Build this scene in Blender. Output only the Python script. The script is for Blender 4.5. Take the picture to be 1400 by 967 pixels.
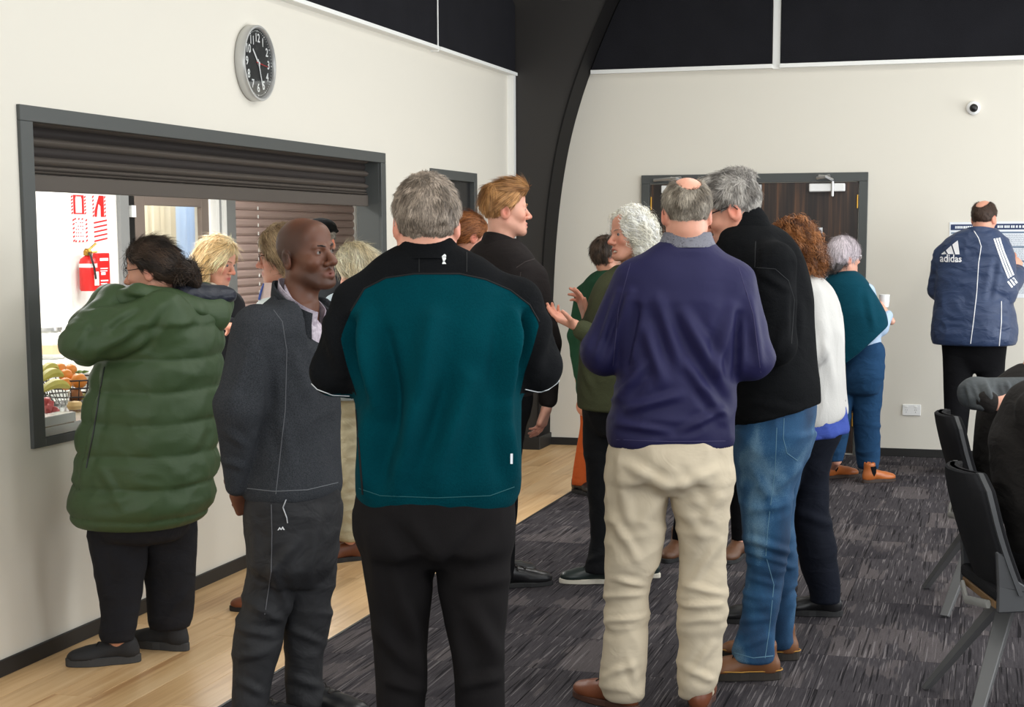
import bpy, bmesh, math, random
import numpy as np
from mathutils import Vector, Matrix
from mathutils.bvhtree import BVHTree

for o in list(bpy.data.objects): bpy.data.objects.remove(o)
SC = bpy.context.scene
COL = SC.collection
PI = math.pi

# ------------------------------------------------------------------ camera, world, lights, exposure
CAMF, CX, CY, CAMH = 2181.76, 700.0, 602.0, 1.66          # focal length and principal point for the 1400x967 frame
CR = np.array([[0.9585268, 0.0323204, -0.2831637], [0.2849749, -0.1224434, 0.9506823], [-0.0039451, -0.9919491, -0.1265758]])
CPOS = np.array([0, 0, CAMH])
cd = bpy.data.cameras.new('camera'); cam = bpy.data.objects.new('camera', cd); COL.objects.link(cam)
cd.sensor_width = 36.0; cd.lens = CAMF / 1400 * 36; cd.shift_y = (CY - 483.5) / 1400
cd.clip_end = 100
ax = [CR @ np.array(v, float) for v in ((1, 0, 0), (0, -1, 0), (0, 0, -1))]
M = Matrix.Identity(4)
for j in range(3):
    for i in range(3): M[i][j] = ax[j][i]
M.translation = Vector(CPOS)
cam.matrix_world = M
SC.camera = cam
SC.view_settings.view_transform = 'Standard'
SC.view_settings.look = 'None'
SC.view_settings.gamma = 1.0
SC.view_settings.use_curve_mapping = False
SC.view_settings.exposure = -0.10

W = bpy.data.worlds.new('world'); SC.world = W; W.use_nodes = True
W.node_tree.nodes['Background'].inputs[0].default_value = (0.93, 0.97, 1.0, 1)
W.node_tree.nodes['Background'].inputs[1].default_value = 1.0

def area(name, loc, size, power, color=(1, 0.985, 0.95), rot=(0, 0, 0)):
    l = bpy.data.lights.new(name, 'AREA'); l.shape = 'RECTANGLE'; l.size, l.size_y = size
    l.energy = power; l.color = color
    o = bpy.data.objects.new(name, l); COL.objects.link(o); o.location = loc; o.rotation_euler = rot
    return o
# the hall's ceiling lights: rows of long LED panels
for i, (lx, ly) in enumerate(((-0.8, 4.4), (1.4, 4.4), (-0.8, 7.4), (1.4, 7.4), (-1.0, 9.9), (1.4, 9.9), (-0.6, 1.2), (2.2, 1.0))):
    area('ceiling_light', (lx, ly, 3.92), (0.5, 1.5), 27)
# added soft fill lamps at the right and behind the camera, no windows modelled
area('fill_light', (3.6, 7.5, 1.7), (2.4, 9.0), 330, (0.95, 0.98, 1.0), (0, PI / 2, 0))
area('fill_light', (-0.3, -2.2, 1.6), (6.0, 2.4), 130, (0.95, 0.98, 1.0), (PI / 2, 0, 0))
# the kitchen's ceiling lights
for ly in (7.2, 9.4, 11.6):
    area('kitchen_light', (-5.0, ly, 2.62), (0.6, 1.4), 62, (1, 0.99, 0.97))

# daylight in the room beyond the glazed kitchen door
area('daylight', (-8.3, 11.8, 2.4), (2.0, 1.5), 260, (0.92, 0.96, 1.0), (0, -0.9, 0))

# ------------------------------------------------------------------ pixel -> world helpers (real depth is always given)
def ray(px, py): return CR @ np.array([(px - CX) / CAMF, (py - CY) / CAMF, 1.0])
def on_floor(px, py, z=0.0):
    d = ray(px, py); return CPOS + d * ((z - CAMH) / d[2])
def on_x(px, py, X):
    d = ray(px, py); return CPOS + d * (X / d[0])
def on_y(px, py, Y):
    d = ray(px, py); return CPOS + d * (Y / d[1])

# ------------------------------------------------------------------ materials
MATS = {}
def nmat(name):
    m = bpy.data.materials.new(name); m.use_nodes = True
    nt = m.node_tree; b = nt.nodes['Principled BSDF']
    return m, nt, b
def lin(c): return tuple(((v / 12.92) if v <= 0.04045 else ((v + 0.055) / 1.055) ** 2.4) for v in c)
def rgb(r, g, b): return lin((r / 255, g / 255, b / 255))
def node(nt, t, **kw):
    n = nt.nodes.new(t)
    for k, v in kw.items(): setattr(n, k, v)
    return n
def plain(name, c, rough=0.5, metal=0.0, spec=0.5, bump=0.0, bscale=200, var=0.0, vscale=8, emit=0):
    m, nt, b = nmat(name)
    b.inputs['Base Color'].default_value = (*c, 1); b.inputs['Roughness'].default_value = rough
    b.inputs['Metallic'].default_value = metal; b.inputs['Specular IOR Level'].default_value = spec
    tc = node(nt, 'ShaderNodeTexCoord')
    if var:
        n = node(nt, 'ShaderNodeTexNoise'); n.inputs['Scale'].default_value = vscale; n.inputs['Detail'].default_value = 5
        nt.links.new(tc.outputs['Object'], n.inputs['Vector'])
        mx = node(nt, 'ShaderNodeMix', data_type='RGBA')
        mx.inputs[6].default_value = (*[v * (1 - var) for v in c], 1); mx.inputs[7].default_value = (*[min(1, v * (1 + var)) for v in c], 1)
        nt.links.new(n.outputs[0], mx.inputs[0]); nt.links.new(mx.outputs[2], b.inputs['Base Color'])
    if bump:
        n = node(nt, 'ShaderNodeTexNoise'); n.inputs['Scale'].default_value = bscale; n.inputs['Detail'].default_value = 3
        nt.links.new(tc.outputs['Object'], n.inputs['Vector'])
        bp = node(nt, 'ShaderNodeBump'); bp.inputs['Strength'].default_value = bump; bp.inputs['Distance'].default_value = 0.002
        nt.links.new(n.outputs[0], bp.inputs['Height']); nt.links.new(bp.outputs[0], b.inputs['Normal'])
    if emit:
        b.inputs['Emission Color'].default_value = (*c, 1); b.inputs['Emission Strength'].default_value = emit
    return m
def cloth(name, c, c2=None, rough=0.9, sheen=0.0, weave=320, wb=0.25, crease=0.35, cscale=(9, 9, 16), spec=0.2, speck=0.25):
    """woven or knitted cloth: fine grain, soft creases as bump, slight colour variation"""
    m, nt, b = nmat(name); L = nt.links
    c2 = c2 or tuple(v * 1.35 + 0.003 for v in c)
    b.inputs['Roughness'].default_value = rough; b.inputs['Specular IOR Level'].default_value = spec
    b.inputs['Sheen Weight'].default_value = sheen; b.inputs['Sheen Roughness'].default_value = 0.4
    b.inputs['Sheen Tint'].default_value = (*[min(1, v * 2 + 0.05) for v in c], 1)
    tc = node(nt, 'ShaderNodeTexCoord')
    n1 = node(nt, 'ShaderNodeTexNoise'); n1.inputs['Scale'].default_value = weave; n1.inputs['Detail'].default_value = 2
    n2 = node(nt, 'ShaderNodeTexNoise'); n2.inputs['Scale'].default_value = 4; n2.inputs['Detail'].default_value = 4
    mp = node(nt, 'ShaderNodeMapping'); mp.inputs['Scale'].default_value = cscale
    n3 = node(nt, 'ShaderNodeTexNoise'); n3.inputs['Scale'].default_value = 1; n3.inputs['Detail'].default_value = 3; n3.inputs['Distortion'].default_value = 0.8
    L.new(tc.outputs['Object'], n1.inputs['Vector']); L.new(tc.outputs['Object'], n2.inputs['Vector'])
    L.new(tc.outputs['Object'], mp.inputs['Vector']); L.new(mp.outputs[0], n3.inputs['Vector'])
    a = node(nt, 'ShaderNodeMath', operation='MULTIPLY_ADD'); a.inputs[1].default_value = speck * 2; a.inputs[2].default_value = -speck
    L.new(n1.outputs[0], a.inputs[0])
    s = node(nt, 'ShaderNodeMath', operation='ADD', use_clamp=True); L.new(a.outputs[0], s.inputs[0]); L.new(n2.outputs[0], s.inputs[1])
    mx = node(nt, 'ShaderNodeMix', data_type='RGBA'); mx.inputs[6].default_value = (*c, 1); mx.inputs[7].default_value = (*c2, 1)
    L.new(s.outputs[0], mx.inputs[0]); L.new(mx.outputs[2], b.inputs['Base Color'])
    b1 = node(nt, 'ShaderNodeBump'); b1.inputs['Strength'].default_value = crease; b1.inputs['Distance'].default_value = 0.02
    L.new(n3.outputs[0], b1.inputs['Height'])
    b2 = node(nt, 'ShaderNodeBump'); b2.inputs['Strength'].default_value = wb; b2.inputs['Distance'].default_value = 0.002
    L.new(n1.outputs[0], b2.inputs['Height']); L.new(b1.outputs[0], b2.inputs['Normal']); L.new(b2.outputs[0], b.inputs['Normal'])
    return m
def attr_mat(name, rough=0.5, sss=0.0, bump=0.1, bscale=180, spec=0.4, var=0.12, vscale=30):
    """base colour from the mesh's own colour attribute (skin, hair)"""
    m, nt, b = nmat(name); L = nt.links
    at = node(nt, 'ShaderNodeAttribute', attribute_name='Col')
    tc = node(nt, 'ShaderNodeTexCoord')
    n = node(nt, 'ShaderNodeTexNoise'); n.inputs['Scale'].default_value = vscale; n.inputs['Detail'].default_value = 5
    L.new(tc.outputs['Object'], n.inputs['Vector'])
    mr = node(nt, 'ShaderNodeMapRange'); mr.inputs[1].default_value = 0.25; mr.inputs[2].default_value = 0.75
    mr.inputs[3].default_value = 1 - var; mr.inputs[4].default_value = 1 + var
    L.new(n.outputs[0], mr.inputs[0])
    vm = node(nt, 'ShaderNodeVectorMath', operation='SCALE'); L.new(at.outputs['Color'], vm.inputs[0]); L.new(mr.outputs[0], vm.inputs['Scale'])
    L.new(vm.outputs[0], b.inputs['Base Color'])
    b.inputs['Roughness'].default_value = rough; b.inputs['Specular IOR Level'].default_value = spec
    if sss:
        b.inputs['Subsurface Weight'].default_value = sss; b.inputs['Subsurface Radius'].default_value = (0.012, 0.005, 0.003); b.inputs['Subsurface Scale'].default_value = 1.0
    if bump:
        n2 = node(nt, 'ShaderNodeTexNoise'); n2.inputs['Scale'].default_value = bscale; n2.inputs['Detail'].default_value = 3
        L.new(tc.outputs['Object'], n2.inputs['Vector'])
        bp = node(nt, 'ShaderNodeBump'); bp.inputs['Strength'].default_value = bump; bp.inputs['Distance'].default_value = 0.002
        L.new(n2.outputs[0], bp.inputs['Height']); L.new(bp.outputs[0], b.inputs['Normal'])
    return m
def glass(name, tint=(1, 1, 1), rough=0.02, trans=0.85):
    """thin clear pane: mostly see-through with a mirror reflection"""
    m, nt, b = nmat(name); L = nt.links
    tr = node(nt, 'ShaderNodeBsdfTransparent'); tr.inputs[0].default_value = (*tint, 1)
    gl = node(nt, 'ShaderNodeBsdfGlossy'); gl.inputs['Roughness'].default_value = rough
    lw = node(nt, 'ShaderNodeLayerWeight'); lw.inputs[0].default_value = 0.5
    pw = node(nt, 'ShaderNodeMath', operation='POWER'); pw.inputs[1].default_value = 5.0; L.new(lw.outputs['Facing'], pw.inputs[0])
    fr = node(nt, 'ShaderNodeMath', operation='MULTIPLY_ADD'); fr.inputs[1].default_value = 0.9; fr.inputs[2].default_value = 0.05; L.new(pw.outputs[0], fr.inputs[0])
    mx = node(nt, 'ShaderNodeMixShader'); L.new(fr.outputs[0], mx.inputs[0]); L.new(tr.outputs[0], mx.inputs[1]); L.new(gl.outputs[0], mx.inputs[2])
    L.new(mx.outputs[0], nt.nodes['Material Output'].inputs[0])
    return m

# ------------------------------------------------------------------ mesh helpers
def mk(name, V, faces, mat=None, parent=None, smooth=True, cols=None):
    """link ONE mesh object; faces = list of int arrays (n,3) or (n,4)"""
    me = bpy.data.meshes.new(name)
    V = np.asarray(V, np.float32); faces = [np.asarray(f, np.int32) for f in faces if len(f)]
    me.vertices.add(len(V)); me.vertices.foreach_set('co', V.ravel())
    nl = sum(f.size for f in faces); npoly = sum(len(f) for f in faces)
    me.loops.add(nl); me.polygons.add(npoly)
    me.loops.foreach_set('vertex_index', np.concatenate([f.ravel() for f in faces]))
    starts, s = [], 0
    for f in faces:
        starts.append(s + np.arange(len(f), dtype=np.int32) * f.shape[1]); s += f.size
    me.polygons.foreach_set('loop_start', np.concatenate(starts))
    me.update(calc_edges=True); me.validate()
    if smooth: me.polygons.foreach_set('use_smooth', np.ones(len(me.polygons), bool))
    if cols is not None:
        at = me.color_attributes.new('Col', 'FLOAT_COLOR', 'POINT')
        c4 = np.ones((len(V), 4), np.float32); c4[:, :3] = cols
        at.data.foreach_set('color', c4.ravel())
    o = bpy.data.objects.new(name, me); COL.objects.link(o)
    if mat: me.materials.append(mat)
    if parent: o.parent = parent
    return o
class MB:
    """collects simple shapes, builds them as one mesh"""
    def __init__(s): s.v, s.f = [], []
    def add(s, v, f):
        n = len(s.v); s.v += [tuple(map(float, p)) for p in v]; s.f += [tuple(i + n for i in q) for q in f]; return s
    def box(s, lo, hi):
        x0, y0, z0 = lo; x1, y1, z1 = hi
        return s.add([(x0, y0, z0), (x1, y0, z0), (x1, y1, z0), (x0, y1, z0), (x0, y0, z1), (x1, y0, z1), (x1, y1, z1), (x0, y1, z1)],
                     [(3, 2, 1, 0), (4, 5, 6, 7), (0, 1, 5, 4), (1, 2, 6, 5), (2, 3, 7, 6), (3, 0, 4, 7)])
    def prism(s, pts, ext):
        """flat polygon pts (3-D, ordered) pushed along ext"""
        n = len(pts); e = np.array(ext, float); a = [np.array(p, float) for p in pts]
        return s.add([*a, *[p + e for p in a]], [tuple(range(n))[::-1], tuple(range(n, 2 * n))] + [(i, (i + 1) % n, n + (i + 1) % n, n + i) for i in range(n)])
    def tube(s, pts, r, seg=8, flat=None, closed=False):
        P = [np.array(p, float) for p in pts]; n = len(P)
        R = r if hasattr(r, '__len__') else [r] * n
        base = len(s.v); up = np.array([0, 0, 1.0]); prev = None
        for i, p in enumerate(P):
            t = P[(i + 1) % n] - P[i - 1] if closed else P[min(i + 1, n - 1)] - P[max(i - 1, 0)]
            t = t / (np.linalg.norm(t) + 1e-12)
            if prev is None:
                ref = up if abs(t @ up) < 0.9 else np.array([1.0, 0, 0]); u = np.cross(t, ref)
            else: u = prev - t * (prev @ t)
            u /= np.linalg.norm(u) + 1e-12; prev = u; w = np.cross(t, u)
            for k in range(seg):
                a = 2 * PI * k / seg
                q = p + (u * math.cos(a) + w * math.sin(a) * (flat or 1)) * R[i]
                s.v.append(tuple(q))
        for i in range(n if closed else n - 1):
            j = (i + 1) % n
            for k in range(seg):
                k2 = (k + 1) % seg
                s.f.append((base + i * seg + k, base + i * seg + k2, base + j * seg + k2, base + j * seg + k))
        if not closed:
            s.f.append(tuple(base + k for k in range(seg))[::-1]); s.f.append(tuple(base + (n - 1) * seg + k for k in range(seg)))
        return s
    def lathe(s, prof, c=(0, 0, 0), seg=20, ax=None, flip=1):
        """prof [(r,z)..] turned about z at c; ax = (X, Y, Z) frame"""
        X, Y, Z = ax if ax else (np.array([1., 0, 0]), np.array([0, 1., 0]), np.array([0, 0, 1.]))
        c = np.array(c, float); b = len(s.v); n = len(prof)
        for r, z in prof:
            for k in range(seg):
                a = 2 * PI * k / seg
                s.v.append(tuple(c + X * (r * math.cos(a)) + Y * (r * math.sin(a)) + Z * z))
        for i in range(n - 1):
            for k in range(seg):
                k2 = (k + 1) % seg
                s.f.append((b + i * seg + k, b + i * seg + k2, b + (i + 1) * seg + k2, b + (i + 1) * seg + k))
        s.f.append(tuple(b + k for k in range(seg))[::-1]); s.f.append(tuple(b + (n - 1) * seg + k for k in range(seg)))
        return s
    def build(s, name, mat, parent=None, bevel=0, smooth=False, seg=1):
        me = bpy.data.meshes.new(name); me.from_pydata(s.v, [], s.f); me.update()
        bm = bmesh.new(); bm.from_mesh(me)
        bmesh.ops.recalc_face_normals(bm, faces=bm.faces)
        if bevel:
            es = [e for e in bm.edges if len(e.link_faces) == 2 and e.calc_face_angle(0) > 0.5]
            bmesh.ops.bevel(bm, geom=es, offset=bevel, segments=seg, affect='EDGES', profile=0.5, clamp_overlap=True)
        bm.to_mesh(me); bm.free()
        if smooth:
            me.polygons.foreach_set('use_smooth', np.ones(len(me.polygons), bool))
            me.set_sharp_from_angle(angle=0.7)
        if mat: me.materials.append(mat)
        o = bpy.data.objects.new(name, me); COL.objects.link(o)
        if parent: o.parent = parent
        return o
def empty(name, loc=(0, 0, 0), rz=0.0):
    o = bpy.data.objects.new(name, None); COL.objects.link(o); o.location = loc; o.rotation_euler = (0, 0, rz); o.empty_display_size = 0.1
    return o
def tag(o, label, cat, group=None):
    o['label'] = label; o['category'] = cat
    if group: o['group'] = group
    return o
def struct(o): o['kind'] = 'structure'; return o
def stuff(o): o['kind'] = 'stuff'; return o
def text_mesh(body, size, align='CENTER', bold=0.0):
    """flat lettering as triangles in the xy plane"""
    cu = bpy.data.curves.new('lettering', 'FONT'); cu.body = body; cu.size = size; cu.align_x = align; cu.align_y = 'CENTER'; cu.offset = bold
    cu.resolution_u = 3
    o = bpy.data.objects.new('lettering', cu); COL.objects.link(o)
    dg = bpy.context.evaluated_depsgraph_get(); me = bpy.data.meshes.new_from_object(o.evaluated_get(dg))
    V = np.array([v.co[:] for v in me.vertices]); F = [tuple(p.vertices) for p in me.polygons]
    bpy.data.objects.remove(o); bpy.data.curves.remove(cu); bpy.data.meshes.remove(me)
    return V, F

# ------------------------------------------------------------------ noise
def vnoise(P, seed=0):
    P = np.asarray(P, np.float64); i = np.floor(P).astype(np.int64); f = P - i; f = f * f * (3 - 2 * f)
    out = 0
    def h(a, b, c):
        n = (a * 73856093) ^ (b * 19349663) ^ (c * 83492791) ^ (seed * 2654435761 & 0x7fffffff)
        n = (n ^ (n >> 13)) * 1274126177 & 0x7fffffff
        return ((n ^ (n >> 16)) & 0xffff) / 32767.5 - 1
    for dx in (0, 1):
        for dy in (0, 1):
            for dz in (0, 1):
                w = (f[:, 0] if dx else 1 - f[:, 0]) * (f[:, 1] if dy else 1 - f[:, 1]) * (f[:, 2] if dz else 1 - f[:, 2])
                out = out + w * h(i[:, 0] + dx, i[:, 1] + dy, i[:, 2] + dz)
    return out

# ------------------------------------------------------------------ implicit surfaces
def smin(a, b, k):
    if k <= 0: return np.minimum(a, b)
    h = np.clip(0.5 + 0.5 * (b - a) / k, 0, 1)
    return b + (a - b) * h - k * h * (1 - h)
class Field:
    """signed-distance grid; finer steps inside the given boxes"""
    def __init__(s, lo, hi, h, fine=()):
        s.ax = []
        for i in range(3):
            ivs = sorted((max(lo[i], f[0][i]), min(hi[i], f[1][i]), f[2]) for f in fine)
            a = [lo[i]]
            while a[-1] < hi[i]:
                st = h
                for l, u, fh in ivs:
                    if l - h <= a[-1] <= u: st = min(st, fh)
                a.append(a[-1] + st)
            s.ax.append(np.array(a, np.float32))
        s.D = np.full([len(a) for a in s.ax], 0.4, np.float32); s.h = h
    def put(s, prim, k=0.0, op='u'):
        lo, hi, fn = prim; m = k + s.h * 2.2
        sl = []
        for i in range(3):
            a = int(np.searchsorted(s.ax[i], lo[i] - m)); b = int(np.searchsorted(s.ax[i], hi[i] + m))
            if b <= a: return
            sl.append(slice(a, b))
        x = s.ax[0][sl[0]][:, None, None]; y = s.ax[1][sl[1]][None, :, None]; z = s.ax[2][sl[2]][None, None, :]
        d = fn(x, y, z); D = s.D[tuple(sl)]
        if op == 'u': D[...] = smin(D, d, k)
        elif op == 'cut': D[...] = -smin(-D, d, k)
        elif op == 'int': D[...] = -smin(-D, -d, k)
    def mesh(s):
        D = s.D; S = D < 0
        n = [slice(0, -1), slice(1, None)]
        cnt = np.zeros([d - 1 for d in D.shape], np.uint8)
        for a in (0, 1):
            for b in (0, 1):
                for c in (0, 1): cnt += S[n[a], n[b], n[c]]
        act = (cnt > 0) & (cnt < 8)
        idx = np.argwhere(act); N = len(idx)
        vid = np.full(act.shape, -1, np.int32); vid[tuple(idx.T)] = np.arange(N)
        ax = s.ax; i, j, k = idx.T
        acc = np.zeros((N, 3), np.float64); num = np.zeros(N)
        cor = {}
        for a in (0, 1):
            for b in (0, 1):
                for c in (0, 1):
                    cor[a, b, c] = (D[i + a, j + b, k + c].astype(np.float64), np.stack([ax[0][i + a], ax[1][j + b], ax[2][k + c]], 1))
        for a in cor:
            for d in range(3):
                if a[d]: continue
                b = list(a); b[d] = 1; b = tuple(b)
                da, pa = cor[a]; db, pb = cor[b]
                m = (da < 0) != (db < 0)
                t = np.where(m, da / np.where(m, da - db, 1), 0)[:, None]
                acc += np.where(m[:, None], pa + (pb - pa) * t, 0); num += m
        V = acc / num[:, None]
        Q = []
        sh = S.shape
        for d in range(3):
            o = [slice(None)] * 3; o2 = [slice(None)] * 3; o[d] = slice(0, -1); o2[d] = slice(1, None)
            e = S[tuple(o)] != S[tuple(o2)]
            u, w = (d + 1) % 3, (d + 2) % 3
            E = np.argwhere(e)
            E = E[(E[:, u] > 0) & (E[:, w] > 0) & (E[:, u] < sh[u] - 1) & (E[:, w] < sh[w] - 1)]
            if not len(E): continue
            def at(du, dw):
                q = E.copy(); q[:, u] += du; q[:, w] += dw; return vid[tuple(q.T)]
            q = np.stack([at(-1, -1), at(0, -1), at(0, 0), at(-1, 0)], 1)
            ins = S[tuple(E.T)]
            q[~ins] = q[~ins][:, ::-1]
            Q.append(q)
        return V, np.concatenate(Q)
def bb(*pts):
    a = np.array(pts, float); return a.min(0), a.max(0)
def ell(c, r, R=None):
    c = np.array(c, np.float32); r = np.array(r, np.float32)
    def fn(x, y, z):
        x, y, z = x - c[0], y - c[1], z - c[2]
        if R is not None:
            x, y, z = (R[0, 0] * x + R[1, 0] * y + R[2, 0] * z, R[0, 1] * x + R[1, 1] * y + R[2, 1] * z, R[0, 2] * x + R[1, 2] * y + R[2, 2] * z)
        a, b, e = x / r[0], y / r[1], z / r[2]
        k0 = np.sqrt(a * a + b * b + e * e); k1 = np.sqrt((a / r[0]) ** 2 + (b / r[1]) ** 2 + (e / r[2]) ** 2)
        return (k0 * (k0 - 1) / (k1 + 1e-6)).astype(np.float32)
    if R is None: return c - r, c + r, fn
    ext = np.sqrt(((np.asarray(R) * r[None, :]) ** 2).sum(1))
    return c - ext, c + ext, fn
def cone(a, b, ra, rb, sq=None):
    a = np.array(a, np.float32); b = np.array(b, np.float32); ba = b - a; L2 = float(ba @ ba) + 1e-9
    lo, hi = np.minimum(a - ra, b - rb), np.maximum(a + ra, b + rb)
    def fn(x, y, z):
        px, py, pz = x - a[0], y - a[1], z - a[2]
        t = np.clip((px * ba[0] + py * ba[1] + pz * ba[2]) / L2, 0, 1)
        return (np.sqrt((px - t * ba[0]) ** 2 + (py - t * ba[1]) ** 2 + (pz - t * ba[2]) ** 2) - (ra + (rb - ra) * t)).astype(np.float32)
    return lo, hi, fn
def chain(pts, rs): return [cone(pts[i], pts[i + 1], rs[i], rs[i + 1]) for i in range(len(pts) - 1)]
def half(n, c, lo=(-9, -9, -9), hi=(9, 9, 9)):
    """solid half space n.p < c"""
    n = np.array(n, float); n = n / np.linalg.norm(n) * 1.0
    def fn(x, y, z): return (n[0] * x + n[1] * y + n[2] * z - c).astype(np.float32)
    return np.array(lo, float), np.array(hi, float), fn
def dense(rows):
    """rows [(z,cx,cy,a,b)] -> smooth dense stations"""
    A = np.array(sorted(rows), float); z = A[:, 0]
    keep = np.concatenate([[True], np.diff(z) > 1e-4]); A = A[keep]; z = A[:, 0]
    zz = np.linspace(z[0], z[-1], 240); out = [zz]
    for c in range(1, A.shape[1]):
        y = A[:, c]; sec = np.diff(y) / np.diff(z); m = np.concatenate([[sec[0]], sec, [sec[-1]]]); a_, b_ = m[:-1], m[1:]
        m = np.where(a_ * b_ > 0, 2 * a_ * b_ / (a_ + b_ + 1e-12 * np.sign(a_ + b_)), 0.0)
        i = np.clip(np.searchsorted(z, zz, 'right') - 1, 0, len(z) - 2); h = z[i + 1] - z[i]; t = (zz - z[i]) / h
        out.append((2 * t**3 - 3 * t**2 + 1) * y[i] + (t**3 - 2 * t**2 + t) * h * m[i] + (-2 * t**3 + 3 * t**2) * y[i + 1] + (t**3 - t**2) * h * m[i + 1])
    return np.array(out)
def loft(rows, grow=0.0, scale=1.0, ztop=None, zbot=None, n=2.0, rot=0.0):
    """stack of ellipses along z (centre, half sizes), optionally turned by rot about z"""
    T = dense(rows); zz = T[0]
    a = np.maximum(T[3] * scale + grow, 0.004); b = np.maximum(T[4] * scale + grow, 0.004)
    top = zz[-1] if ztop is None else ztop; bot = zz[0] if zbot is None else zbot
    r = np.maximum(a, b) * (1.0 if rot == 0 else 1.0)
    lo = np.array([(T[1] - r).min(), (T[2] - r).min(), bot]); hi = np.array([(T[1] + r).max(), (T[2] + r).max(), top])
    da = np.gradient((a + b) / 2, zz); da = np.convolve(np.pad(da, 6, 'edge'), np.ones(13) / 13, 'valid')
    cr, sr = math.cos(rot), math.sin(rot)
    def fn(x, y, z):
        zf = z.ravel()
        g = lambda v: np.interp(zf, zz, v).astype(np.float32)[None, None, :]
        u0, v0 = x - g(T[1]), y - g(T[2])
        if rot: u0, v0 = u0 * cr + v0 * sr, -u0 * sr + v0 * cr
        A, B = g(a), g(b)
        u, v = u0 / A, v0 / B
        k0 = np.sqrt(u * u + v * v) + 1e-6
        q = k0 if n == 2.0 else (np.abs(u) ** n + np.abs(v) ** n) ** (1 / n)
        k1 = np.sqrt((u / A) ** 2 + (v / B) ** 2) + 1e-6
        d = (q - 1) * k0 / k1 / np.sqrt(1 + g(da) ** 2)
        return np.maximum(d, np.maximum(z - top, bot - z)).astype(np.float32)
    return lo, hi, fn
def build_field(prims, h, fine=(), pad=0.02):
    us = [p[0] for p in prims if len(p) < 3 or p[2] == 'u']
    lo = np.min([p[0] for p in us], 0) - pad - h; hi = np.max([p[1] for p in us], 0) + pad + h
    F = Field(lo, hi, h, fine)
    for p in prims: F.put(p[0], p[1] if len(p) > 1 else 0, p[2] if len(p) > 2 else 'u')
    return F.mesh()
def vnormals(V, Q):
    T = np.concatenate([Q[:, [0, 1, 2]], Q[:, [0, 2, 3]]]) if Q.shape[1] == 4 else Q
    fn = np.cross(V[T[:, 1]] - V[T[:, 0]], V[T[:, 2]] - V[T[:, 0]])
    N = np.stack([sum(np.bincount(T[:, c], fn[:, k], len(V)) for c in range(3)) for k in range(3)], 1)
    return N / (np.linalg.norm(N, axis=1, keepdims=True) + 1e-12)
def smooth_mesh(V, Q, it=1, lam=0.5):
    E = np.concatenate([Q[:, [i, (i + 1) % Q.shape[1]]] for i in range(Q.shape[1])])
    for _ in range(it):
        deg = np.bincount(E[:, 0], minlength=len(V)) + np.bincount(E[:, 1], minlength=len(V))
        A = np.stack([np.bincount(E[:, 0], V[E[:, 1], k], len(V)) + np.bincount(E[:, 1], V[E[:, 0], k], len(V)) for k in range(3)], 1)
        V = V + lam * (A / np.maximum(deg, 1)[:, None] - V)
    return V
def fold(V, N, wr, who=None, fa=1.0):
    """cloth folds: ('n',amp,(fx,fy,fz),seed[,z0,z1]) noise creases, ('l',P,Q,width,amp) single fold, ('b',spacing,z0,amp,ztop) quilting"""
    d = np.zeros(len(V))
    if who is not None:
        PV = who.to_px(V); face = np.clip(-(N @ who.vdir) * 2.5 + .3, 0, 1)
    for w in wr:
        if w[0] == 'n':
            p = V * np.array(w[2]) ; p = p + 0.6 * vnoise(V * 5 + 3, w[3] + 7)[:, None]
            a = vnoise(p, w[3]); a = (1 - np.abs(a) * 1.7)
            if len(w) > 4:
                z0, z1 = w[4], w[5]; c = (z0 + z1) / 2; a = a * np.exp(-((V[:, 2] - c) / ((z1 - z0) / 2)) ** 2)
            d += w[1] * a
        elif w[0] == 'l':
            if len(w[1]) == 2: A, B = np.array(w[1], float), np.array(w[2], float)
            else: A, B = who.to_px(np.array([w[1], w[2]], float))
            ab = B - A
            t = np.clip(((PV - A) @ ab) / (ab @ ab), 0, 1); q = PV - A - t[:, None] * ab
            dist = np.sqrt((q ** 2).sum(1)) / who.sc; g = np.exp(-(dist / w[3]) ** 2) * np.sin(PI * np.clip(t * 0.9 + 0.08, 0, 1)) ** 0.5
            d += fa * face * (w[4] * g - 0.45 * w[4] * np.exp(-((dist - 1.9 * w[3]) / w[3]) ** 2) * np.sin(PI * np.clip(t * 0.9 + 0.05, 0, 1)))
        elif w[0] == 'b':
            ph = (V[:, 2] + 0.006 * vnoise(V * 7, 5) - w[2]) / w[1]
            g = np.abs(np.sin(PI * ph)) ** 0.55 - 0.6
            m = np.clip((w[4] - V[:, 2]) / 0.04, 0, 1) if len(w) > 4 else 1
            d += w[3] * g * m
    z = V[:, 2]; edge = np.clip(np.minimum(z - z.min(), z.max() - z) / 0.035, 0, 1)
    return V + N * (d * edge)[:, None]
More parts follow.
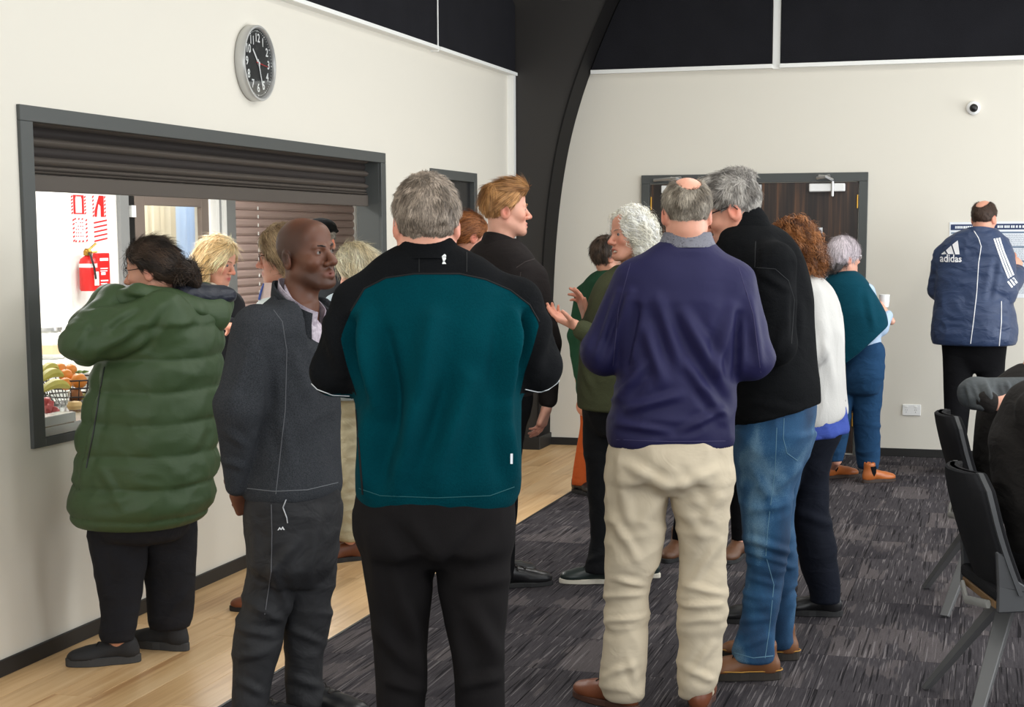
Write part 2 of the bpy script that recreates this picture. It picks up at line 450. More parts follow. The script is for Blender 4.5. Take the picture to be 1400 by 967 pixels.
def split_by(V, Q, s):
    """cut the mesh where scalar s = 0; returns (V, tris with s>0, tris with s<0)"""
    T = np.concatenate([Q[:, [0, 1, 2]], Q[:, [0, 2, 3]]]) if Q.shape[1] == 4 else Q
    s = np.where(np.abs(s) < 1e-7, 1e-7, s); sg = s > 0
    c = sg[T].sum(1)
    pos = [T[c == 3]]; neg = [T[c == 0]]
    Vn = [V]; base = len(V)
    for lone in (1, 2):
        X = T[c == lone]
        if not len(X): continue
        want = (lone == 1)
        f = np.argmax(sg[X] == want, 1)
        r = np.arange(len(X))
        a, b, d = X[r, f], X[r, (f + 1) % 3], X[r, (f + 2) % 3]
        def cut(p, q):
            lo, hi = np.minimum(p, q), np.maximum(p, q); t = (s[lo] / (s[lo] - s[hi]))[:, None]
            return V[lo] + (V[hi] - V[lo]) * t
        P1, P2 = cut(a, b), cut(a, d)
        i1 = base + np.arange(len(X)); i2 = i1 + len(X); base += 2 * len(X); Vn += [P1, P2]
        L = np.stack([a, i1, i2], 1); O = np.concatenate([np.stack([i1, b, d], 1), np.stack([i1, d, i2], 1)])
        (pos if want else neg).append(L); (neg if want else pos).append(O)
    V = np.concatenate(Vn)
    key = np.round(V * 1e6).astype(np.int64)
    _, first, inv = np.unique(key, axis=0, return_index=True, return_inverse=True); inv = inv.ravel()
    V = V[first]
    return V, inv[np.concatenate(pos)], inv[np.concatenate(neg)]
def compact(V, T):
    u, inv = np.unique(T, return_inverse=True); return V[u], inv.reshape(T.shape)
# ------------------------------------------------------------------ the hall
XL, YB = -3.57, 12.3                       # left wall face, back wall face
WOODX = -2.585                             # timber strip beside the left wall, carpet beyond
m_wall = plain('painted_wall', rgb(224, 219, 207), 0.75, spec=0.25, bump=0.06, bscale=90)
m_white = plain('white_paint', rgb(240, 240, 236), 0.5)
m_kwall = plain('kitchen_wall', rgb(244, 243, 238), 0.6)
m_black = plain('black_skirting', rgb(30, 29, 28), 0.55)
m_steelblk = plain('painted_black_steel', rgb(38, 35, 33), 0.5, bump=0.05, bscale=60)
m_frame = plain('charcoal_frame', rgb(72, 75, 74), 0.45, spec=0.5)
m_panel = cloth('acoustic_felt', rgb(26, 26, 29), rgb(36, 36, 40), rough=1.0, weave=160, wb=0.6, crease=0.0, spec=0.1)
m_ceil = plain('ceiling_paint', rgb(235, 235, 230), 0.9)
m_silver = plain('brushed_silver', rgb(200, 200, 200), 0.3, metal=0.85)
m_steel = plain('stainless_steel', rgb(205, 206, 205), 0.22, metal=1.0)
m_brass = plain('brass', rgb(170, 130, 60), 0.35, metal=1.0)
m_plastic = plain('white_plastic', rgb(240, 240, 238), 0.35)
m_dark = plain('black_plastic', rgb(18, 18, 19), 0.35)
m_glass = glass('clear_glass')
m_red = plain('signal_red', rgb(215, 30, 28), 0.4)
m_ink = plain('navy_ink', rgb(35, 52, 92), 0.7)
m_greyink = plain('grey_ink', rgb(150, 160, 172), 0.7)
m_paper = plain('paper', rgb(232, 236, 241), 0.7)

def wood_mat():
    m, nt, b = nmat('oak_plank'); L = nt.links
    tc = node(nt, 'ShaderNodeTexCoord'); oi = node(nt, 'ShaderNodeObjectInfo')
    ad = node(nt, 'ShaderNodeVectorMath', operation='ADD'); cb = node(nt, 'ShaderNodeCombineXYZ')
    mu = node(nt, 'ShaderNodeMath', operation='MULTIPLY'); mu.inputs[1].default_value = 37.0
    L.new(oi.outputs['Random'], mu.inputs[0])
    for i in range(3): L.new(mu.outputs[0], cb.inputs[i])
    L.new(tc.outputs['Object'], ad.inputs[0]); L.new(cb.outputs[0], ad.inputs[1])
    mp = node(nt, 'ShaderNodeMapping'); mp.inputs['Scale'].default_value = (34, 1.3, 4); L.new(ad.outputs[0], mp.inputs[0])
    n = node(nt, 'ShaderNodeTexNoise'); n.inputs['Scale'].default_value = 1; n.inputs['Detail'].default_value = 6; n.inputs['Distortion'].default_value = 0.6; L.new(mp.outputs[0], n.inputs['Vector'])
    mp2 = node(nt, 'ShaderNodeMapping'); mp2.inputs['Scale'].default_value = (9, 0.8, 4); L.new(ad.outputs[0], mp2.inputs[0])
    n2 = node(nt, 'ShaderNodeTexNoise'); n2.inputs['Scale'].default_value = 1; n2.inputs['Detail'].default_value = 3; L.new(mp2.outputs[0], n2.inputs['Vector'])
    a = node(nt, 'ShaderNodeMath', operation='ADD'); L.new(n.outputs[0], a.inputs[0]); L.new(n2.outputs[0], a.inputs[1])
    h = node(nt, 'ShaderNodeMath', operation='MULTIPLY'); h.inputs[1].default_value = 0.5; L.new(a.outputs[0], h.inputs[0])
    cr = node(nt, 'ShaderNodeValToRGB'); e = cr.color_ramp.elements
    e[0].position = 0.3; e[0].color = (*rgb(178, 134, 90), 1); e[1].position = 0.72; e[1].color = (*rgb(232, 200, 156), 1)
    k = cr.color_ramp.elements.new(0.48); k.color = (*rgb(212, 174, 126), 1)
    L.new(h.outputs[0], cr.inputs[0])
    hs = node(nt, 'ShaderNodeHueSaturation'); mr = node(nt, 'ShaderNodeMapRange'); mr.inputs[3].default_value = 0.93; mr.inputs[4].default_value = 1.07
    L.new(oi.outputs['Random'], mr.inputs[0]); L.new(mr.outputs[0], hs.inputs['Value']); L.new(cr.outputs[0], hs.inputs['Color'])
    L.new(hs.outputs[0], b.inputs['Base Color'])
    b.inputs['Roughness'].default_value = 0.38; b.inputs['Specular IOR Level'].default_value = 0.4
    bp = node(nt, 'ShaderNodeBump'); bp.inputs['Strength'].default_value = 0.12; bp.inputs['Distance'].default_value = 0.002
    L.new(n.outputs[0], bp.inputs['Height']); L.new(bp.outputs[0], b.inputs['Normal'])
    return m
def carpet_mat():
    m, nt, b = nmat('carpet_tile'); L = nt.links
    tc = node(nt, 'ShaderNodeTexCoord'); oi = node(nt, 'ShaderNodeObjectInfo'); ge = node(nt, 'ShaderNodeNewGeometry')
    cb = node(nt, 'ShaderNodeCombineXYZ'); mu = node(nt, 'ShaderNodeMath', operation='MULTIPLY'); mu.inputs[1].default_value = 53.0
    L.new(oi.outputs['Random'], mu.inputs[0])
    for i in range(3): L.new(mu.outputs[0], cb.inputs[i])
    ad = node(nt, 'ShaderNodeVectorMath', operation='ADD'); L.new(tc.outputs['Object'], ad.inputs[0]); L.new(cb.outputs[0], ad.inputs[1])
    def noise(scale, detail, src, dist=0.0):
        mp = node(nt, 'ShaderNodeMapping'); mp.inputs['Scale'].default_value = scale; L.new(src, mp.inputs[0])
        n = node(nt, 'ShaderNodeTexNoise'); n.inputs['Scale'].default_value = 1; n.inputs['Detail'].default_value = detail; n.inputs['Distortion'].default_value = dist
        L.new(mp.outputs[0], n.inputs['Vector']); return n.outputs[0]
    def step(v, lo, hi):
        r = node(nt, 'ShaderNodeMapRange', interpolation_type='SMOOTHSTEP'); r.inputs[1].default_value = lo; r.inputs[2].default_value = hi; L.new(v, r.inputs[0]); return r.outputs[0]
    def math2(op, a, c):
        r = node(nt, 'ShaderNodeMath', operation=op)
        for i, v in enumerate((a, c)):
            if isinstance(v, float): r.inputs[i].default_value = v
            else: L.new(v, r.inputs[i])
        return r.outputs[0]
    def mix(f, A, B):
        r = node(nt, 'ShaderNodeMix', data_type='RGBA'); L.new(f, r.inputs[0])
        for i, v in ((6, A), (7, B)):
            if isinstance(v, tuple): r.inputs[i].default_value = (*v, 1)
            else: L.new(v, r.inputs[i])
        return r.outputs[2]
    P = ad.outputs[0]
    grain = noise((420, 420, 420), 2, P)
    fine = noise((150, 7, 1), 3, P)
    base = mix(fine, rgb(40, 38, 41), rgb(84, 80, 83))
    stk = noise((46, 2.2, 5), 2, P)
    patch = step(math2('ADD', noise((3.0, 1.1, 1), 2, P, .6), math2('MULTIPLY', stk, .30)), 0.70, 0.73)
    base = mix(math2('MULTIPLY', patch, 0.36), base, rgb(112, 104, 103))
    dark = step(math2('ADD', noise((2.3, .8, 3), 2, P, .6), math2('MULTIPLY', stk, .25)), 0.70, 0.74)
    base = mix(math2('MULTIPLY', dark, 0.5), base, rgb(40, 38, 43))
    s1 = step(noise((135, 2.9, 1), 1, P), 0.63, 0.67)
    base = mix(math2('MULTIPLY', s1, 0.52), base, rgb(132, 126, 127))
    s2 = step(noise((95, 2.2, 2.0), 1, P), 0.62, 0.66)
    base = mix(math2('MULTIPLY', s2, 0.75), base, rgb(20, 19, 21))
    g2 = node(nt, 'ShaderNodeMapRange'); g2.inputs[1].default_value = 0.3; g2.inputs[2].default_value = 0.7; g2.inputs[3].default_value = 0.72; g2.inputs[4].default_value = 1.28; L.new(grain, g2.inputs[0])
    vm = node(nt, 'ShaderNodeVectorMath', operation='SCALE'); L.new(base, vm.inputs[0]); L.new(g2.outputs[0], vm.inputs['Scale'])
    L.new(vm.outputs[0], b.inputs['Base Color']); b.inputs['Roughness'].default_value = 1.0; b.inputs['Specular IOR Level'].default_value = 0.05
    bp = node(nt, 'ShaderNodeBump'); bp.inputs['Strength'].default_value = 0.6; bp.inputs['Distance'].default_value = 0.004
    L.new(grain, bp.inputs['Height']); L.new(bp.outputs[0], b.inputs['Normal'])
    return m
m_wood, m_carpet = wood_mat(), carpet_mat()
def curtain_mat(name, c):
    m, nt, b = nmat(name); L = nt.links
    d = node(nt, 'ShaderNodeBsdfDiffuse'); d.inputs[0].default_value = (*c, 1); t = node(nt, 'ShaderNodeBsdfTranslucent'); t.inputs[0].default_value = (*c, 1)
    mx = node(nt, 'ShaderNodeMixShader'); mx.inputs[0].default_value = .55; L.new(d.outputs[0], mx.inputs[1]); L.new(t.outputs[0], mx.inputs[2]); L.new(mx.outputs[0], nt.nodes['Material Output'].inputs[0])
    return m

floor = struct(MB().box((XL, -2, -0.12), (3.2, YB, -0.006)).build('floor', plain('screed', rgb(70, 68, 66), 0.9)))
rnd = random.Random(4)
pm = None
for r in range(6):
    y = 3.2 + rnd.uniform(-1.1, 0)
    while y < YB - 0.02:
        w = (WOODX - XL) / 6; x0 = XL + r * w; y1 = min(y + 1.22, YB)
        if y1 - (y + 1.22) < -1e-6 or pm is None or True:
            full = abs(y1 - y - 1.22) < 1e-6
            if full and pm: o = bpy.data.objects.new('floor_plank', pm); COL.objects.link(o)
            else:
                o = MB().box((-w / 2 + .0006, 0, -0.006), (w / 2 - .0006, y1 - y - .0012, 0.0)).build('floor_plank', m_wood, bevel=0.0008)
                if full: pm = o.data
            o.location = (x0 + w / 2, y, 0); o.parent = floor
        y = y1
TS = 0.5; tm = None
for i in range(11):
    for j in range(18):
        x0, y0 = WOODX + 0.012 + i * TS, 3.3 + j * TS
        if tm is None: o = MB().box((-TS / 2 + .0008, -TS / 2 + .0008, -0.006), (TS / 2 - .0008, TS / 2 - .0008, 0.0)).build('carpet_tile', m_carpet, bevel=0.001); tm = o.data
        else: o = bpy.data.objects.new('carpet_tile', tm); COL.objects.link(o)
        o.location = (x0 + TS / 2, y0 + TS / 2, 0); o.parent = floor
struct(MB().box((WOODX, -2, -0.006), (WOODX + 0.012, YB, 0.002)).build('trim_1', m_black))

HY0, HY1, HZ0, HZ1 = 5.405, 9.24, 0.858, 2.152       # serving hatch opening in the left wall
DY0, DY1, DZ = 10.10, 11.09, 2.112                    # dark doorway
TH = 0.16
wl = MB()
for lo, hi in (((-2, 0), (HY0, 4)), ((HY0, 0), (HY1, HZ0)), ((HY0, HZ1), (HY1, 4)), ((HY1, 0), (DY0, 4)), ((DY0, DZ), (DY1, 4)), ((DY1, 0), (YB + .2, 4))):
    wl.box((XL - TH, lo[0], lo[1]), (XL, hi[0], hi[1]))
struct(wl.build('wall_left', m_wall))
struct(MB().box((XL - TH, YB, 0), (3.2, YB + 0.2, 4)).build('wall_back', m_wall))
struct(MB().box((XL - TH, -2, 4.0), (3.36, YB + 0.2, 4.1)).build('ceiling', m_ceil))
bl = MB().box((XL, -2, 0), (XL + 0.014, DY0 - .0, 0.064)).box((XL, DY1, 0), (XL + 0.014, 11.95, 0.064))
struct(bl.build('baseboard_left', m_black, bevel=0.002))
struct(MB().box((-3.34, YB - 0.014, 0), (-2.602, YB, 0.06)).box((-0.885, YB - 0.014, 0), (3.2, YB, 0.06)).build('baseboard_back', m_black, bevel=0.002))

# acoustic panels above the white dado, with white edge trims under them
def poly_panel(name, pts, ext, label, grp):
    return tag(MB().prism(pts, ext).build(name, m_panel, bevel=0.003), label, 'panel', grp)
PX = XL + 0.05
poly_panel('acoustic_panel', [(XL + .002, 2.0, 2.905), (XL + .002, 10.135, 2.905), (XL + .002, 10.135, 3.98), (XL + .002, 2.0, 3.98)], (0.05, 0, 0), 'long black felt wall panel above the clock and serving hatch', None)
poly_panel('acoustic_panel', [(XL + .002, 10.175, 2.905), (XL + .002, 11.94, 2.905), (XL + .002, 11.94, 3.40), (XL + .002, 11.60, 3.62), (XL + .002, 11.6, 3.98), (XL + .002, 10.175, 3.98)], (0.05, 0, 0), 'short black felt wall panel between the white seam and the black steel arch', None)
poly_panel('acoustic_panel', [(-1.543, YB - .002, 2.935), (2.6, YB - .002, 2.935), (2.6, YB - .002, 3.98), (-1.543, YB - .002, 3.98)], (0, -0.05, 0), 'wide black felt wall panel above the double doors and camera', None)
struct(MB().box((XL, 2, 2.880), (XL + .064, 10.145, 2.903)).box((XL, 10.165, 2.880), (XL + .064, 11.96, 2.903)).box((XL, 10.145, 2.87), (XL + .05, 10.165, 4)).build('trim_2', m_white))
struct(MB().box((-3.0, YB - .066, 2.904), (-1.605, YB, 2.933)).box((-1.55, YB - .066, 2.904), (2.6, YB, 2.933)).box((-1.605, YB - .03, 2.9), (-1.55, YB, 4)).build('trim_3', m_white))
struct(MB().box((XL, 11.90, 1.2), (XL + .05, 11.955, 2.888)).build('trim_4', m_white))

zs = np.linspace(0, 3.98, 40)
xs = np.interp(zs, [0, .5, 1.1, 1.5, 1.8, 2.1, 2.4, 2.7, 2.95, 3.2, 3.45, 3.7, 3.98], [-3.345, -3.335, -3.318, -3.30, -3.275, -3.235, -3.18, -3.095, -3.005, -2.90, -2.785, -2.65, -2.48])
for _ in range(3): xs[1:-1] = (xs[:-2] + 2 * xs[1:-1] + xs[2:]) / 4
cz_ = [z for z in np.linspace(2.935, 3.97, 8)]
poly_panel('acoustic_panel', [(-1.612, YB - .002, 3.97), (-1.612, YB - .002, 2.935)] + [(float(np.interp(z, zs, xs)) + .006, YB - .002, float(z)) for z in cz_], (0, -0.05, 0), 'black felt wall panel on the back wall beside the black arch', None)
# black steel portal arch in the corner
arch = empty('steel_arch', (-3.46, 12.13, 0)); tag(arch, 'black curved steel portal arch in the corner between the two walls', 'arch')
def off(o, e): o.parent = e; o.matrix_parent_inverse = Matrix.Translation(-e.location); return o
web = [(XL + .002, 11.965, z) for z in zs[::-1]] + [(x - .012, 11.965, z) for x, z in zip(xs, zs)]
off(MB().prism(web, (0, 0.3, 0)).build('web', m_steelblk), arch)
fl = MB()
for i in range(len(zs) - 1):
    fl.add([(xs[i] - .014, 11.95, zs[i]), (xs[i], 11.95, zs[i]), (xs[i], 12.295, zs[i]), (xs[i] - .014, 12.295, zs[i]),
            (xs[i + 1] - .014, 11.95, zs[i + 1]), (xs[i + 1], 11.95, zs[i + 1]), (xs[i + 1], 12.295, zs[i + 1]), (xs[i + 1] - .014, 12.295, zs[i + 1])],
           [(0, 1, 5, 4), (1, 2, 6, 5), (2, 3, 7, 6), (3, 0, 4, 7)])
off(fl.build('flange', plain('arch_flange_shaded', rgb(20, 18, 18), 0.7, spec=.2)), arch)  # same black steel, darkened: the soffit's shade is put into the colour
off(MB().box((XL + .002, 11.94, 0), (-3.33, 12.296, 0.1)).build('base', m_black, bevel=0.004), arch)

# ------------------------------------------------------------------ serving hatch: frame, roller shutter, counter
m_shut = plain('bronze_shutter', rgb(86, 79, 73), 0.6, metal=0.0, spec=.3)
fr = struct(MB().box((XL - .002, 5.392, 2.108), (XL + .016, 9.256, 2.168)).box((XL - .15, HY0, 2.13), (XL - .002, HY1, HZ1)).build('trim_5', m_frame, bevel=0.002))
for lo, hi in (((XL - .002, 5.392, .843), (XL + .016, 5.476, 2.108)), ((XL - .002, 9.18, .843), (XL + .016, 9.256, 2.108)), ((XL - .002, 5.476, .843), (XL + .016, 9.18, .878)),
               ((XL - .15, HY0, HZ0), (XL - .002, 5.476, 2.13)), ((XL - .15, 9.18, HZ0), (XL - .002, HY1, 2.13))):
    MB().box(lo, hi).build('frame_member', m_frame, fr, bevel=0.002)
sh = empty('roller_shutter', (XL - .075, 7.33, 1.847)); tag(sh, 'dark bronze roller shutter rolled most of the way up in the serving hatch', 'shutter')
def slat(z0, z1, bulge, name, mat):
    prof = []
    for k in range(7):
        t = k / 6; prof.append((XL - .095 + bulge * math.sin(PI * t) , 5.48, z0 + (z1 - z0) * t))
    prof += [(XL - .11, 5.48, z1), (XL - .11, 5.48, z0)]
    return off(MB().prism(prof, (0, 3.695, 0)).build(name, mat, smooth=True), sh)
m_shut2 = plain('bronze_shutter_shaded', rgb(52, 47, 45), 0.65, spec=.2)  # darker copy for the recessed slats, their shade put into the colour
off(MB().box((XL - .10, 5.48, 1.847), (XL - .07, 9.175, 1.912)).build('bottom_rail', m_shut, bevel=0.003), sh)
z = 1.914
for k, (hh, bg, mm) in enumerate(((.014, .022, m_shut), (.020, .014, m_shut), (.036, .028, m_shut), (.038, .010, m_shut2), (.040, .030, m_shut), (.038, .010, m_shut2), (.030, .03, m_shut))):
    slat(z, z + hh + .001, bg, 'shutter_slat', mm); z += hh
# counter through the hatch
ct = tag(MB().box((XL - .56, 5.42, .878), (XL + .012, 9.19, .918)).build('serving_counter', m_steel, bevel=0.003), 'stainless steel serving counter running through the hatch', 'counter')
tag(MB().box((XL - .54, 5.6, 0.0), (XL - .18, 9.1, .876)).build('counter_cabinet', m_white, bevel=0.004), 'white cabinet carrying the steel serving counter in the kitchen', 'cabinet')
tag(MB().box((XL - .06, 5.455, .919), (XL + .0145, 5.70, .958)).build('steel_tray', m_steel, bevel=0.002), 'shallow steel tray at the near end of the counter', 'tray')

# dark doorway in the left wall
d1 = struct(MB().box((XL - .05, DY0 + .07, 0.004), (XL - .02, DY1 - .07, DZ - .07)).build('door_1', plain('black_door', rgb(28, 28, 29), 0.4)))
for lo, hi in (((XL - .12, DY0, 0), (XL + .014, DY0 + .065, DZ)), ((XL - .12, DY1 - .065, 0), (XL + .014, DY1, DZ)), ((XL - .12, DY0 + .065, DZ - .065), (XL + .014, DY1 - .065, DZ))):
    MB().box(lo, hi).build('door_frame', m_frame, d1, bevel=0.002)
MB().box((XL - .02, DY0 + .3, 1.0), (XL - .012, DY1 - .3, 1.85)).build('vision_panel', m_glass, d1)

# double door in the back wall
def veneer():
    m, nt, b = nmat('dark_veneer'); L = nt.links
    tc = node(nt, 'ShaderNodeTexCoord'); mp = node(nt, 'ShaderNodeMapping'); mp.inputs['Scale'].default_value = (28, 4, 0.9); L.new(tc.outputs['Object'], mp.inputs[0])
    n = node(nt, 'ShaderNodeTexNoise'); n.inputs['Scale'].default_value = 1; n.inputs['Detail'].default_value = 5; n.inputs['Distortion'].default_value = .3; L.new(mp.outputs[0], n.inputs['Vector'])
    cr = node(nt, 'ShaderNodeValToRGB'); e = cr.color_ramp.elements
    e[0].position = .4; e[0].color = (*rgb(34, 26, 23), 1); e[1].position = .75; e[1].color = (*rgb(104, 70, 46), 1); k = e.new(.56); k.color = (*rgb(56, 41, 33), 1)
    L.new(n.outputs[0], cr.inputs[0]); L.new(cr.outputs[0], b.inputs['Base Color']); b.inputs['Roughness'].default_value = .4
    return m
m_ven = veneer()
d2 = struct(MB().box((-2.602, YB - .028, 2.06), (-.885, YB + .002, 2.126)).build('door_2', m_frame, bevel=0.002))
for x0, x1 in ((-2.602, -2.538), (-.949, -.885)): MB().box((x0, YB - .028, 0), (x1, YB + .002, 2.06)).build('door_frame', m_frame, d2, bevel=0.002)
YD = YB - .012
lv = [MB().box((x0, YD, .012), (x1, YB + .01, 2.056)).build('door_leaf', m_ven, d2, bevel=0.001) for x0, x1 in ((-2.533, -1.748), (-1.734, -.954))]
MB().box((-1.746, YD - .004, .012), (-1.737, YD + .004, 2.056)).build('meeting_strip', plain('pale_strip', rgb(205, 190, 150), .5), d2)
MB().box((-1.712, YD - .004, 1.88), (-1.676, YD, 2.045)).box((-1.70, YD - .012, 1.93), (-1.688, YD, 1.99)).build('flush_bolt', m_silver, lv[1], bevel=0.001)
for xx in (-2.505, -.982):
    for zz in (1.86, .95, .22): MB().tube([(xx + (.022 if xx > -1 else -.022), YD - .006, zz), (xx + (.022 if xx > -1 else -.022), YD - .006, zz + .1)], .007).build('hinge', m_brass, d2)
for lf, x0, x1, s in ((lv[0], -2.44, -2.17, 1), (lv[1], -1.315, -1.05, -1)):
    MB().box((x0, YD - .05, 1.985), (x1, YD, 2.045)).build('closer_body', m_plastic, lf, bevel=0.006)
    xa = x1 - .09
    MB().tube([(xa, YD - .055, 2.06), (xa, YD - .055, 1.95)], .012).tube([(xa, YD - .06, 2.07), (xa - .05, YD - .11, 2.095), (xa - .1, YD - .06, 2.1)], .011).tube([(xa - .02, YD - .07, 2.1), (xa - .24 * (1 if s > 0 else .5), YD - .04, 2.085)], .012).build('closer_arm', m_silver, lf)
MB().box((-1.72, YD - .004, .02), (-1.02, YD, .30)).build('kick_plate', m_steel, lv[1], bevel=0.001)
MB().box((-2.50, YD - .004, .02), (-1.76, YD, .30)).build('kick_plate', m_steel, lv[0], bevel=0.001)
# poster on the right door leaf
po = empty('door_poster', (-1.32, YD - .003, 1.55)); tag(po, 'small pale poster with a grey swirl stuck on the right door leaf', 'poster')
off(MB().box((-1.45, YD - .004, 1.38), (-1.213, YD - .001, 1.718)).build('sheet', m_paper), po)
off(MB().box((-1.435, YD - .0052, 1.40), (-1.226, YD - .004, 1.703)).build('print', plain('poster_blue', rgb(150, 168, 182), .6)), po)
sw = MB()
for k, r in enumerate((.045, .065, .085)):
    sw.tube([(-1.30 + r * math.cos(a), YD - .0055, 1.60 + 1.2 * r * math.sin(a)) for a in np.linspace(-2.2 + k * .5, 2.6, 18)], .012, 6, flat=.15)
off(sw.build('swirl', plain('poster_grey', rgb(214, 218, 224), .6)), po)

# wall notices by the right-hand man
def notice(x0, x1, z0, z1, label, seed):
    e = empty('notice_sheet', ((x0 + x1) / 2, YB - .002, z0)); tag(e, label, 'poster', None)
    off(MB().box((x0, YB - .004, z0), (x1, YB - .001, z1)).build('sheet', m_paper), e)
    off(MB().box((x0 + .008, YB - .0052, z1 - .058), (x1 - .008, YB - .004, z1 - .016)).build('header_band', m_ink), e)
    r = random.Random(seed); a = MB(); x = x0 + .04
    while x < x1 - .06:
        w = r.uniform(.006, .014); a.box((x, YB - .0062, z1 - .046), (x + w, YB - .0052, z1 - .028)); x += w + r.choice((.003, .003, .009))
    stuff(off(a.build('header_lettering', m_paper), e))
    b = MB(); zz = z1 - .085; k = 0
    while zz > z0 + .03:
        if k in (0, 5, 10, 16): b.box((x0 + .012, YB - .0055, zz), (x1 - (.10 if k == 0 else .012), YB - .004, zz + .012))
        zz -= .021; k += 1
    off(b.build('subheading', plain('slate_ink', rgb(108, 128, 150), .7), e), e)
    c = MB(); zz = z1 - .098
    while zz > z0 + .03:
        x = x0 + .014
        while x < x1 - .03:
            w = r.uniform(.006, .022); c.box((x, YB - .0048, zz), (min(x + w, x1 - .014), YB - .004, zz + .0035)); x += w + .004
        zz -= .0085
    stuff(off(c.build('small_print', m_greyink, e), e))
notice(-.290, -.035, 1.20, 1.752, 'left printed notice on the back wall half hidden by the navy jacketed man', 1)
notice(.008, .40, 1.20, 1.755, 'right printed notice on the back wall beyond the raised hand', 2)

# dome camera and power outlet
cm = empty('wall_camera', (-.148, YB - .002, 2.575)); tag(cm, 'small white dome camera with a black lens on the back wall', 'camera')
Fy = (np.array([1., 0, 0]), np.array([0, 0, 1.]), np.array([0, -1., 0]))
off(MB().lathe([(.05, 0), (.05, .02), (.043, .032), (.03, .04)], (-.148, YB - .001, 2.575), 24, Fy).build('housing', m_plastic, smooth=True), cm)
off(MB().lathe([(.03, 0), (.029, .012), (.02, .024), (.008, .029)], (-.145, YB - .038, 2.573), 20, Fy).build('lens', m_dark, smooth=True), cm)
ou = empty('power_outlet', (-.525, YB - .001, .31)); tag(ou, 'white double power outlet low on the back wall', 'outlet')
off(MB().box((-.592, YB - .011, .312), (-.458, YB - .001, .396)).build('plate', m_plastic, bevel=0.003), ou)
for x in (-.573, -.505):
    off(MB().box((x, YB - .015, .372), (x + .02, YB - .011, .386)).build('rocker', m_white, bevel=0.001), ou)
    off(MB().box((x + .002, YB - .0118, .350), (x + .004, YB - .011, .358)).box((x + .014, YB - .0118, .350), (x + .016, YB - .011, .358)).box((x + .008, YB - .0118, .333), (x + .010, YB - .011, .342)).build('pin_slots', m_dark), ou)

# ------------------------------------------------------------------ wall clock
ck = empty('wall_clock', (XL + .002, 7.438, 2.523)); tag(ck, 'round silver rimmed wall clock with a black dial above the serving hatch', 'clock')
FX = (np.array([0, 1., 0]), np.array([0, 0, 1.]), np.array([1., 0, 0]))      # dial plane: right = +Y, up = +Z, out = +X
cc = (XL + .002, 7.438, 2.523); R0 = .186
off(MB().lathe([(R0 - .004, 0), (R0, .006), (R0, .046), (R0 - .003, .052), (R0 - .012, .053), (R0 - .017, .046), (R0 - .019, .036), (R0 - .03, .034)], cc, 56, FX).build('rim', plain('clock_rim', rgb(196, 196, 194), .35, metal=.5), smooth=True), ck)
off(MB().lathe([(R0 - .017, .033), (R0 - .018, .037), (.001, .0371)], cc, 56, FX).build('dial', plain('dial_black', rgb(42, 44, 44), .35), smooth=False), ck)
m_num = plain('clock_white', rgb(236, 238, 236), .5)
def on_dial(u, v, w=.0375): return (cc[0] + w, cc[1] + u, cc[2] + v)
for hnum in range(1, 13):
    V, F = text_mesh(str(hnum), .058, bold=.0012); a = 2 * PI * hnum / 12
    u0, v0 = .122 * math.sin(a), .122 * math.cos(a)
    off(MB().add([on_dial(u0 + p[0], v0 + p[1], .038) for p in V], F).build('numeral', m_num), ck)
tk = MB()
for k in range(60):
    a = 2 * PI * k / 60; r = .157
    u, v = r * math.sin(a), r * math.cos(a); s = .0035 if k % 5 == 0 else .0018
    tk.box((cc[0] + .037, cc[1] + u - s, cc[2] + v - s), (cc[0] + .038, cc[1] + u + s, cc[2] + v + s))
stuff(off(tk.build('minute_marks', m_num), ck))
def hand_poly(ang, l0, l1, w0, w1, w, name, mat):
    d = (math.sin(ang), math.cos(ang)); n = (d[1], -d[0])
    pts = [on_dial(-d[0] * l0 + n[0] * w0, -d[1] * l0 + n[1] * w0, w), on_dial(-d[0] * l0 - n[0] * w0, -d[1] * l0 - n[1] * w0, w), on_dial(d[0] * l1 - n[0] * w1, d[1] * l1 - n[1] * w1, w), on_dial(d[0] * l1 + n[0] * w1, d[1] * l1 + n[1] * w1, w)]
    off(MB().prism(pts, (.0015, 0, 0)).build(name, mat), ck)
hand_poly(math.radians(317), .02, .088, .006, .0045, .040, 'hour_hand', m_num)
hand_poly(math.radians(160), .02, .128, .0045, .0028, .042, 'minute_hand', m_num)
hand_poly(math.radians(95), .03, .10, .0018, .0014, .044, 'second_hand', m_red)
off(MB().lathe([(.008, .040), (.008, .047), (.004, .048)], cc, 16, FX).build('hand_hub', m_num), ck)
off(MB().lathe([(R0 - .019, .0485), (.001, .0488)], cc, 48, FX).build('glass', m_glass), ck)

# ------------------------------------------------------------------ kitchen seen through the hatch
KX = -6.4
o1 = 10.98; o2 = 12.42                        # glazed door opening in the far wall
kw = MB()
for a, b_, c_, d_ in ((5, 0, o1, 2.8), (o1, 2.12, o2, 2.8), (o2, 0, 12.72, 2.8), (12.72, 0, 15.7, .9), (12.72, 2.3, 15.7, 2.8), (15.7, 0, 18, 2.8)):
    kw.box((KX - .12, a, b_), (KX, c_, d_))
struct(kw.build('wall_kitchen', m_kwall))
struct(MB().box((KX - .12, 4.88, 0), (XL - TH, 5.0, 2.8)).build('wall_kitchen_near', m_kwall))
struct(MB().box((KX - .12, 18, 0), (XL - TH, 18.12, 2.8)).build('wall_kitchen_end', m_kwall))
struct(MB().box((XL - TH - .1, YB + .2, 0), (XL - TH, 18, 2.8)).build('wall_kitchen_side', m_kwall))
struct(MB().box((KX - 2.5, 4.88, -.12), (XL - TH, 18.12, -.001)).build('floor_kitchen', plain('vinyl', rgb(150, 148, 142), .6)))
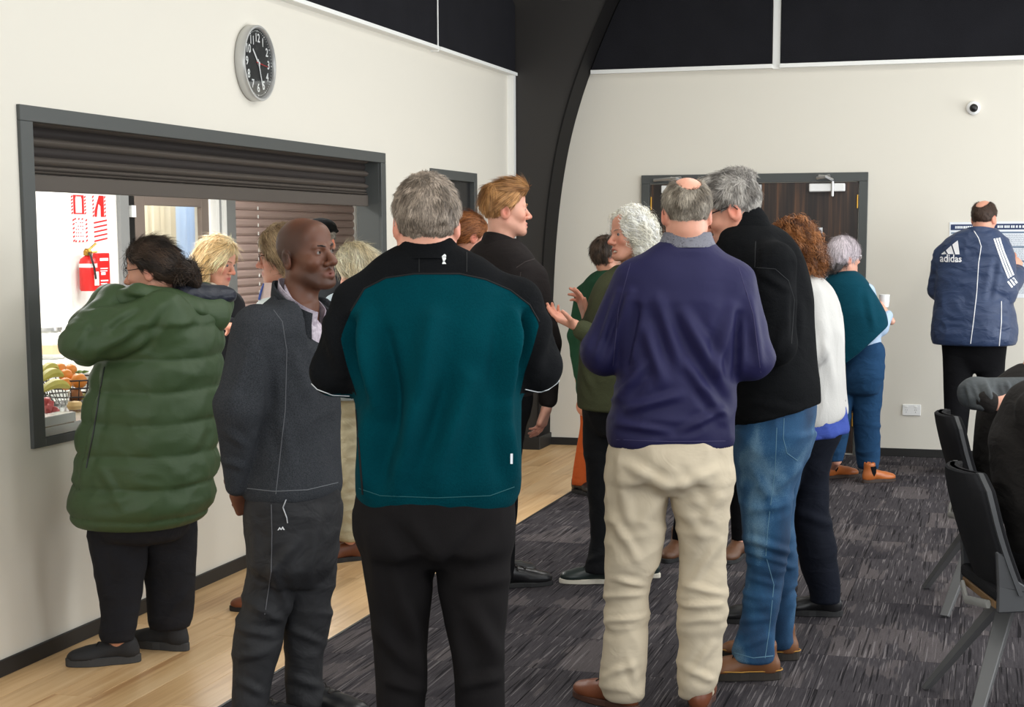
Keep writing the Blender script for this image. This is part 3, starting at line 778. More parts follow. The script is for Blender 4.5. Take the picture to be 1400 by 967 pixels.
struct(MB().box((KX - .12, 4.88, 2.8), (XL - TH, 18.12, 2.9)).build('ceiling_kitchen', m_ceil))
struct(MB().box((KX, 8.2, 0), (KX + .40, 9.62, 2.79)).build('wall_pier', m_kwall))
m_kfr = plain('taupe_aluminium', rgb(124, 112, 104), .45, metal=.2)
m_kgr = plain('grey_aluminium', rgb(150, 152, 152), .4, metal=.3)
yk = lambda px, y=300: on_x(px, y, KX)[1]
zk = lambda px, y: on_x(px, y, KX)[2]
d3 = struct(MB().box((KX - .02, yk(160), 0), (KX + .03, yk(172), 2.2)).box((KX - .02, yk(160), 2.06), (KX + .03, yk(292), 2.2)).build('door_3', m_kgr))
y0, y1, g0, g1 = yk(183), yk(284), yk(196.5), yk(274)
zg = zk(235, 282); lf = MB()
lf.box((KX - .03, y0, 0.01), (KX + .012, g0, 2.055)).box((KX - .03, g1, 0.01), (KX + .012, y1, 2.055)).box((KX - .03, g0, zg), (KX + .012, g1, 2.055)).box((KX - .03, g0, 0.01), (KX + .012, g1, .9))
lf.build('door_leaf', m_kfr, d3, bevel=0.003)
MB().box((KX - .015, g0, .9), (KX - .009, g1, zg)).build('pane', m_glass, d3)
MB().box((KX + .012, yk(175), zk(176, 297)), (KX + .035, yk(181), zk(176, 281))).build('hinge', m_plastic, d3)
MB().box((KX + .0, yk(172), 0), (KX + .006, yk(183), 2.06)).build('frame_gap', m_dark, d3)
MB().box((KX - .02, yk(288), 0), (KX + .05, yk(293), 2.4)).box((KX - .02, yk(299), 0), (KX + .05, yk(303), 2.4)).build('window_post', m_white, d3)
MB().box((KX - .02, yk(293), 0), (KX + .03, yk(299), 2.4)).build('post_channel', m_kgr, d3)
# curtain beyond the glazed door
cu = MB(); n = 64
for k in range(n):
    for kk in (0,):
        pass
ys = np.linspace(11.5, 13.9, 97); xsq = KX - .45 + .035 * np.sin(np.arange(97) * 1.7) + .012 * np.sin(np.arange(97) * .61)
def curtain(i0, i1, name, mat, label):
    c = MB(); m = i1 - i0
    v = [(xsq[i], ys[i], .0) for i in range(i0, i1)] + [(xsq[i], ys[i], 2.3) for i in range(i0, i1)] + [(xsq[i] - .008, ys[i], .0) for i in range(i0, i1)] + [(xsq[i] - .008, ys[i], 2.3) for i in range(i0, i1)]
    f = []
    for k in range(m - 1): f += [(k, k + 1, m + k + 1, m + k), (2 * m + k + 1, 2 * m + k, 3 * m + k, 3 * m + k + 1)]
    tag(c.add(v, f).build(name, mat, smooth=True), label, 'curtain')
curtain(0, 49, 'curtain', curtain_mat('cream_curtain', rgb(228, 222, 208)), 'cream pleated curtain behind the left half of the glazed kitchen door')
curtain(48, 97, 'curtain', curtain_mat('blue_curtain', rgb(222, 231, 241)), 'pale blue curtain behind the right half of the glazed kitchen door')
struct(MB().box((KX - 2.5, 9, 0), (KX - 2.4, 17, 2.8)).build('wall_beyond', m_kwall))
# brown slatted blind in the far window
vb = empty('slatted_blind', (KX + .02, 14.2, .95)); tag(vb, 'brown slatted blind filling the far kitchen window', 'blind')
m_sl = plain('brown_slat', rgb(188, 164, 156), .5, var=.06, vscale=2)
sz = .0757; sm = None
for k in range(19):
    zz = .92 + k * sz
    if sm is None:
        prof = [(KX - .01, 12.9, .002), (KX + .012, 12.9, .004), (KX + .026, 12.9, sz * .3), (KX + .026, 12.9, sz * .72), (KX + .012, 12.9, sz - .002), (KX - .01, 12.9, sz + .006)]
        o = MB().prism(prof, (0, 15.66 - 12.9, 0)).build('slat', m_sl); sm = o.data
    else: o = bpy.data.objects.new('slat', sm); COL.objects.link(o)
    o.parent = vb; o.matrix_parent_inverse = Matrix.Translation(-vb.location); o.location = (0, 0, zz)
cdm = MB()
for py in (13.35,):
    for k in range(19): cdm.tube([(KX + .028, py, .925 + k * sz), (KX + .028, py, .955 + k * sz)], .007, 5)
off(stuff(cdm.build('ladder_cord', m_white)), vb)
struct(MB().box((KX - .02, 15.66, .85), (KX + .04, 15.95, 2.4)).build('trim_6', m_white))
struct(MB().box((KX, 12.75, .86), (KX + .06, 15.7, .90)).box((KX - .02, 12.72, 0.9), (KX + .03, 12.9, 2.4)).build('window_1', m_kgr))

# fire point: signs, extinguisher, blanket pack
def sign(p0, p1, q0, q1, label, kind):
    ya, yb_, zt, zb = yk(p0, 290), yk(p1, 290), zk((p0 + p1) / 2, q0), zk((p0 + p1) / 2, q1)
    e = empty('fire_sign', (KX + .002, (ya + yb_) / 2, zb)); tag(e, label, 'sign')
    off(MB().box((KX + .001, ya, zb), (KX + .004, yb_, zt)).build('sheet', m_paper if kind != 'x' else m_red), e)
    W_, H_ = yb_ - ya, zt - zb; s = MB(); x = KX + .0042
    def pq(pts): s.prism([(x, ya + u * W_, zb + v * H_) for u, v in pts], (.001, 0, 0))
    if kind in ('ext', 'blk'):
        if kind == 'ext': pq([(.14, .04), (.14, .97), (.36, .97), (.28, .8), (.28, .04)]); pq([(.86, .04), (.86, .97), (.64, .97), (.72, .8), (.72, .04)]); pq([(.36, .97), (.36, .9), (.64, .9), (.64, .97)]); pq([(.28, .04), (.28, .1), (.72, .1), (.72, .04)])
        else: pq([(.14, .04), (.14, .3), (.5, .95), (.86, .95), (.86, .04), (.6, .04), (.6, .5), (.45, .6), (.35, .3), (.3, .04)])
        for v in np.arange(.02, .95, .16):
            pq([(.0, v), (.0, v + .08), (.11, v + .14), (.11, v + .06)]); pq([(.89, v), (.89, v + .08), (1, v + .14), (1, v + .06)])
    elif kind == 'stripe':
        for v in np.arange(.0, .95, .2):
            if .42 < v < .5: continue
            pq([(.0, v), (.0, v + .07), (1, v + .2), (1, v + .13)])
    else:
        for v in np.arange(.0, 1, .17): pq([(.0, v), (.0, v + .07), (.12, v + .12), (.12, v + .05)]); pq([(.88, v), (.88, v + .07), (1, v + .12), (1, v + .05)])
        for v in (.0, .92): [pq([(u, v), (u + .1, v), (u + .14, v + .07), (u + .04, v + .07)]) for u in (.12, .36, .6)]
        rr = random.Random(3)
        for v in (.22, .36, .5, .64, .78): [pq([(u, v), (u + .07, v), (u + .07, v + .04), (u, v + .04)]) for u in (.2, .34, .5, .64) if rr.random() < .75]
    stuff(off(s.build('print', m_red), e))
    return e
sign(97, 117, 266, 294, 'red sign with a white extinguisher picture left of the pair on the kitchen wall', 'ext')
sign(126, 144, 266, 298, 'red sign picturing a person with a fire blanket right of the pair', 'blk')
sign(98, 118, 298, 331, 'white sign edged in red dashes under the extinguisher picture', 'txt')
sign(127, 145, 300, 331, 'white sign of red diagonal stripes under the fire blanket picture', 'stripe')
ya, yb_ = on_x(108, 370, KX + .085)[1], on_x(133, 370, KX + .085)[1]; yc = (ya + yb_) / 2; zb, zt = zk(120, 397), zk(120, 349); r = .064
fe = empty('fire_extinguisher', (KX + .085, yc, zb)); tag(fe, 'red fire extinguisher with a white band hung below the red signs', 'fire extinguisher')
c = (KX + .085, yc, zb)
H_ = zt - zb
off(MB().lathe([(r * .92, 0), (r, .01), (r, H_ * .78), (r * .85, H_ * .9), (r * .4, H_ * .98), (r * .3, H_)], c, 24).build('cylinder', m_red, smooth=True), fe)
off(MB().lathe([(r + .002, H_ * .66), (r + .002, H_ * .77)], c, 24).build('band', m_white, smooth=True), fe)
off(MB().lathe([(.03, H_), (.03, H_ + .03), (.018, H_ + .05)], c, 12).tube([(KX + .085, yc - .03, zt + .03), (KX + .09, yc + .03, zt + .05), (KX + .10, yc + .09, zt + .085)], .008).tube([(KX + .085, yc - .03, zt + .02), (KX + .09, yc + .05, zt + .02), (KX + .10, yc + .10, zt + .025)], .007).build('valve_handle', m_brass), fe)
off(MB().tube([(KX + .10, yc - .01, zt + .02), (KX + .14, yc - .05, zt), (KX + .165, yc - .05, zt - .08), (KX + .165, yc - .03, zt - .17)], .008).build('hose', m_dark, smooth=True), fe)
off(MB().box((KX + .085 + r * .9, yc - .02, zb + .04), (KX + .09 + r, yc + .03, zb + .14)).build('label_plate', m_white), fe)
bp = empty('fire_blanket', (KX + .03, yk(142), zk(142, 395))); tag(bp, 'flat red fire blanket pack beside the extinguisher', 'fire blanket')
ya, yb_ = on_x(133, 370, KX + .04)[1], on_x(150, 370, KX + .04)[1]; zb, zt = zk(141, 394), zk(141, 346)
off(MB().box((KX + .004, ya, zb), (KX + .045, yb_, zt)).build('pack', m_red, bevel=0.006), bp)
wq = yb_ - ya; pr = MB()
for v0, v1, u0, u1 in ((.78, .86, .18, .85), (.55, .58, .2, .8), (.48, .51, .2, .75), (.38, .46, .25, .6), (.2, .24, .2, .8), (.12, .15, .2, .7)):
    pr.box((KX + .045, ya + wq * u0, zb + (zt - zb) * v0), (KX + .0462, ya + wq * u1, zb + (zt - zb) * v1))
off(pr.build('print', m_paper), bp)
off(MB().box((KX + .02, ya + wq * .3, zb - .09), (KX + .025, ya + wq * .4, zb)).box((KX + .02, ya + wq * .6, zb - .09), (KX + .025, ya + wq * .7, zb)).build('pull_tape', m_paper), bp)

# far kitchen bench with jar and green-handled jug
tag(MB().box((KX + .42, 6.0, .0), (KX + .95, 10.4, .90)).build('kitchen_bench', m_white, bevel=0.006), 'white kitchen bench in front of the far wall under the fire signs', 'bench')
BXX = KX + .68
j = on_x(66, 475, BXX); jz = .901
gj = empty('glass_jar', (BXX, j[1], jz)); tag(gj, 'squat glass jar of biscuits with a silver lid on the far bench', 'jar')
off(MB().lathe([(.10, 0), (.125, .03), (.13, .10), (.115, .15), (.085, .17), (.085, .18)], (BXX, j[1], jz), 8).build('jar_body', plain('jar_glass', rgb(206, 206, 200), .12, spec=.8), smooth=False), gj)
off(MB().lathe([(.09, .18), (.09, .20), (.05, .212)], (BXX, j[1], jz), 16).build('lid', m_silver, smooth=True), gj)
off(MB().lathe([(.127, .035), (.131, .09)], (BXX, j[1], jz), 8).build('label_band', plain('biscuit', rgb(220, 186, 150), .7)), gj)
k_ = on_x(84, 465, BXX)
jg = empty('jug', (BXX, k_[1], jz)); tag(jg, 'white jug with a curved green handle on the far bench', 'jug')
off(MB().lathe([(.07, 0), (.075, .02), (.065, .15), (.07, .2)], (BXX - .1, k_[1] + .10, jz), 20).build('jug_body', m_white, smooth=True), jg)
off(MB().tube([(BXX - .07, k_[1] + .14, jz + .19), (BXX - .05, k_[1] + .20, jz + .19), (BXX - .04, k_[1] + .225, jz + .13), (BXX - .06, k_[1] + .17, jz + .05)], .011).build('jug_handle', plain('green_plastic', rgb(36, 110, 60), .4), smooth=True), jg)
# ------------------------------------------------------------------ people: heads, hands, hair, clothes, shoes
m_skin = attr_mat('skin', rough=0.48, sss=0.10, bump=0.08, bscale=260, spec=0.4, var=0.07, vscale=26)
m_hair = attr_mat('hair', rough=0.55, bump=0.0, spec=0.35, var=0.12, vscale=40)
m_eye = attr_mat('eye', rough=0.45, bump=0.0, spec=0.08, var=0.0)
def rotm(yaw, pitch=0.0, roll=0.0):
    cy, sy, cp, sp, cr, sr = math.cos(yaw), math.sin(yaw), math.cos(pitch), math.sin(pitch), math.cos(roll), math.sin(roll)
    Z = np.array([[cy, -sy, 0], [sy, cy, 0], [0, 0, 1]]); X = np.array([[1, 0, 0], [0, cp, -sp], [0, sp, cp]]); Y = np.array([[cr, 0, sr], [0, 1, 0], [-sr, 0, cr]])
    return Z @ X @ Y
class Frame:
    def __init__(s, c, R, sc=1.0): s.c, s.R, s.s = np.array(c, float), np.array(R, float), sc
    def P(s, q): return s.c + s.R @ (np.array(q, float) * s.s)
    def inv(s, V): return ((V - s.c) @ s.R) / s.s
    def ell(s, c, r, R=None): return ell(s.P(c), np.array(r) * s.s, s.R if R is None else s.R @ R)
    def cone(s, a, b, ra, rb): return cone(s.P(a), s.P(b), ra * s.s, rb * s.s)
    def half(s, n, c, r=0.24):
        """solid n.q < c, limited to the head's neighbourhood"""
        n = np.array(n, float); n /= np.linalg.norm(n); w = s.R @ n; off = w @ s.c + c * s.s
        return half(w, off, s.c - r, s.c + r)
def head_prims(F, fem=False, jaw=1.0, nose=1.0, mouth=0.0, fat=0.0, ears=True, chin=1.0, lips=1.0):
    E, C = F.ell, F.cone; p = []
    p += [(E((0, -.012, .030), (.075, .094, .086)), 0), (E((0, .045, .052), (.058, .040, .046)), .02),
          (E((0, .026, -.032), (.059 + fat, .058, .085)), .03)]
    for sx in (-1, 1):
        p += [(C((sx * .050 * jaw, -.010, -.055), (sx * .024 * jaw, .060, -.098), .018 + fat, .018), .025),
              (E((sx * .041, .053, -.028), (.023, .025, .022)), .02),
              (C((sx * .036, .073, .0175), (sx * .012, .083, .0135), .0085 if fem else .0105, .010), .012)]
    p += [(E((0, .070, -.101), (.022 * chin, .020, .018)), .018), (E((0, .058, -.070), (.034, .026, .028)), .02)]
    for sx in (-1, 1): p.append((E((sx * .032, .096, .0005), (.0185, .017, .0125)), .010, 'cut'))
    n = nose
    p += [(C((0, .080, .008), (0, .100 + .004 * n, -.032), .0082, .0112 * n), .008), (E((0, .103 + .003 * n, -.036), (.0125 * n, .012, .0108)), .006)]
    for sx in (-1, 1):
        p += [(E((sx * .0125 * n, .093, -.040), (.0088 * n, .012, .0088)), .006), (E((sx * .0068 * n, .103, -.048), (.0038, .006, .004)), .002, 'cut')]
    g = mouth; l = lips
    p += [(C((-.024, .0775, -.0695), (0, .0885, -.0655), .0045 * l, .0062 * l), .006), (C((.024, .0775, -.0695), (0, .0885, -.0655), .0045 * l, .0062 * l), .006),
          (C((-.019, .079, -.0765 - g), (0, .087, -.0785 - g), .005 * l, .0072 * l), .006), (C((.019, .079, -.0765 - g), (0, .087, -.0785 - g), .005 * l, .0072 * l), .006),
          (E((0, .094 if g else .1005, -.0715 - g * .5), (.0235 + g * .2, .024 if g else .013, .0010 + g * .5)), .0015, 'cut')]
    for sx in (-1, 1):
        p += [(E((sx * .0315, .0705, .0005), (.0145, .0145, .0128)), .004), (E((sx * .0315, .0880, -.0008), (.0125, .013, .0047)), .0015, 'cut')]
        if ears:
            R = rotm(-sx * .30, 0.12); a = np.array([sx * .0770, -.021, -.012])
            p += [(E(a, (.0095, .0225, .0325), R), .006), (E(a + (sx * .0085, .003, .004), (.0060, .0125, .0200), R), .003, 'cut'), (E(a + (sx * .004, .010, -.006), (.005, .005, .009), R), .003)]
    return p
def skin_cols(V, F, base, lip=None, flush=0.35, stub=None, bald=None):
    """skin colour by place: lips, cheeks and ears redder, shaved beard greyer"""
    q = F.inv(V); base = np.array(base); c = np.tile(base, (len(V), 1))
    def blob(ctr, r): return np.exp(-(((q - np.array(ctr)) / np.array(r)) ** 2).sum(1))
    red = base * np.array([1.02, .62, .58])
    for sx in (-1, 1):
        for ctr, r, w in (((sx * .042, .07, -.035), (.02, .03, .02), .7), ((sx * .08, -.02, -.01), (.014, .025, .04), 1.0)):
            k = np.clip(blob(ctr, r) * flush * w * 1.6, 0, 1)[:, None]; c = c * (1 - k) + red * k
    k = np.clip(blob((0, .112, -.036), (.018, .02, .016)) * flush * 1.3, 0, 1)[:, None]; c = c * (1 - k) + red * k
    if stub is not None:
        k = np.clip((blob((0, .075, -.09), (.06, .05, .035)) + blob((.045, .03, -.08), (.03, .05, .03)) + blob((-.045, .03, -.08), (.03, .05, .03))) * .9, 0, .8)[:, None]
        k *= (1 - np.clip(blob((0, .09, -.072), (.03, .03, .012)), 0, 1))[:, None]
        c = c * (1 - k) + np.array(stub) * k
    if bald is not None:
        sg = lambda v, w: 1 / (1 + np.exp(-np.clip(v / w, -30, 30)))
        k = sg(q[:, 2] - .62 * q[:, 1] + .012, .006) * sg(.028 - .8 * q[:, 1] + .6 * q[:, 2] * .5, .010) * (1 - np.clip(blob((0, -.01, .125), (.06, .085, .05)) * 1.3, 0, 1)) * sg(q[:, 2] + .075, .008)
        k = (k * .75)[:, None]; c = c * (1 - k) + np.array(bald) * k
    if lip is not None:
        k = np.clip(blob((0, .088, -.0715), (.020, .02, .0085)) * 1.5, 0, 1)[:, None]; k[q[:, 1] < .068] = 0
        c = c * (1 - k) + np.array(lip) * k
    return c
def eyes(person, F, iris=(.10, .06, .03), gaze=(0, 1, 0)):
    g = np.array(gaze, float); g /= np.linalg.norm(g)
    for sx in (-1, 1):
        n, m = 14, 20; V = []
        for i in range(n + 1):
            for j in range(m): a, b = PI * i / n, 2 * PI * j / m; V.append((math.sin(a) * math.cos(b), math.cos(a), math.sin(a) * math.sin(b)))
        V = np.array(V); fcs = []
        for i in range(n):
            for j in range(m): fcs.append((i * m + j, i * m + (j + 1) % m, (i + 1) * m + (j + 1) % m, (i + 1) * m + j))
        # turn the pole (y) to the gaze
        u = np.cross((0, 0, 1), g); u /= np.linalg.norm(u) + 1e-9; R = np.stack([-u, g, np.cross(-u, g)], 1)
        Vg = V @ R.T
        ang = np.arccos(np.clip(V[:, 1], -1, 1))
        col = np.where(ang[:, None] < .24, .008, np.where(ang[:, None] < .60, np.array(iris), np.array((.24, .215, .20))))
        mk('eye', F.P((0, 0, 0)) + (Vg * .0124 + np.array((sx * .0315, .0712, .0))) * F.s @ F.R.T, [np.array(fcs)], m_eye, person.root, True, col)
def brows(person, F, col, thick=.0035):
    for sx in (-1, 1):
        pts = [(sx * x, y + .004, z) for x, y, z in ((.013, .089, .0155), (.024, .087, .020), (.036, .080, .0215), (.047, .066, .017))]
        P = build_field([(c, .002) for c in [F.cone(pts[i], pts[i + 1], thick * (1, 1.1, .9)[i], thick * (1.1, .9, .5)[i]) for i in range(3)]], .0028)
        V, Q = P; mk('eyebrow', V, [Q], m_hair, person.root, True, np.tile(np.array(col), (len(V), 1)))
# --- hair ---------------------------------------------------------
def hair_prims(F, style, opt=None):
    E, C, Hf = F.ell, F.cone, F.half; p = []
    def cap(g, top=0.0):
        return [(E((0, -.012, .030 + top / 2), (.075 + g, .094 + g, .086 + g + top / 2)), 0)]
    def line(front=.047, side=.0, slope=.72, low=-.078):
        # forehead line, side/nape line
        return [(Hf((0, -.80, .60), -front * .80), .004, 'cut'), (Hf((0, -slope, 1), (side - .008) / math.hypot(1, slope)), .004, 'cut'), (Hf((0, 0, 1), low), .01, 'cut')]
    ear = [(E((sx * .088, -.010, -.022), (.032, .027, .040)), .006, 'cut') for sx in (-1, 1)]
    if style == 'short': p = cap(.010) + line(low=-.050) + ear
    elif style == 'crop': p = cap(.0065) + line() + ear
    elif style == 'bald_top':
        p = cap(.007) + [(E((0, -.062, .120), (.046, .078, .060)), .008, 'cut'), (E((0, .05, .10), (.05, .08, .05)), .006, 'cut')] + line(front=.03) + ear
    elif style == 'thick':
        p = cap(.0065) + [(E((0, -.012, .080), (.080, .100, .058)), .02), (E((0, .040, .098), (.062, .058, .042)), .02)] + line(front=.06, side=.004, low=-.052) + ear
    elif style == 'swept':
        p = cap(.006) + [(E((0, .022, .092), (.062, .080, .050)), .02), (E((0, .066, .098), (.050, .034, .034)), .02), (E((0, -.075, .055), (.058, .046, .062)), .02)] + line(front=.062, side=.012) + ear
    elif style == 'curly_bob':
        p = cap(.013, .002) + [(E((sx * .072, -.028, -.035), (.032, .058, .082)), .03) for sx in (-1, 1)] + [(E((0, -.085, -.035), (.078, .042, .088)), .03)]
        p += [(E((0, .108, -.018), (.066, .086, .108)), .010, 'cut')]
    elif style == 'curly':
        p = cap(.022, .004) + [(E((sx * .075, -.035, -.030), (.042, .068, .078)), .03) for sx in (-1, 1)] + [(E((0, -.085, -.035), (.085, .055, .082)), .03)]
        p += [(E((0, .105, -.040), (.058, .078, .098)), .012, 'cut')]
    elif style == 'bun':
        p = cap(.014, .004) + line(front=.050, side=.004, slope=.9, low=-.07) + [(E((sx * .090, -.006, -.026), (.030, .030, .040)), .006, 'cut') for sx in (-1, 1)]
        p += [(C((0, -.085, -.012), (0, -.125, -.022), .045, .036), .02), (E((.0, -.155, -.022), (.044, .040, .042)), .01), (E((.012, -.168, -.055), (.030, .026, .036)), .015)]
    elif style == 'ponytail':
        p = cap(.012) + line(front=.058, side=-.01, low=-.07) + ear + [(C((0, -.10, .0), (0, -.135, -.12), .026, .022), .02)]
    elif style == 'long':
        p = cap(.017, .006) + [(C((sx * .080, -.020, .0), (sx * .083, -.006, -.150), .034, .030), .03) for sx in (-1, 1)] + [(C((0, -.085, .0), (0, -.090, -.165), .058, .055), .03)]
        p += [(E((0, .098, -.045), (.056, .078, .105)), .010, 'cut')]
    elif style == 'bob':
        p = cap(.018, .010) + [(E((sx * .074, -.028, -.022), (.030, .058, .058)), .02) for sx in (-1, 1)] + [(E((0, -.085, -.03), (.064, .038, .064)), .02)]
        p += [(E((0, .100, -.048), (.060, .075, .094)), .010, 'cut'), (Hf((0, 0, 1), -.078), .01, 'cut')]
    elif style == 'bowl':
        p = cap(.022, .008) + [(E((0, -.065, .03), (.085, .062, .062)), .03), (E((0, -.075, -.045), (.062, .045, .048)), .02)]
        p += [(E((0, .100, -.045), (.060, .075, .100)), .010, 'cut'), (Hf((0, -.55, 1), -.030), .01, 'cut')] + ear
    elif style == 'mature':
        p = cap(.016, .004) + line(front=.05, side=-.012, low=-.085) + ear
    return p
def hair_dir(q, style):
    """combing direction in head coordinates"""
    n = len(q)
    crown = np.array((0, -.055, .105))
    d = q - crown
    if style in ('swept',): d = np.stack([q[:, 0] * 1.5, np.where(q[:, 1] < -.05, -.15, -1.0), np.where(q[:, 1] < -.05, -1.2, np.where(q[:, 2] < .08, -.7, .02))], 1)
    elif style in ('bun', 'ponytail'): d = np.array((0, -.13, -.01)) - q
    elif style in ('long', 'bob', 'curly_bob', 'curly', 'bowl'): d = d * np.array((1, .8, .4)) + np.array((0, -.03, -.10)) + np.stack([np.zeros(n), np.where(q[:, 1] > .0, -.10, 0), np.zeros(n)], 1)
    elif style == 'thick': d = d * np.array((1, 1, .5)) + np.stack([np.zeros(n), np.where(q[:, 1] > 0, .06, 0), np.where(q[:, 2] > .07, .03, -.05)], 1)
    else: d = d + np.array((0, 0, -.03))
    return d
def make_hair(person, F, style, colfn, n=3500, length=.03, width=.0018, lift=.25, curl=0.0, h=.0055, prims=None, name='hair', rough=.004, freq=60, seed=0, wave=0.0):
    V, Q = build_field(prims or hair_prims(F, style), h * F.s)
    if not len(V): return
    N = vnormals(V, Q); q = F.inv(V)
    V = V + N * (rough * vnoise(q * freq + 11, seed + 1) + rough * .6 * vnoise(q * freq * 2.3, seed + 2))[:, None]
    N = vnormals(V, Q); q = F.inv(V)
    rs = np.random.RandomState(seed + 5)
    T = np.concatenate([Q[:, [0, 1, 2]], Q[:, [0, 2, 3]]])
    ar = np.linalg.norm(np.cross(V[T[:, 1]] - V[T[:, 0]], V[T[:, 2]] - V[T[:, 0]]), axis=1); t = T[rs.choice(len(T), n, p=ar / ar.sum())]
    b = rs.rand(n, 2); fl = b.sum(1) > 1; b[fl] = 1 - b[fl]
    w0 = (1 - b.sum(1))[:, None]
    P = V[t[:, 0]] * w0 + V[t[:, 1]] * b[:, :1] + V[t[:, 2]] * b[:, 1:]
    Nn = N[t[:, 0]] * w0 + N[t[:, 1]] * b[:, :1] + N[t[:, 2]] * b[:, 1:]; Nn /= np.linalg.norm(Nn, axis=1, keepdims=True)
    d = hair_dir(F.inv(P), style) @ F.R.T
    d += .02 * rs.randn(n, 3)
    d -= Nn * (d * Nn).sum(1, keepdims=True); d /= np.linalg.norm(d, axis=1, keepdims=True) + 1e-9
    S = 5 if curl or wave else 4; L = length * F.s * (.6 + .8 * rs.rand(n))[:, None]
    side = np.cross(Nn, d); rnd_a = rs.rand(n) * 6.28; pts = []; keep = np.ones(n, bool); sparse = rs.rand(n) ** 3
    for k in range(S):
        u = k / (S - 1)
        p = P + d * L * (u - .15) + Nn * (L * lift * u * u * .5 * (1 - curl * .6) + .0006 + .0012 * math.sin(PI * u))
        if curl: p = p + (side * np.sin(rnd_a + u * 6.0)[:, None] + Nn * np.cos(rnd_a + u * 6.0)[:, None]) * L * .28 * curl
        if wave: p = p + side * (np.sin(rnd_a * .3 + u * 5.0) * wave)[:, None]
        pts.append(p); qq = F.inv(p)
        keep &= (((qq - np.array((0, .105, -.035))) / np.array((.062, .072, .100))) ** 2).sum(1) > 1
        if style == 'curly_bob': keep &= (((qq - np.array((0, .112, -.018))) / np.array((.066, .084, .108))) ** 2).sum(1) > 1
        if style == 'bald_top': keep &= (((qq - np.array((0, -.062, .120))) / np.array((.044, .075, .058))) ** 2).sum(1) > 1 - .75 * sparse
    P, d, side = P[keep], d[keep], side[keep]; pts = [p[keep] for p in pts]; n = len(P)
    if style in ('short', 'thick', 'bald_top', 'swept'):
        sh_ = np.clip(.40 + (F.inv(P)[:, 2:3] + .03) * 9, .40, 1); pts = [pts[0] + (p - pts[0]) * sh_ for p in pts]
    wd = width * F.s * np.array([.8, 1, .9, .6, .25] if S == 5 else [.8, 1, .8, .25])
    vs = []
    for k in range(S): vs += [pts[k] - side * wd[k] * .5, pts[k] + side * wd[k] * .5]
    vs = np.stack(vs, 1).reshape(-1, 3)
    base = np.arange(n)[:, None] * (2 * S); f = []
    for k in range(S - 1): f.append(np.concatenate([base + 2 * k, base + 2 * k + 1, base + 2 * k + 3, base + 2 * k + 2], 1))
    f = np.concatenate(f) + len(V)
    cb = colfn(q) * .72; cs = np.repeat(colfn(F.inv(P)) * (.62 + .85 * rs.rand(n, 1)), 2 * S, 0)
    mk(name, np.concatenate([V, vs]), [Q, f], m_hair, person.root, True, np.clip(np.concatenate([cb, cs]), 0, 1))
def flat_col(c): c = np.array(c); return lambda q: np.tile(c, (len(q), 1))
def grey_mix(c1, c2, f=45, bias=0.0, seed=0):
    c1, c2 = np.array(c1), np.array(c2)
    def fn(q):
        k = np.clip(.5 + .9 * vnoise(q * f, seed) + bias, 0, 1)[:, None]; return c1 * (1 - k) + c2 * k
    return fn
# --- hands ---------------------------------------------------------
def hand_prims(Wp, f, n, side, curl=(30, 35, 40, 45), thumb=(.55, .75, .25), spread=8, sc=1.0):
    """wrist point, finger direction f, palm-facing direction n, side 'L'/'R'; finger curls in degrees"""
    Wp, f, n = (np.array(v, float) for v in (Wp, f, n)); f /= np.linalg.norm(f); n = n - f * (n @ f); n /= np.linalg.norm(n)
    t = np.cross(f, n) * (1 if side == 'R' else -1)
    sc = sc * 1.0; out = []
    def rot(v, ax, a): return v * math.cos(a) + np.cross(ax, v) * math.sin(a) + ax * (ax @ v) * (1 - math.cos(a))
    ks = [(.029, .088, .074, .0088), (.010, .092, .083, .0090), (-.010, .088, .076, .0086), (-.028, .080, .060, .0076)]
    for i, (o, l, ln, r) in enumerate(ks):
        K = Wp + (f * l + t * o) * sc
        out.append((cone(Wp + t * o * .55 * sc + f * .012 * sc, K, .0165 * sc, .0125 * sc), .010))
        dirv = rot(f, n, (-1 if side == 'R' else 1) * math.radians(spread) * (-o / .03)); p = K
        ax = np.cross(dirv, n); ax /= np.linalg.norm(ax)
        for j, seg in enumerate((.46, .30, .24)):
            a = math.radians(curl[i]) * (.9, 1.0, .75)[j]
            dirv = rot(dirv, ax, a)
            q = p + dirv * ln * seg * sc
            out.append((cone(p, q, r * (1, .93, .86)[j] * sc, r * (.93, .86, .76)[j] * sc), .0035)); p = q
    th = f * thumb[0] + t * thumb[1] + n * thumb[2]; th /= np.linalg.norm(th)
    B = Wp + (f * .022 + t * .020 + n * .004) * sc; M_ = B + th * .046 * sc
    th2 = th * .8 + f * .5; th2 /= np.linalg.norm(th2); Q1 = M_ + th2 * .032 * sc; Q2 = Q1 + (th2 * .9 + f * .2) * .022 * sc
    out += [(cone(B, M_, .0165 * sc, .0118 * sc), .010), (cone(M_, Q1, .0115 * sc, .0100 * sc), .004), (cone(Q1, Q2, .0100 * sc, .0082 * sc), .003)]
    out.append((cone(Wp - f * .05 * sc, Wp + f * .01 * sc, .024 * sc, .022 * sc), .012))
    return out
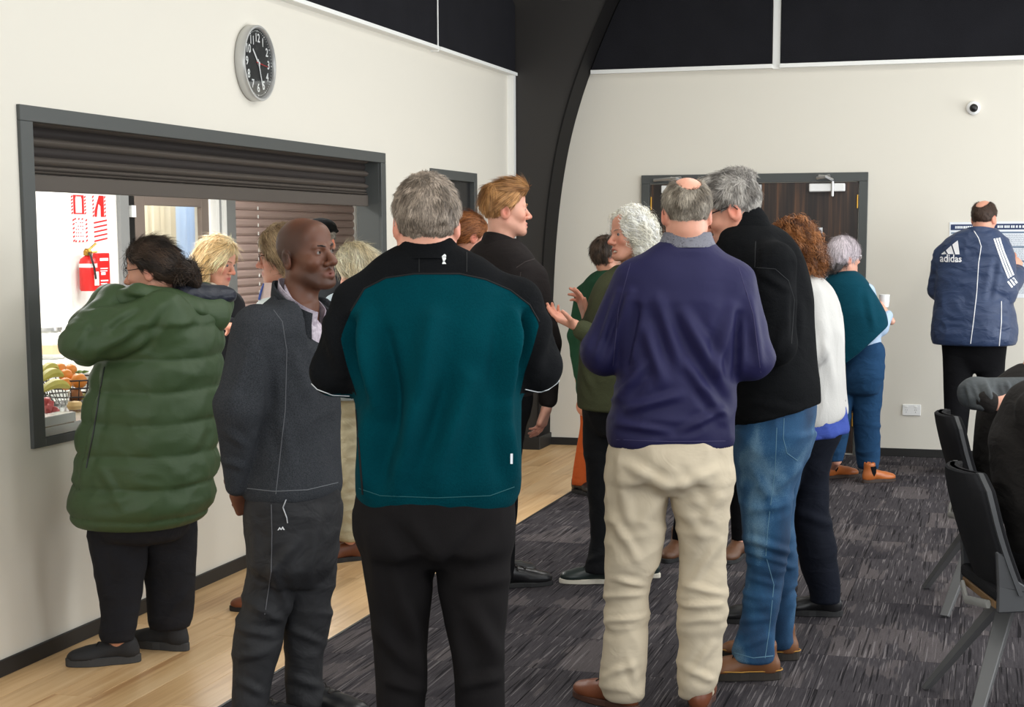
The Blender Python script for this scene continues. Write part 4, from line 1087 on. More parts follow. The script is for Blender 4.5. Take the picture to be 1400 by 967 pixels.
# --- the person ----------------------------------------------------
PEOPLE = []
class Person:
    def to_px(s, V):
        c, n = math.cos(s.rz), math.sin(s.rz); V = np.asarray(V, float)
        Wd = np.stack([V[:, 0] * c - V[:, 1] * n + s.w[0], V[:, 0] * n + V[:, 1] * c + s.w[1], V[:, 2]], 1) - CPOS
        q = Wd @ CR; return np.stack([q[:, 0] / q[:, 2] * CAMF + CX, q[:, 1] / q[:, 2] * CAMF + CY], 1)
    def __init__(s, label, foot, yaw, group=None):
        g = on_floor(*foot); s.w = np.array([g[0], g[1], 0.0])
        v = np.array([g[0], g[1], 0.0]); s.dist = np.linalg.norm(v); s.v = v / s.dist
        s.base = math.atan2(-g[0], g[1]); s.yaw = math.radians(yaw); s.rz = s.base + s.yaw
        s.root = empty('person', tuple(s.w), s.rz); tag(s.root, label, 'person', group)
        s.cz, s.sz = math.cos(-s.rz), math.sin(-s.rz)
        q = CR.T @ (s.w + (0, 0, 1.2) - CPOS); s.sc = CAMF / q[2]          # pixels per metre at the person
        s.legs, s.arms, s.torso, s.feet = [], [], [], []; PEOPLE.append(s)
        s.vdir = s.view(0, 1, 0)
    def S(s, px, py, d=0.0):
        """photo point, at d metres beyond the upright plane through the person -> local coordinates"""
        r = ray(px, py); t = ((s.w - CPOS) @ s.v + d) / (r @ s.v); p = CPOS + r * t - s.w
        return np.array([p[0] * s.cz - p[1] * s.sz, p[0] * s.sz + p[1] * s.cz, p[2]])
    def view(s, x, y, z=0.0):
        """direction given as screen right / away / up -> local"""
        a = -s.yaw; c, n = math.cos(a), math.sin(a); return np.array([x * c - y * n, x * n + y * c, z])
    def rows(s, rows, ratio=1.0):
        out = []
        for r in rows:
            py, xl, xr = r[:3]; rt = r[3] if len(r) > 3 and r[3] else ratio; d = r[4] if len(r) > 4 else 0.0
            A, B = s.S(xl, py, d), s.S(xr, py, d); c = (A + B) / 2; w = np.linalg.norm(B - A) / 2
            a = w / math.sqrt(math.cos(s.yaw) ** 2 + (rt * math.sin(s.yaw)) ** 2)
            out.append((c[2], c[0], c[1], a, a * rt))
        return out
    def arm(s, pts, rs):
        """pts [(px,py,d)...] shoulder, elbow, wrist"""
        P = [s.S(*p) for p in pts]; R = [r / s.sc for r in rs]; s.arms.append((P, R)); return P
    def arm_prims(s, k=.03, i=None, grow=0.0):
        out = []
        for j, (P, R) in enumerate(s.arms):
            if i is not None and j != i: continue
            for m, c in enumerate(chain(P, [r + grow for r in R])): out.append((c, k if m == 0 else .02))
        return out
    def head(s, px, py, yaw, pitch=0, roll=0, d=0.0, sc=1.0):
        s.F = Frame(s.S(px, py, d), rotm(math.radians(yaw) - s.yaw, math.radians(pitch), math.radians(roll)), sc); return s.F
    def body(s, *a, **k): s.pending = (a, k)
    def make_body(s, base, h=.015, hh=.0055, lip=None, flush=.35, stub=None, bald=None, headkw=None, neck=None, hands=(), hf=.004, neckr=.056):
        """skin of the whole figure as one continuous surface"""
        F = s.F; p = head_prims(F, **(headkw or {})) if headkw is not False else [(F.ell((0, 0, 0), (.07, .09, .11)), 0)]
        top = max(r[0] for r in s.torso); T = sorted(s.torso); tt = T[-1]
        nb = np.array([tt[1], tt[2], tt[0] - .03]) if neck is None else np.array(neck)
        p.append((cone(F.P((0, -.026, -.055)), nb, neckr * F.s, neckr * 1.06), .025))
        core = [(r[0] - .02, r[1], r[2], r[3] * .66, r[4] * .58) for r in T[:-1]]
        p.append((loft(core, ztop=tt[0] - .05), .03))
        for P, R in s.arms:
            for c in chain(P, [min(r * .62, .05) for r in R]): p.append((c, .02))
            sh = np.array(P[0]); ct = np.array([tt[1], tt[2], min(sh[2], tt[0] - .1)]); p.append((cone(sh, ct, .04, .05), .03))
        for L in s.legs:
            p.append((loft([(r[0], r[1], r[2], r[3] * .62, r[4] * .62) for r in L]), .03))
            b = min(L); ft = min(s.feet, key=lambda f: (f[0] - b[1]) ** 2 + (f[1] - b[2]) ** 2) if s.feet else (b[1], b[2], 0, 1)
            zb = max(b[0], .09); p.append((cone((b[1], b[2], zb), (ft[0], ft[1], .075), .030, .028), .02)); p.append((cone((ft[0], ft[1], .065), (ft[0] + ft[2] * .11, ft[1] + ft[3] * .11, .045), .026, .020), .02))
            a = max(L); p.append((cone((a[1], a[2], a[0] - .05), (core[0][1], core[0][2], core[0][0] + .06), .07, .08), .03))
        fine = [(F.c - .16 * F.s, F.c + .16 * F.s, hh)]
        for hp in hands:
            pr = hand_prims(*hp[0], **hp[1]); p += pr
            lo = np.min([q[0][0] for q in pr], 0) - .01; hi = np.max([q[0][1] for q in pr], 0) + .01; fine.append((lo, hi, hf))
        V, Q = build_field(p, h, fine)
        c = skin_cols(V, F, base, lip, flush, stub, bald)
        for hp in hands:
            Wp, f = np.array(hp[0][0], float), np.array(hp[0][1], float); f = f / np.linalg.norm(f)
            k = np.clip(((V - Wp) @ f - .07) / .08, 0, .35)[:, None] * (np.linalg.norm(V - Wp, axis=1) < .25 )[:, None]
            c = c * (1 - k) + np.array(base) * np.array([1.02, .68, .62]) * k
        s.skin = mk('body', V, [Q], m_skin, s.root, True, c)
        return s.skin
    def garment(s, name, prims, mat, h=.010, wr=(), sm=1, parent=None, split=None, mat2=None, name2=None, fine=(), fa=1.0):
        V, Q = build_field(prims, h, fine)
        V = smooth_mesh(V, Q, sm)
        N = vnormals(V, Q); V = fold(V, N, wr, s, fa)
        if split is None:
            o = mk(name, V, [Q], mat, parent or s.root); s.last = (V, Q); return o
        V2, A, B = split_by(V, Q, split(V)); s.last = (V2, np.concatenate([A, B]))
        va, ta = compact(V2, A); vb_, tb = compact(V2, B)
        o = mk(name, va, [ta], mat, parent or s.root); o2 = mk(name2, vb_, [tb], mat2, parent or s.root)
        return o, o2
    def bvh(s): V, Q = s.last; return BVHTree.FromPolygons([tuple(v) for v in V], [tuple(q) for q in Q])
    def project(s, bv, px, py, lift=.002):
        """photo point -> point on the cloth surface (local)"""
        r = ray(px, py); o = CPOS - s.w
        loc = lambda p: np.array([p[0] * s.cz - p[1] * s.sz, p[0] * s.sz + p[1] * s.cz, p[2]])
        O, D = loc(o), loc(r); D = D / np.linalg.norm(D)
        hit, n, i, dd = bv.ray_cast(Vector(O), Vector(D))
        if hit is None: return None
        n = np.array(n); n = n if n @ D < 0 else -n
        return np.array(hit) + n * lift
    def piping(s, name, bv, pts, r, mat, parent=None, sub=8, lift=.0015, flat=None):
        out = []
        for i in range(len(pts) - 1):
            for k in range(sub):
                u = k / sub; a, b = pts[i], pts[i + 1]; out.append((a[0] + (b[0] - a[0]) * u, a[1] + (b[1] - a[1]) * u))
        out.append(pts[-1]); P = [s.project(bv, x, y, lift) for x, y in out]; P = [p for p in P if p is not None]
        if len(P) < 2: return None
        return MB().tube(P, r, 6, flat=flat).build(name, mat, parent or s.root, smooth=True)
    def decal(s, name, bv, polys, mat, lift=.003, parent=None):
        """polys: list of photo-space polygons laid on the cloth"""
        m = MB()
        for pl in polys:
            P = [s.project(bv, x, y, lift) for x, y in pl]
            if any(p is None for p in P): continue
            m.add(P, [tuple(range(len(P)))])
        return m.build(name, mat, parent or s.root)
    def trousers(s, mat, legs, hip, ratio=1.0, hipratio=.8, wr=(), h=.010, name='trousers', k=.02, feet=None, fa=1.0):
        """legs: two lists of rows; hip: rows of the seat"""
        if feet:
            # each leg leans so that it ends above its own foot on the floor
            nl = []
            for L, f in zip(legs, feet):
                g = on_floor(*f) - s.w; dd = g @ s.v - .02; y0, y1 = min(r[0] for r in L), max(r[0] for r in L)
                dt = [(r[4] if len(r) > 4 else 0.0) for r in L]
                nl.append([(r[0], r[1], r[2], None, dt[0] * .5 + (dd - dt[0] * .5) * ((r[0] - y0) / (y1 - y0))) for r in L])
            legs = nl
        s.legs = [s.rows(L, ratio) for L in legs]; H = s.rows(hip, hipratio)
        tp = max(H); H = H + [(tp[0] + .07, tp[1], tp[2], tp[3] * .80, tp[4] * .80)]
        b = min(H); H = [r for r in H if r != b] + [(b[0], b[1], b[2], b[3] * .86, b[4] * .80), (b[0] - .025, b[1], b[2], b[3] * .45, b[4] * .55)]
        pr = [(loft(s.legs[0]), 0), (loft(s.legs[1]), .012), (loft(H), k)]
        s.hip = H
        return s.garment(name, pr, mat, h, wr, fa=fa)
    def shoe(s, ankle, toe, mat, msole, L=.28, wid=.048, boot=0.0, sole=.024, heel=0.0, lace=None, yofs=.0, gore=None, soft=False):
        """ankle = local (x,y) of the heel-side ankle centre, toe = local direction of the toe"""
        a = np.array([ankle[0], ankle[1], 0.0]); d = np.array([toe[0], toe[1], 0.0]); d /= np.linalg.norm(d); s.feet.append((a[0], a[1], d[0], d[1])); X = np.array([d[1], -d[0], 0.0]); Z = np.array([0, 0, 1.0])
        R = np.stack([X, d, Z], 1); F = Frame(a, R, L / .28); E, C = F.ell, F.cone
        pr = [(E((0, -.022, .048), (wid * .78, .048, .050)), 0), (C((0, .0, .068), (0, .12, .040), wid * .86, wid * .80), .02), (E((0, .150, .034), (wid * .98, .072, .034 if not soft else .038)), .025),
              (C((0, -.012, .07), (0, -.012, .085 + boot), .040, .044), .02), (half((0, 0, 1), sole * .8), .002, 'cut')]
        pr += [(C((0, -.012, .10 + boot), (0, -.012, .2 + boot), .034, .034), .004, 'cut')]
        V, Q = build_field(pr, .0075)
        sh_ = mk('shoe', V, [Q], mat, s.root)
        out = []
        for k in range(32):
            t = 2 * PI * k / 32; y = .076 + .150 * math.sin(t) ; w = wid * (1.03 if math.sin(t) > 0 else .86) * (1 - .12 * math.exp(-((y - .06) / .05) ** 2))
            out.append(F.P((w * math.copysign(abs(math.cos(t)) ** .8, math.cos(t)), y, 0)))
        MB().prism([p * np.array([1, 1, 0]) for p in out], (0, 0, sole)).build('sole', msole, sh_, bevel=.003)
        if lace is not None:
            lm = MB(); bv = BVHTree.FromPolygons([tuple(v) for v in V], [tuple(q) for q in Q])
            for i, y in enumerate((.035, .055, .075, .095)):
                pts = []
                for u in np.linspace(-1, 1, 7):
                    o = F.P((u * .022, y + .008 * u * (-1) ** i, .3)); hit = bv.ray_cast(Vector(o), Vector((0, 0, -1)))[0]
                    if hit: pts.append(np.array(hit) + (0, 0, .002))
                if len(pts) > 2: lm.tube(pts, .0024, 5)
            for sx in (-1, 1): lm.tube([F.P((0, .03, .108)), F.P((sx * .02, .045, .106)), F.P((sx * .035, .045, .085)), F.P((sx * .03, .055, .07))], .0022, 5)
            lm.build('lace', lace, sh_)
        if gore is not None:
            for sx in (-1, 1): MB().prism([F.P((sx * .047, -.030, .128)), F.P((sx * .047, .018, .128)), F.P((sx * .0475, .016, .075)), F.P((sx * .0475, .0, .052)), F.P((sx * .0475, -.018, .075))], F.R @ np.array([-sx * .016, 0, 0])).build('gore', gore, sh_)
        return sh_
    def strip(s, name, c, rb, rt, hb, hf, mat, t=.006, lean=0.0, zb=0.0, ang=PI, dip=.05, flare=0.0, eln=1.12):
        """standing collar: a thick band round the neck; a = 0 is the back, front lower by dip"""
        n = 40; V, Fc = [], []
        for k in range(n + 1):
            a = -ang + 2 * ang * k / n; dx, dy = math.sin(a), -math.cos(a); u = (1 - math.cos(a)) / 2
            z0 = c[2] + zb - dip * u; hh = hb + (hf - hb) * u
            rm = (rb + rt) / 2
            prof = [(rb, z0, 0), (rm, z0 + hh * .55, lean * .5), (rt + flare * u, z0 + hh, lean), (rt + flare * u + t, z0 + hh, lean), (rm + t * 1.3, z0 + hh * .55, lean * .5), (rb + t, z0, 0)]
            V += [(c[0] + dx * r, c[1] + dy * r * eln + l, z) for r, z, l in prof]
        for k in range(n):
            for e in range(6): Fc.append((k * 6 + e, k * 6 + (e + 1) % 6, (k + 1) * 6 + (e + 1) % 6, (k + 1) * 6 + e))
        if ang < PI - .01: Fc += [tuple(range(6)), tuple(n * 6 + e for e in range(6))[::-1]]
        return MB().add(V, Fc).build(name, mat, s.root, smooth=True)
    def glasses(s, F, mat, w=.0012, lens=True):
        m = MB()
        for sx in (-1, 1):
            ring = [F.P((sx * (.033 + .0235 * math.cos(a)), .098 - .006 * abs(math.cos(a)) * (1 if sx * math.cos(a) * sx > 0 else .3), .0 + .017 * math.sin(a))) for a in np.linspace(0, 2 * PI, 20, endpoint=False)]
            m.tube(ring, w * F.s, 5, closed=True)
            m.tube([F.P((sx * .0565, .092, .006)), F.P((sx * .072, .082, .008)), F.P((sx * .080, .02, .010)), F.P((sx * .081, -.022, .008)), F.P((sx * .081, -.034, -.01))], w * 1.3 * F.s, 5)
        m.tube([F.P((-.010, .100, .004)), F.P((0, .103, .007)), F.P((.010, .100, .004))], w * F.s, 5)
        g = m.build('glasses', mat, s.root)
        if lens:
            for sx in (-1, 1):
                pl = [F.P((sx * (.033 + .0225 * math.cos(a)), .0975 - .005 * abs(math.cos(a)), .016 * math.sin(a))) for a in np.linspace(0, 2 * PI, 16, endpoint=False)]
                MB().add(pl, [tuple(range(16))]).build('lens', m_glass, g)
        return g
    def collar(s, rows, ratio, t=.015, shear=0.0, up=0.0):
        """standing collar: returns prims (ring) to add and to cut"""
        R = s.rows(rows, ratio)
        outer = loft(R); z0 = min(r[0] for r in R); inner = loft([(r[0], r[1], r[2], r[3] - t, r[4] - t) for r in R] , grow=0, ztop=max(r[0] for r in R) + .05, zbot=z0 + .35 * (max(r[0] for r in R) - z0))
        return [(outer, .012), (inner, .003, 'cut')]
def proj(P):
    q = CR.T @ (np.array(P, float) - CPOS); return (q[0] / q[2] * CAMF + CX, q[1] / q[2] * CAMF + CY)
def _G(s, px, py):
    p = on_floor(px, py) - s.w; return np.array([p[0] * s.cz - p[1] * s.sz, p[0] * s.sz + p[1] * s.cz, 0.0])
Person.G = _G
SK_PALE = lin((.86, .64, .55)); SK_RED = lin((.85, .615, .52)); SK_DARK = lin((.40, .25, .18)); SK_OLIVE = lin((.80, .58, .48))
LIP = lin((.74, .42, .38))
m_blackcloth = cloth('black_cotton', rgb(14, 14, 16), rgb(24, 24, 26), weave=380, spec=.08)
m_blackfleece = cloth('black_fleece', rgb(14, 15, 16), rgb(25, 26, 28), rough=1, weave=190, wb=.5, spec=.06)
m_blackleather = plain('black_leather', rgb(26, 26, 28), .32, spec=.5, bump=.15, bscale=120)
m_blackrubber = plain('black_rubber', rgb(30, 30, 31), .7)
m_lace_b = plain('dark_lace', rgb(34, 28, 24), .8)
m_brownleather = plain('brown_leather', rgb(112, 62, 38), .42, spec=.5, bump=.15, bscale=90, var=.25, vscale=14)
m_frame_b = plain('black_spectacle', rgb(20, 18, 20), .3)
m_frame_s = plain('silver_spectacle', rgb(170, 170, 172), .25, metal=.9)
m_whitecloth = cloth('white_cotton', rgb(236, 234, 232), rgb(246, 244, 242), weave=300)

# ---------- man in the teal fleece, back to us, nearest ----------
def teal_man():
    p = Person('tall grey haired man seen from behind in teal fleece with black yoke and sleeves', (597, 1185), 0)
    m = cloth('teal_fleece', rgb(0, 45, 54), rgb(0, 62, 70), rough=.95, weave=210, wb=.55, sheen=.03, spec=.05, crease=.22, cscale=(7, 7, 3), speck=.35)
    mt = cloth('charcoal_trousers', rgb(20, 18, 19), rgb(30, 28, 28), spec=.08, weave=420, crease=.25, cscale=(6, 6, 5))
    L = [(700, 484, 594), (780, 497, 592), (850, 508, 586), (900, 511, 582), (967, 515, 580), (1060, 519, 579), (1168, 517, 577)]
    R = [(700, 596, 702), (780, 597, 696), (850, 609, 692), (900, 618, 690), (967, 624, 689), (1060, 629, 689), (1168, 632, 690)]
    S = p.S
    p.trousers(mt, (L, R), [(655, 492, 702), (690, 485, 703), (720, 484, 702), (745, 490, 699), (762, 505, 690)], 1.0, .78, feet=[(548, 1178), (660, 1178)], fa=2.4,
               wr=[('n', .004, (7, 7, 5), 3), ('l', S(520, 720, -.16), S(560, 860, -.1), .022, .007), ('l', S(592, 785, -.1), S(540, 720, -.16), .02, -.006), ('l', S(600, 790, -.1), S(660, 720, -.15), .02, -.005), ('l', S(690, 790, -.05), S(630, 800, -.08), .018, .005), ('l', (505, 720), (525, 830), .02, .007), ('l', (520, 860), (560, 910), .018, .006), ('l', (560, 830), (580, 950), .018, .006), ('l', (640, 830), (680, 900), .02, .006), ('l', (625, 850), (640, 950), .018, .006), ('l', (530, 930), (575, 945), .014, .006), ('l', (635, 935), (685, 925), .014, .006)])
    p.torso = p.rows([(333, 548, 620, .85), (343, 528, 640, .7), (358, 506, 666, .6), (378, 493, 688, .58), (405, 484, 704, .6), (440, 477, 716, .66), (480, 476, 719, .72), (540, 484, 714, .78), (600, 487, 713, .82), (645, 486, 711, .82), (672, 487, 708, .78), (690, 493, 702, .74)], .7)
    p.arm([(490, 416, .0), (458, 508, .02), (482, 520, .26)], [37, 33, 26])
    p.arm([(706, 416, .0), (735, 500, .02), (712, 515, .26)], [37, 34, 26])
    cur = [(430, 540), (462, 470), (470, 447), (480, 425), (498, 395), (528, 380), (567, 374.5), (628, 374.5), (663, 382), (698, 397), (724, 417), (737, 440), (745, 470), (775, 560)]
    cp = np.array([S(x, y, -.12) for x, y in cur])
    lb = np.array([S(x, y, -.1) for x, y in ((380, 545), (486, 544), (482, 530), (473, 500), (466, 470), (462, 440))]); rb = np.array([S(x, y, -.1) for x, y in ((800, 548), (713, 545), (719, 512), (729, 480), (737, 450), (745, 430))])
    def sp(V):
        x, z = V[:, 0], V[:, 2]
        a = np.interp(x, cp[:, 0], cp[:, 2]) - z
        l = x - np.interp(z, lb[:, 2], lb[:, 0]); r = np.interp(z, rb[:, 2], rb[:, 0]) - x
        return np.minimum(a, np.minimum(l, r))
    fo = [('n', .004, (5, 5, 3), 1), ('n', .005, (9, 9, 7), 8, p.S(590, 690)[2] - .03, p.S(590, 650)[2])]
    for a, b, w, am in (((590, 440), (560, 640), .03, .010), ((640, 520), (590, 660), .025, .007), ((500, 430), (520, 560), .02, .010), ((478, 440), (495, 520), .014, -.008), ((700, 430), (690, 560), .018, .009), ((720, 430), (706, 500), .012, -.008), ((505, 560), (500, 670), .02, .006),
                        ((560, 560), (540, 680), .022, .006), ((690, 560), (700, 660), .018, .006), ((450, 440), (470, 520), .02, .006), ((745, 440), (730, 510), .02, .006), ((530, 460), (545, 620), .02, -.005)):
        fo.append(('l', S(*a, -.17), S(*b, -.17), w, am))
    col = []; p.strip('collar', S(585, 352) + (0, .0, 0), .084, .065, .064, .05, m_blackfleece, t=.008, dip=.05, lean=.012, eln=1.02)
    p.garment('jacket', [(loft(p.torso, n=2.3), 0)] + p.arm_prims(.045), m, .0080, fo, 2, split=sp, mat2=m_blackfleece, name2='yoke_and_sleeves', fa=3.6)
    bv = p.bvh(); mw = plain('white_piping', rgb(215, 218, 220), .6); md = plain('seam_black', rgb(10, 11, 12), .9)
    p.piping('piping', bv, [(424, 522), (434, 532), (455, 540), (478, 541)], .0014, mw)
    p.piping('piping', bv, [(718, 532), (738, 536), (756, 530), (764, 520)], .0014, mw)
    p.piping('seam', bv, cur[3:12], .0022, md, lift=.0005)
    for x in (573, 638): p.piping('seam', bv, [(x, 345), (x, 372)], .0014, md, lift=.0)
    p.piping('seam', bv, [(487, 560), (493, 640), (496, 676)], .003, md, lift=0)
    p.piping('hem_stitch', bv, [(491, 668), (520, 678), (597, 681), (670, 678), (703, 666)], .0014, plain('teal_thread', rgb(0, 74, 80), .8), lift=.0)
    p.decal('emblem', bv, [[(602, 352), (603.2, 349.3), (606.5, 347.8), (609.5, 349.5), (610, 352)], [(604, 352.6), (609.4, 352.6), (609.6, 355), (608, 357.6), (605.5, 357.6)], [(605.5, 358.4), (608, 358.4), (609.8, 361.8), (604.2, 361.8)]], plain('white_thread', rgb(225, 228, 226), .7))
    p.decal('care_tag', bv, [[(697.5, 620), (700.5, 620), (700.5, 634), (697.5, 634)]], m_paper)
    F = p.head(583, 304, 2, 0, sc=.985)
    p.body(SK_RED, hh=.006, flush=.5, headkw=dict(fat=.004, jaw=1.08), neckr=.056, hands=())
    p2 = p.rows([(312.5, 553, 615), (330, 552, 617)], 1.0)
    mk('shirt_collar', *(lambda V, Q: (V, [Q]))(*build_field([(loft(p2), 0), (loft(p2, grow=-.005, ztop=9, zbot=-1), .001, 'cut')], .004)), m_whitecloth, p.root)
    make_hair(p, F, 'short', grey_mix(lin((.42, .37, .32)), lin((.62, .56, .50)), 50), n=8000, length=.016, width=.0015, lift=.28, rough=.0035, seed=1, h=.005)
    # spectacle arm over the left ear
    p.glasses(F, m_frame_s)
    for gx, tx in ((548, -.15), (660, .15)):
        g = p.G(gx, 1178); p.shoe(g[:2], (tx, 1), m_blackleather, m_blackrubber, .30)
teal_man()

# ---------- navy top, beige trousers, back to us ----------
def navy_man():
    p = Person('balding man seen from behind in plain navy top and beige trousers', (900, 972), 6)
    S = p.S
    m = cloth('navy_softshell', rgb(25, 24, 60), rgb(35, 33, 74), rough=.62, weave=420, wb=.12, crease=.3, cscale=(6, 6, 5), spec=.25, speck=.12)
    mt = cloth('beige_chino', rgb(190, 176, 152), rgb(206, 193, 170), weave=480, wb=.12, crease=.35, cscale=(8, 8, 9), speck=.12)
    L = [(640, 830, 916), (668, 828, 913), (717, 828, 910), (769, 828, 900), (800, 830, 887), (827, 831, 885), (871, 828, 885), (905, 824, 883), (928, 820, 881), (946, 825, 880), (957, 830, 878)]
    R = [(640, 918, 1003), (677, 918, 1001), (717, 924, 995), (769, 931, 991), (800, 931, 991), (840, 928, 991), (871, 928, 988), (905, 927, 985), (928, 926, 981), (946, 929, 972), (952, 932, 970)]
    wr = [('n', .006, (9, 9, 12), 2), ('n', .012, (7, 7, 30), 5, S(0, 850)[2], S(0, 770)[2]), ('n', .012, (8, 8, 26), 9, S(0, 960)[2], S(0, 895)[2])]
    for a, b, w, am in (((913, 668), (845, 628), .018, .010), ((913, 665), (875, 720), .02, .009), ((920, 670), (985, 640), .018, .009), ((922, 680), (965, 740), .02, .008), ((845, 640), (862, 720), .018, .008), ((990, 660), (960, 730), .018, .008), ((905, 640), (860, 690), .02, -.007), ((930, 640), (980, 700), .02, -.006),
                        ((832, 700), (875, 770), .014, .008), ((985, 740), (945, 800), .014, .009), ((838, 790), (880, 800), .01, .009), ((832, 815), (878, 812), .01, .010), ((940, 800), (985, 812), .01, .010), ((938, 828), (986, 825), .01, .010), ((935, 850), (985, 845), .012, .008), ((832, 850), (876, 846), .01, .008), ((828, 925), (872, 905), .012, .009), ((860, 900), (870, 935), .012, .008), ((940, 915), (975, 930), .012, .010), ((975, 880), (945, 925), .012, .009)):
        wr.append(('l', S(*a, -.13), S(*b, -.1), w, am))
    p.trousers(mt, (L, R), [(596, 838, 998), (615, 832, 1002), (640, 829, 1004), (654, 830, 1003), (664, 838, 998)], 1.0, .72, wr=wr, h=.0085, feet=[(852, 966), (952, 968)])
    p.torso = p.rows([(331, 902, 974, .9), (343, 884, 988, .75), (358, 864, 1006, .62), (378, 852, 1016, .58), (410, 847, 1021, .6), (450, 846, 1018, .62), (500, 846, 1010, .66), (550, 838, 1006, .68), (590, 832, 1003, .68), (610, 832, 1003, .66)], .65)
    p.arm([(868, 386, 0), (825, 482, .02), (852, 490, .24)], [30, 30, 21])
    p.arm([(1003, 388, 0), (1026, 490, .02), (1000, 500, .24)], [30, 31, 21])
    fo = [('n', .005, (6, 6, 6), 4), ('n', .006, (6, 6, 16), 6, S(0, 610)[2], S(0, 510)[2])]
    for a, b, w, am in (((862, 400), (830, 500), .016, .010), ((846, 400), (815, 490), .012, .008), ((884, 450), (905, 520), .02, .010), ((935, 430), (990, 530), .022, .012), ((900, 410), (930, 500), .02, .008), ((1000, 420), (975, 520), .018, .010), ((1025, 410), (1040, 500), .014, .008), ((880, 500), (850, 540), .016, .010), ((940, 500), (990, 570), .018, .010), ((860, 560), (930, 540), .014, .008), ((845, 580), (915, 590), .012, .007), ((985, 560), (930, 590), .012, .007), ((872, 420), (855, 500), .012, -.010), ((1010, 430), (1005, 520), .012, -.010)):
        fo.append(('l', S(*a, -.16), S(*b, -.16), w, am))
    col = p.collar([(321, 907, 974), (331, 905, 976), (345, 894, 985)], .92)
    p.garment('top', [(loft(p.torso, n=2.3), 0)] + p.arm_prims(.04) + col, m, .0085, fo, 2, fa=1.7)
    bv = p.bvh(); ms = plain('navy_thread', rgb(58, 54, 90), .8)
    p.piping('seam', bv, [(862, 360), (846, 420), (838, 500)], .0014, ms, lift=0); p.piping('seam', bv, [(1010, 366), (1030, 430), (1040, 510)], .0014, ms, lift=0)
    p.piping('hem_stitch', bv, [(834, 601), (915, 604), (1001, 603)], .0013, ms, lift=0)
    c2 = p.rows([(317, 908, 972), (328, 903, 976), (339, 898, 981)], .95)
    V, Q = build_field([(loft(c2), 0), (loft(c2, grow=-.006, ztop=9, zbot=-1), .001, 'cut')], .0045); mk('collar', V, [Q], cloth('grey_collar', rgb(112, 112, 120), rgb(128, 128, 136), weave=400), p.root)
    F = p.head(938, 291, 10, -4, sc=1.0)
    p.body(SK_RED, hh=.0055, flush=.55, neckr=.060)
    make_hair(p, F, 'bald_top', grey_mix(lin((.40, .36, .31)), lin((.66, .62, .56)), 45), n=7000, length=.018, width=.0014, lift=.35, rough=.0025, seed=2, h=.0045)
    p.glasses(F, m_frame_b)
    p.shoe(p.G(850, 966)[:2] + np.array([0, -.02]), p.view(-.75, .65), m_brownleather, plain('brown_sole', rgb(70, 40, 28), .7), .29, lace=m_lace_b)
    p.shoe(p.G(955, 968)[:2] + np.array([0, -.02]), p.view(.12, 1), m_brownleather, plain('brown_sole', rgb(70, 40, 28), .7), .29)
navy_man()

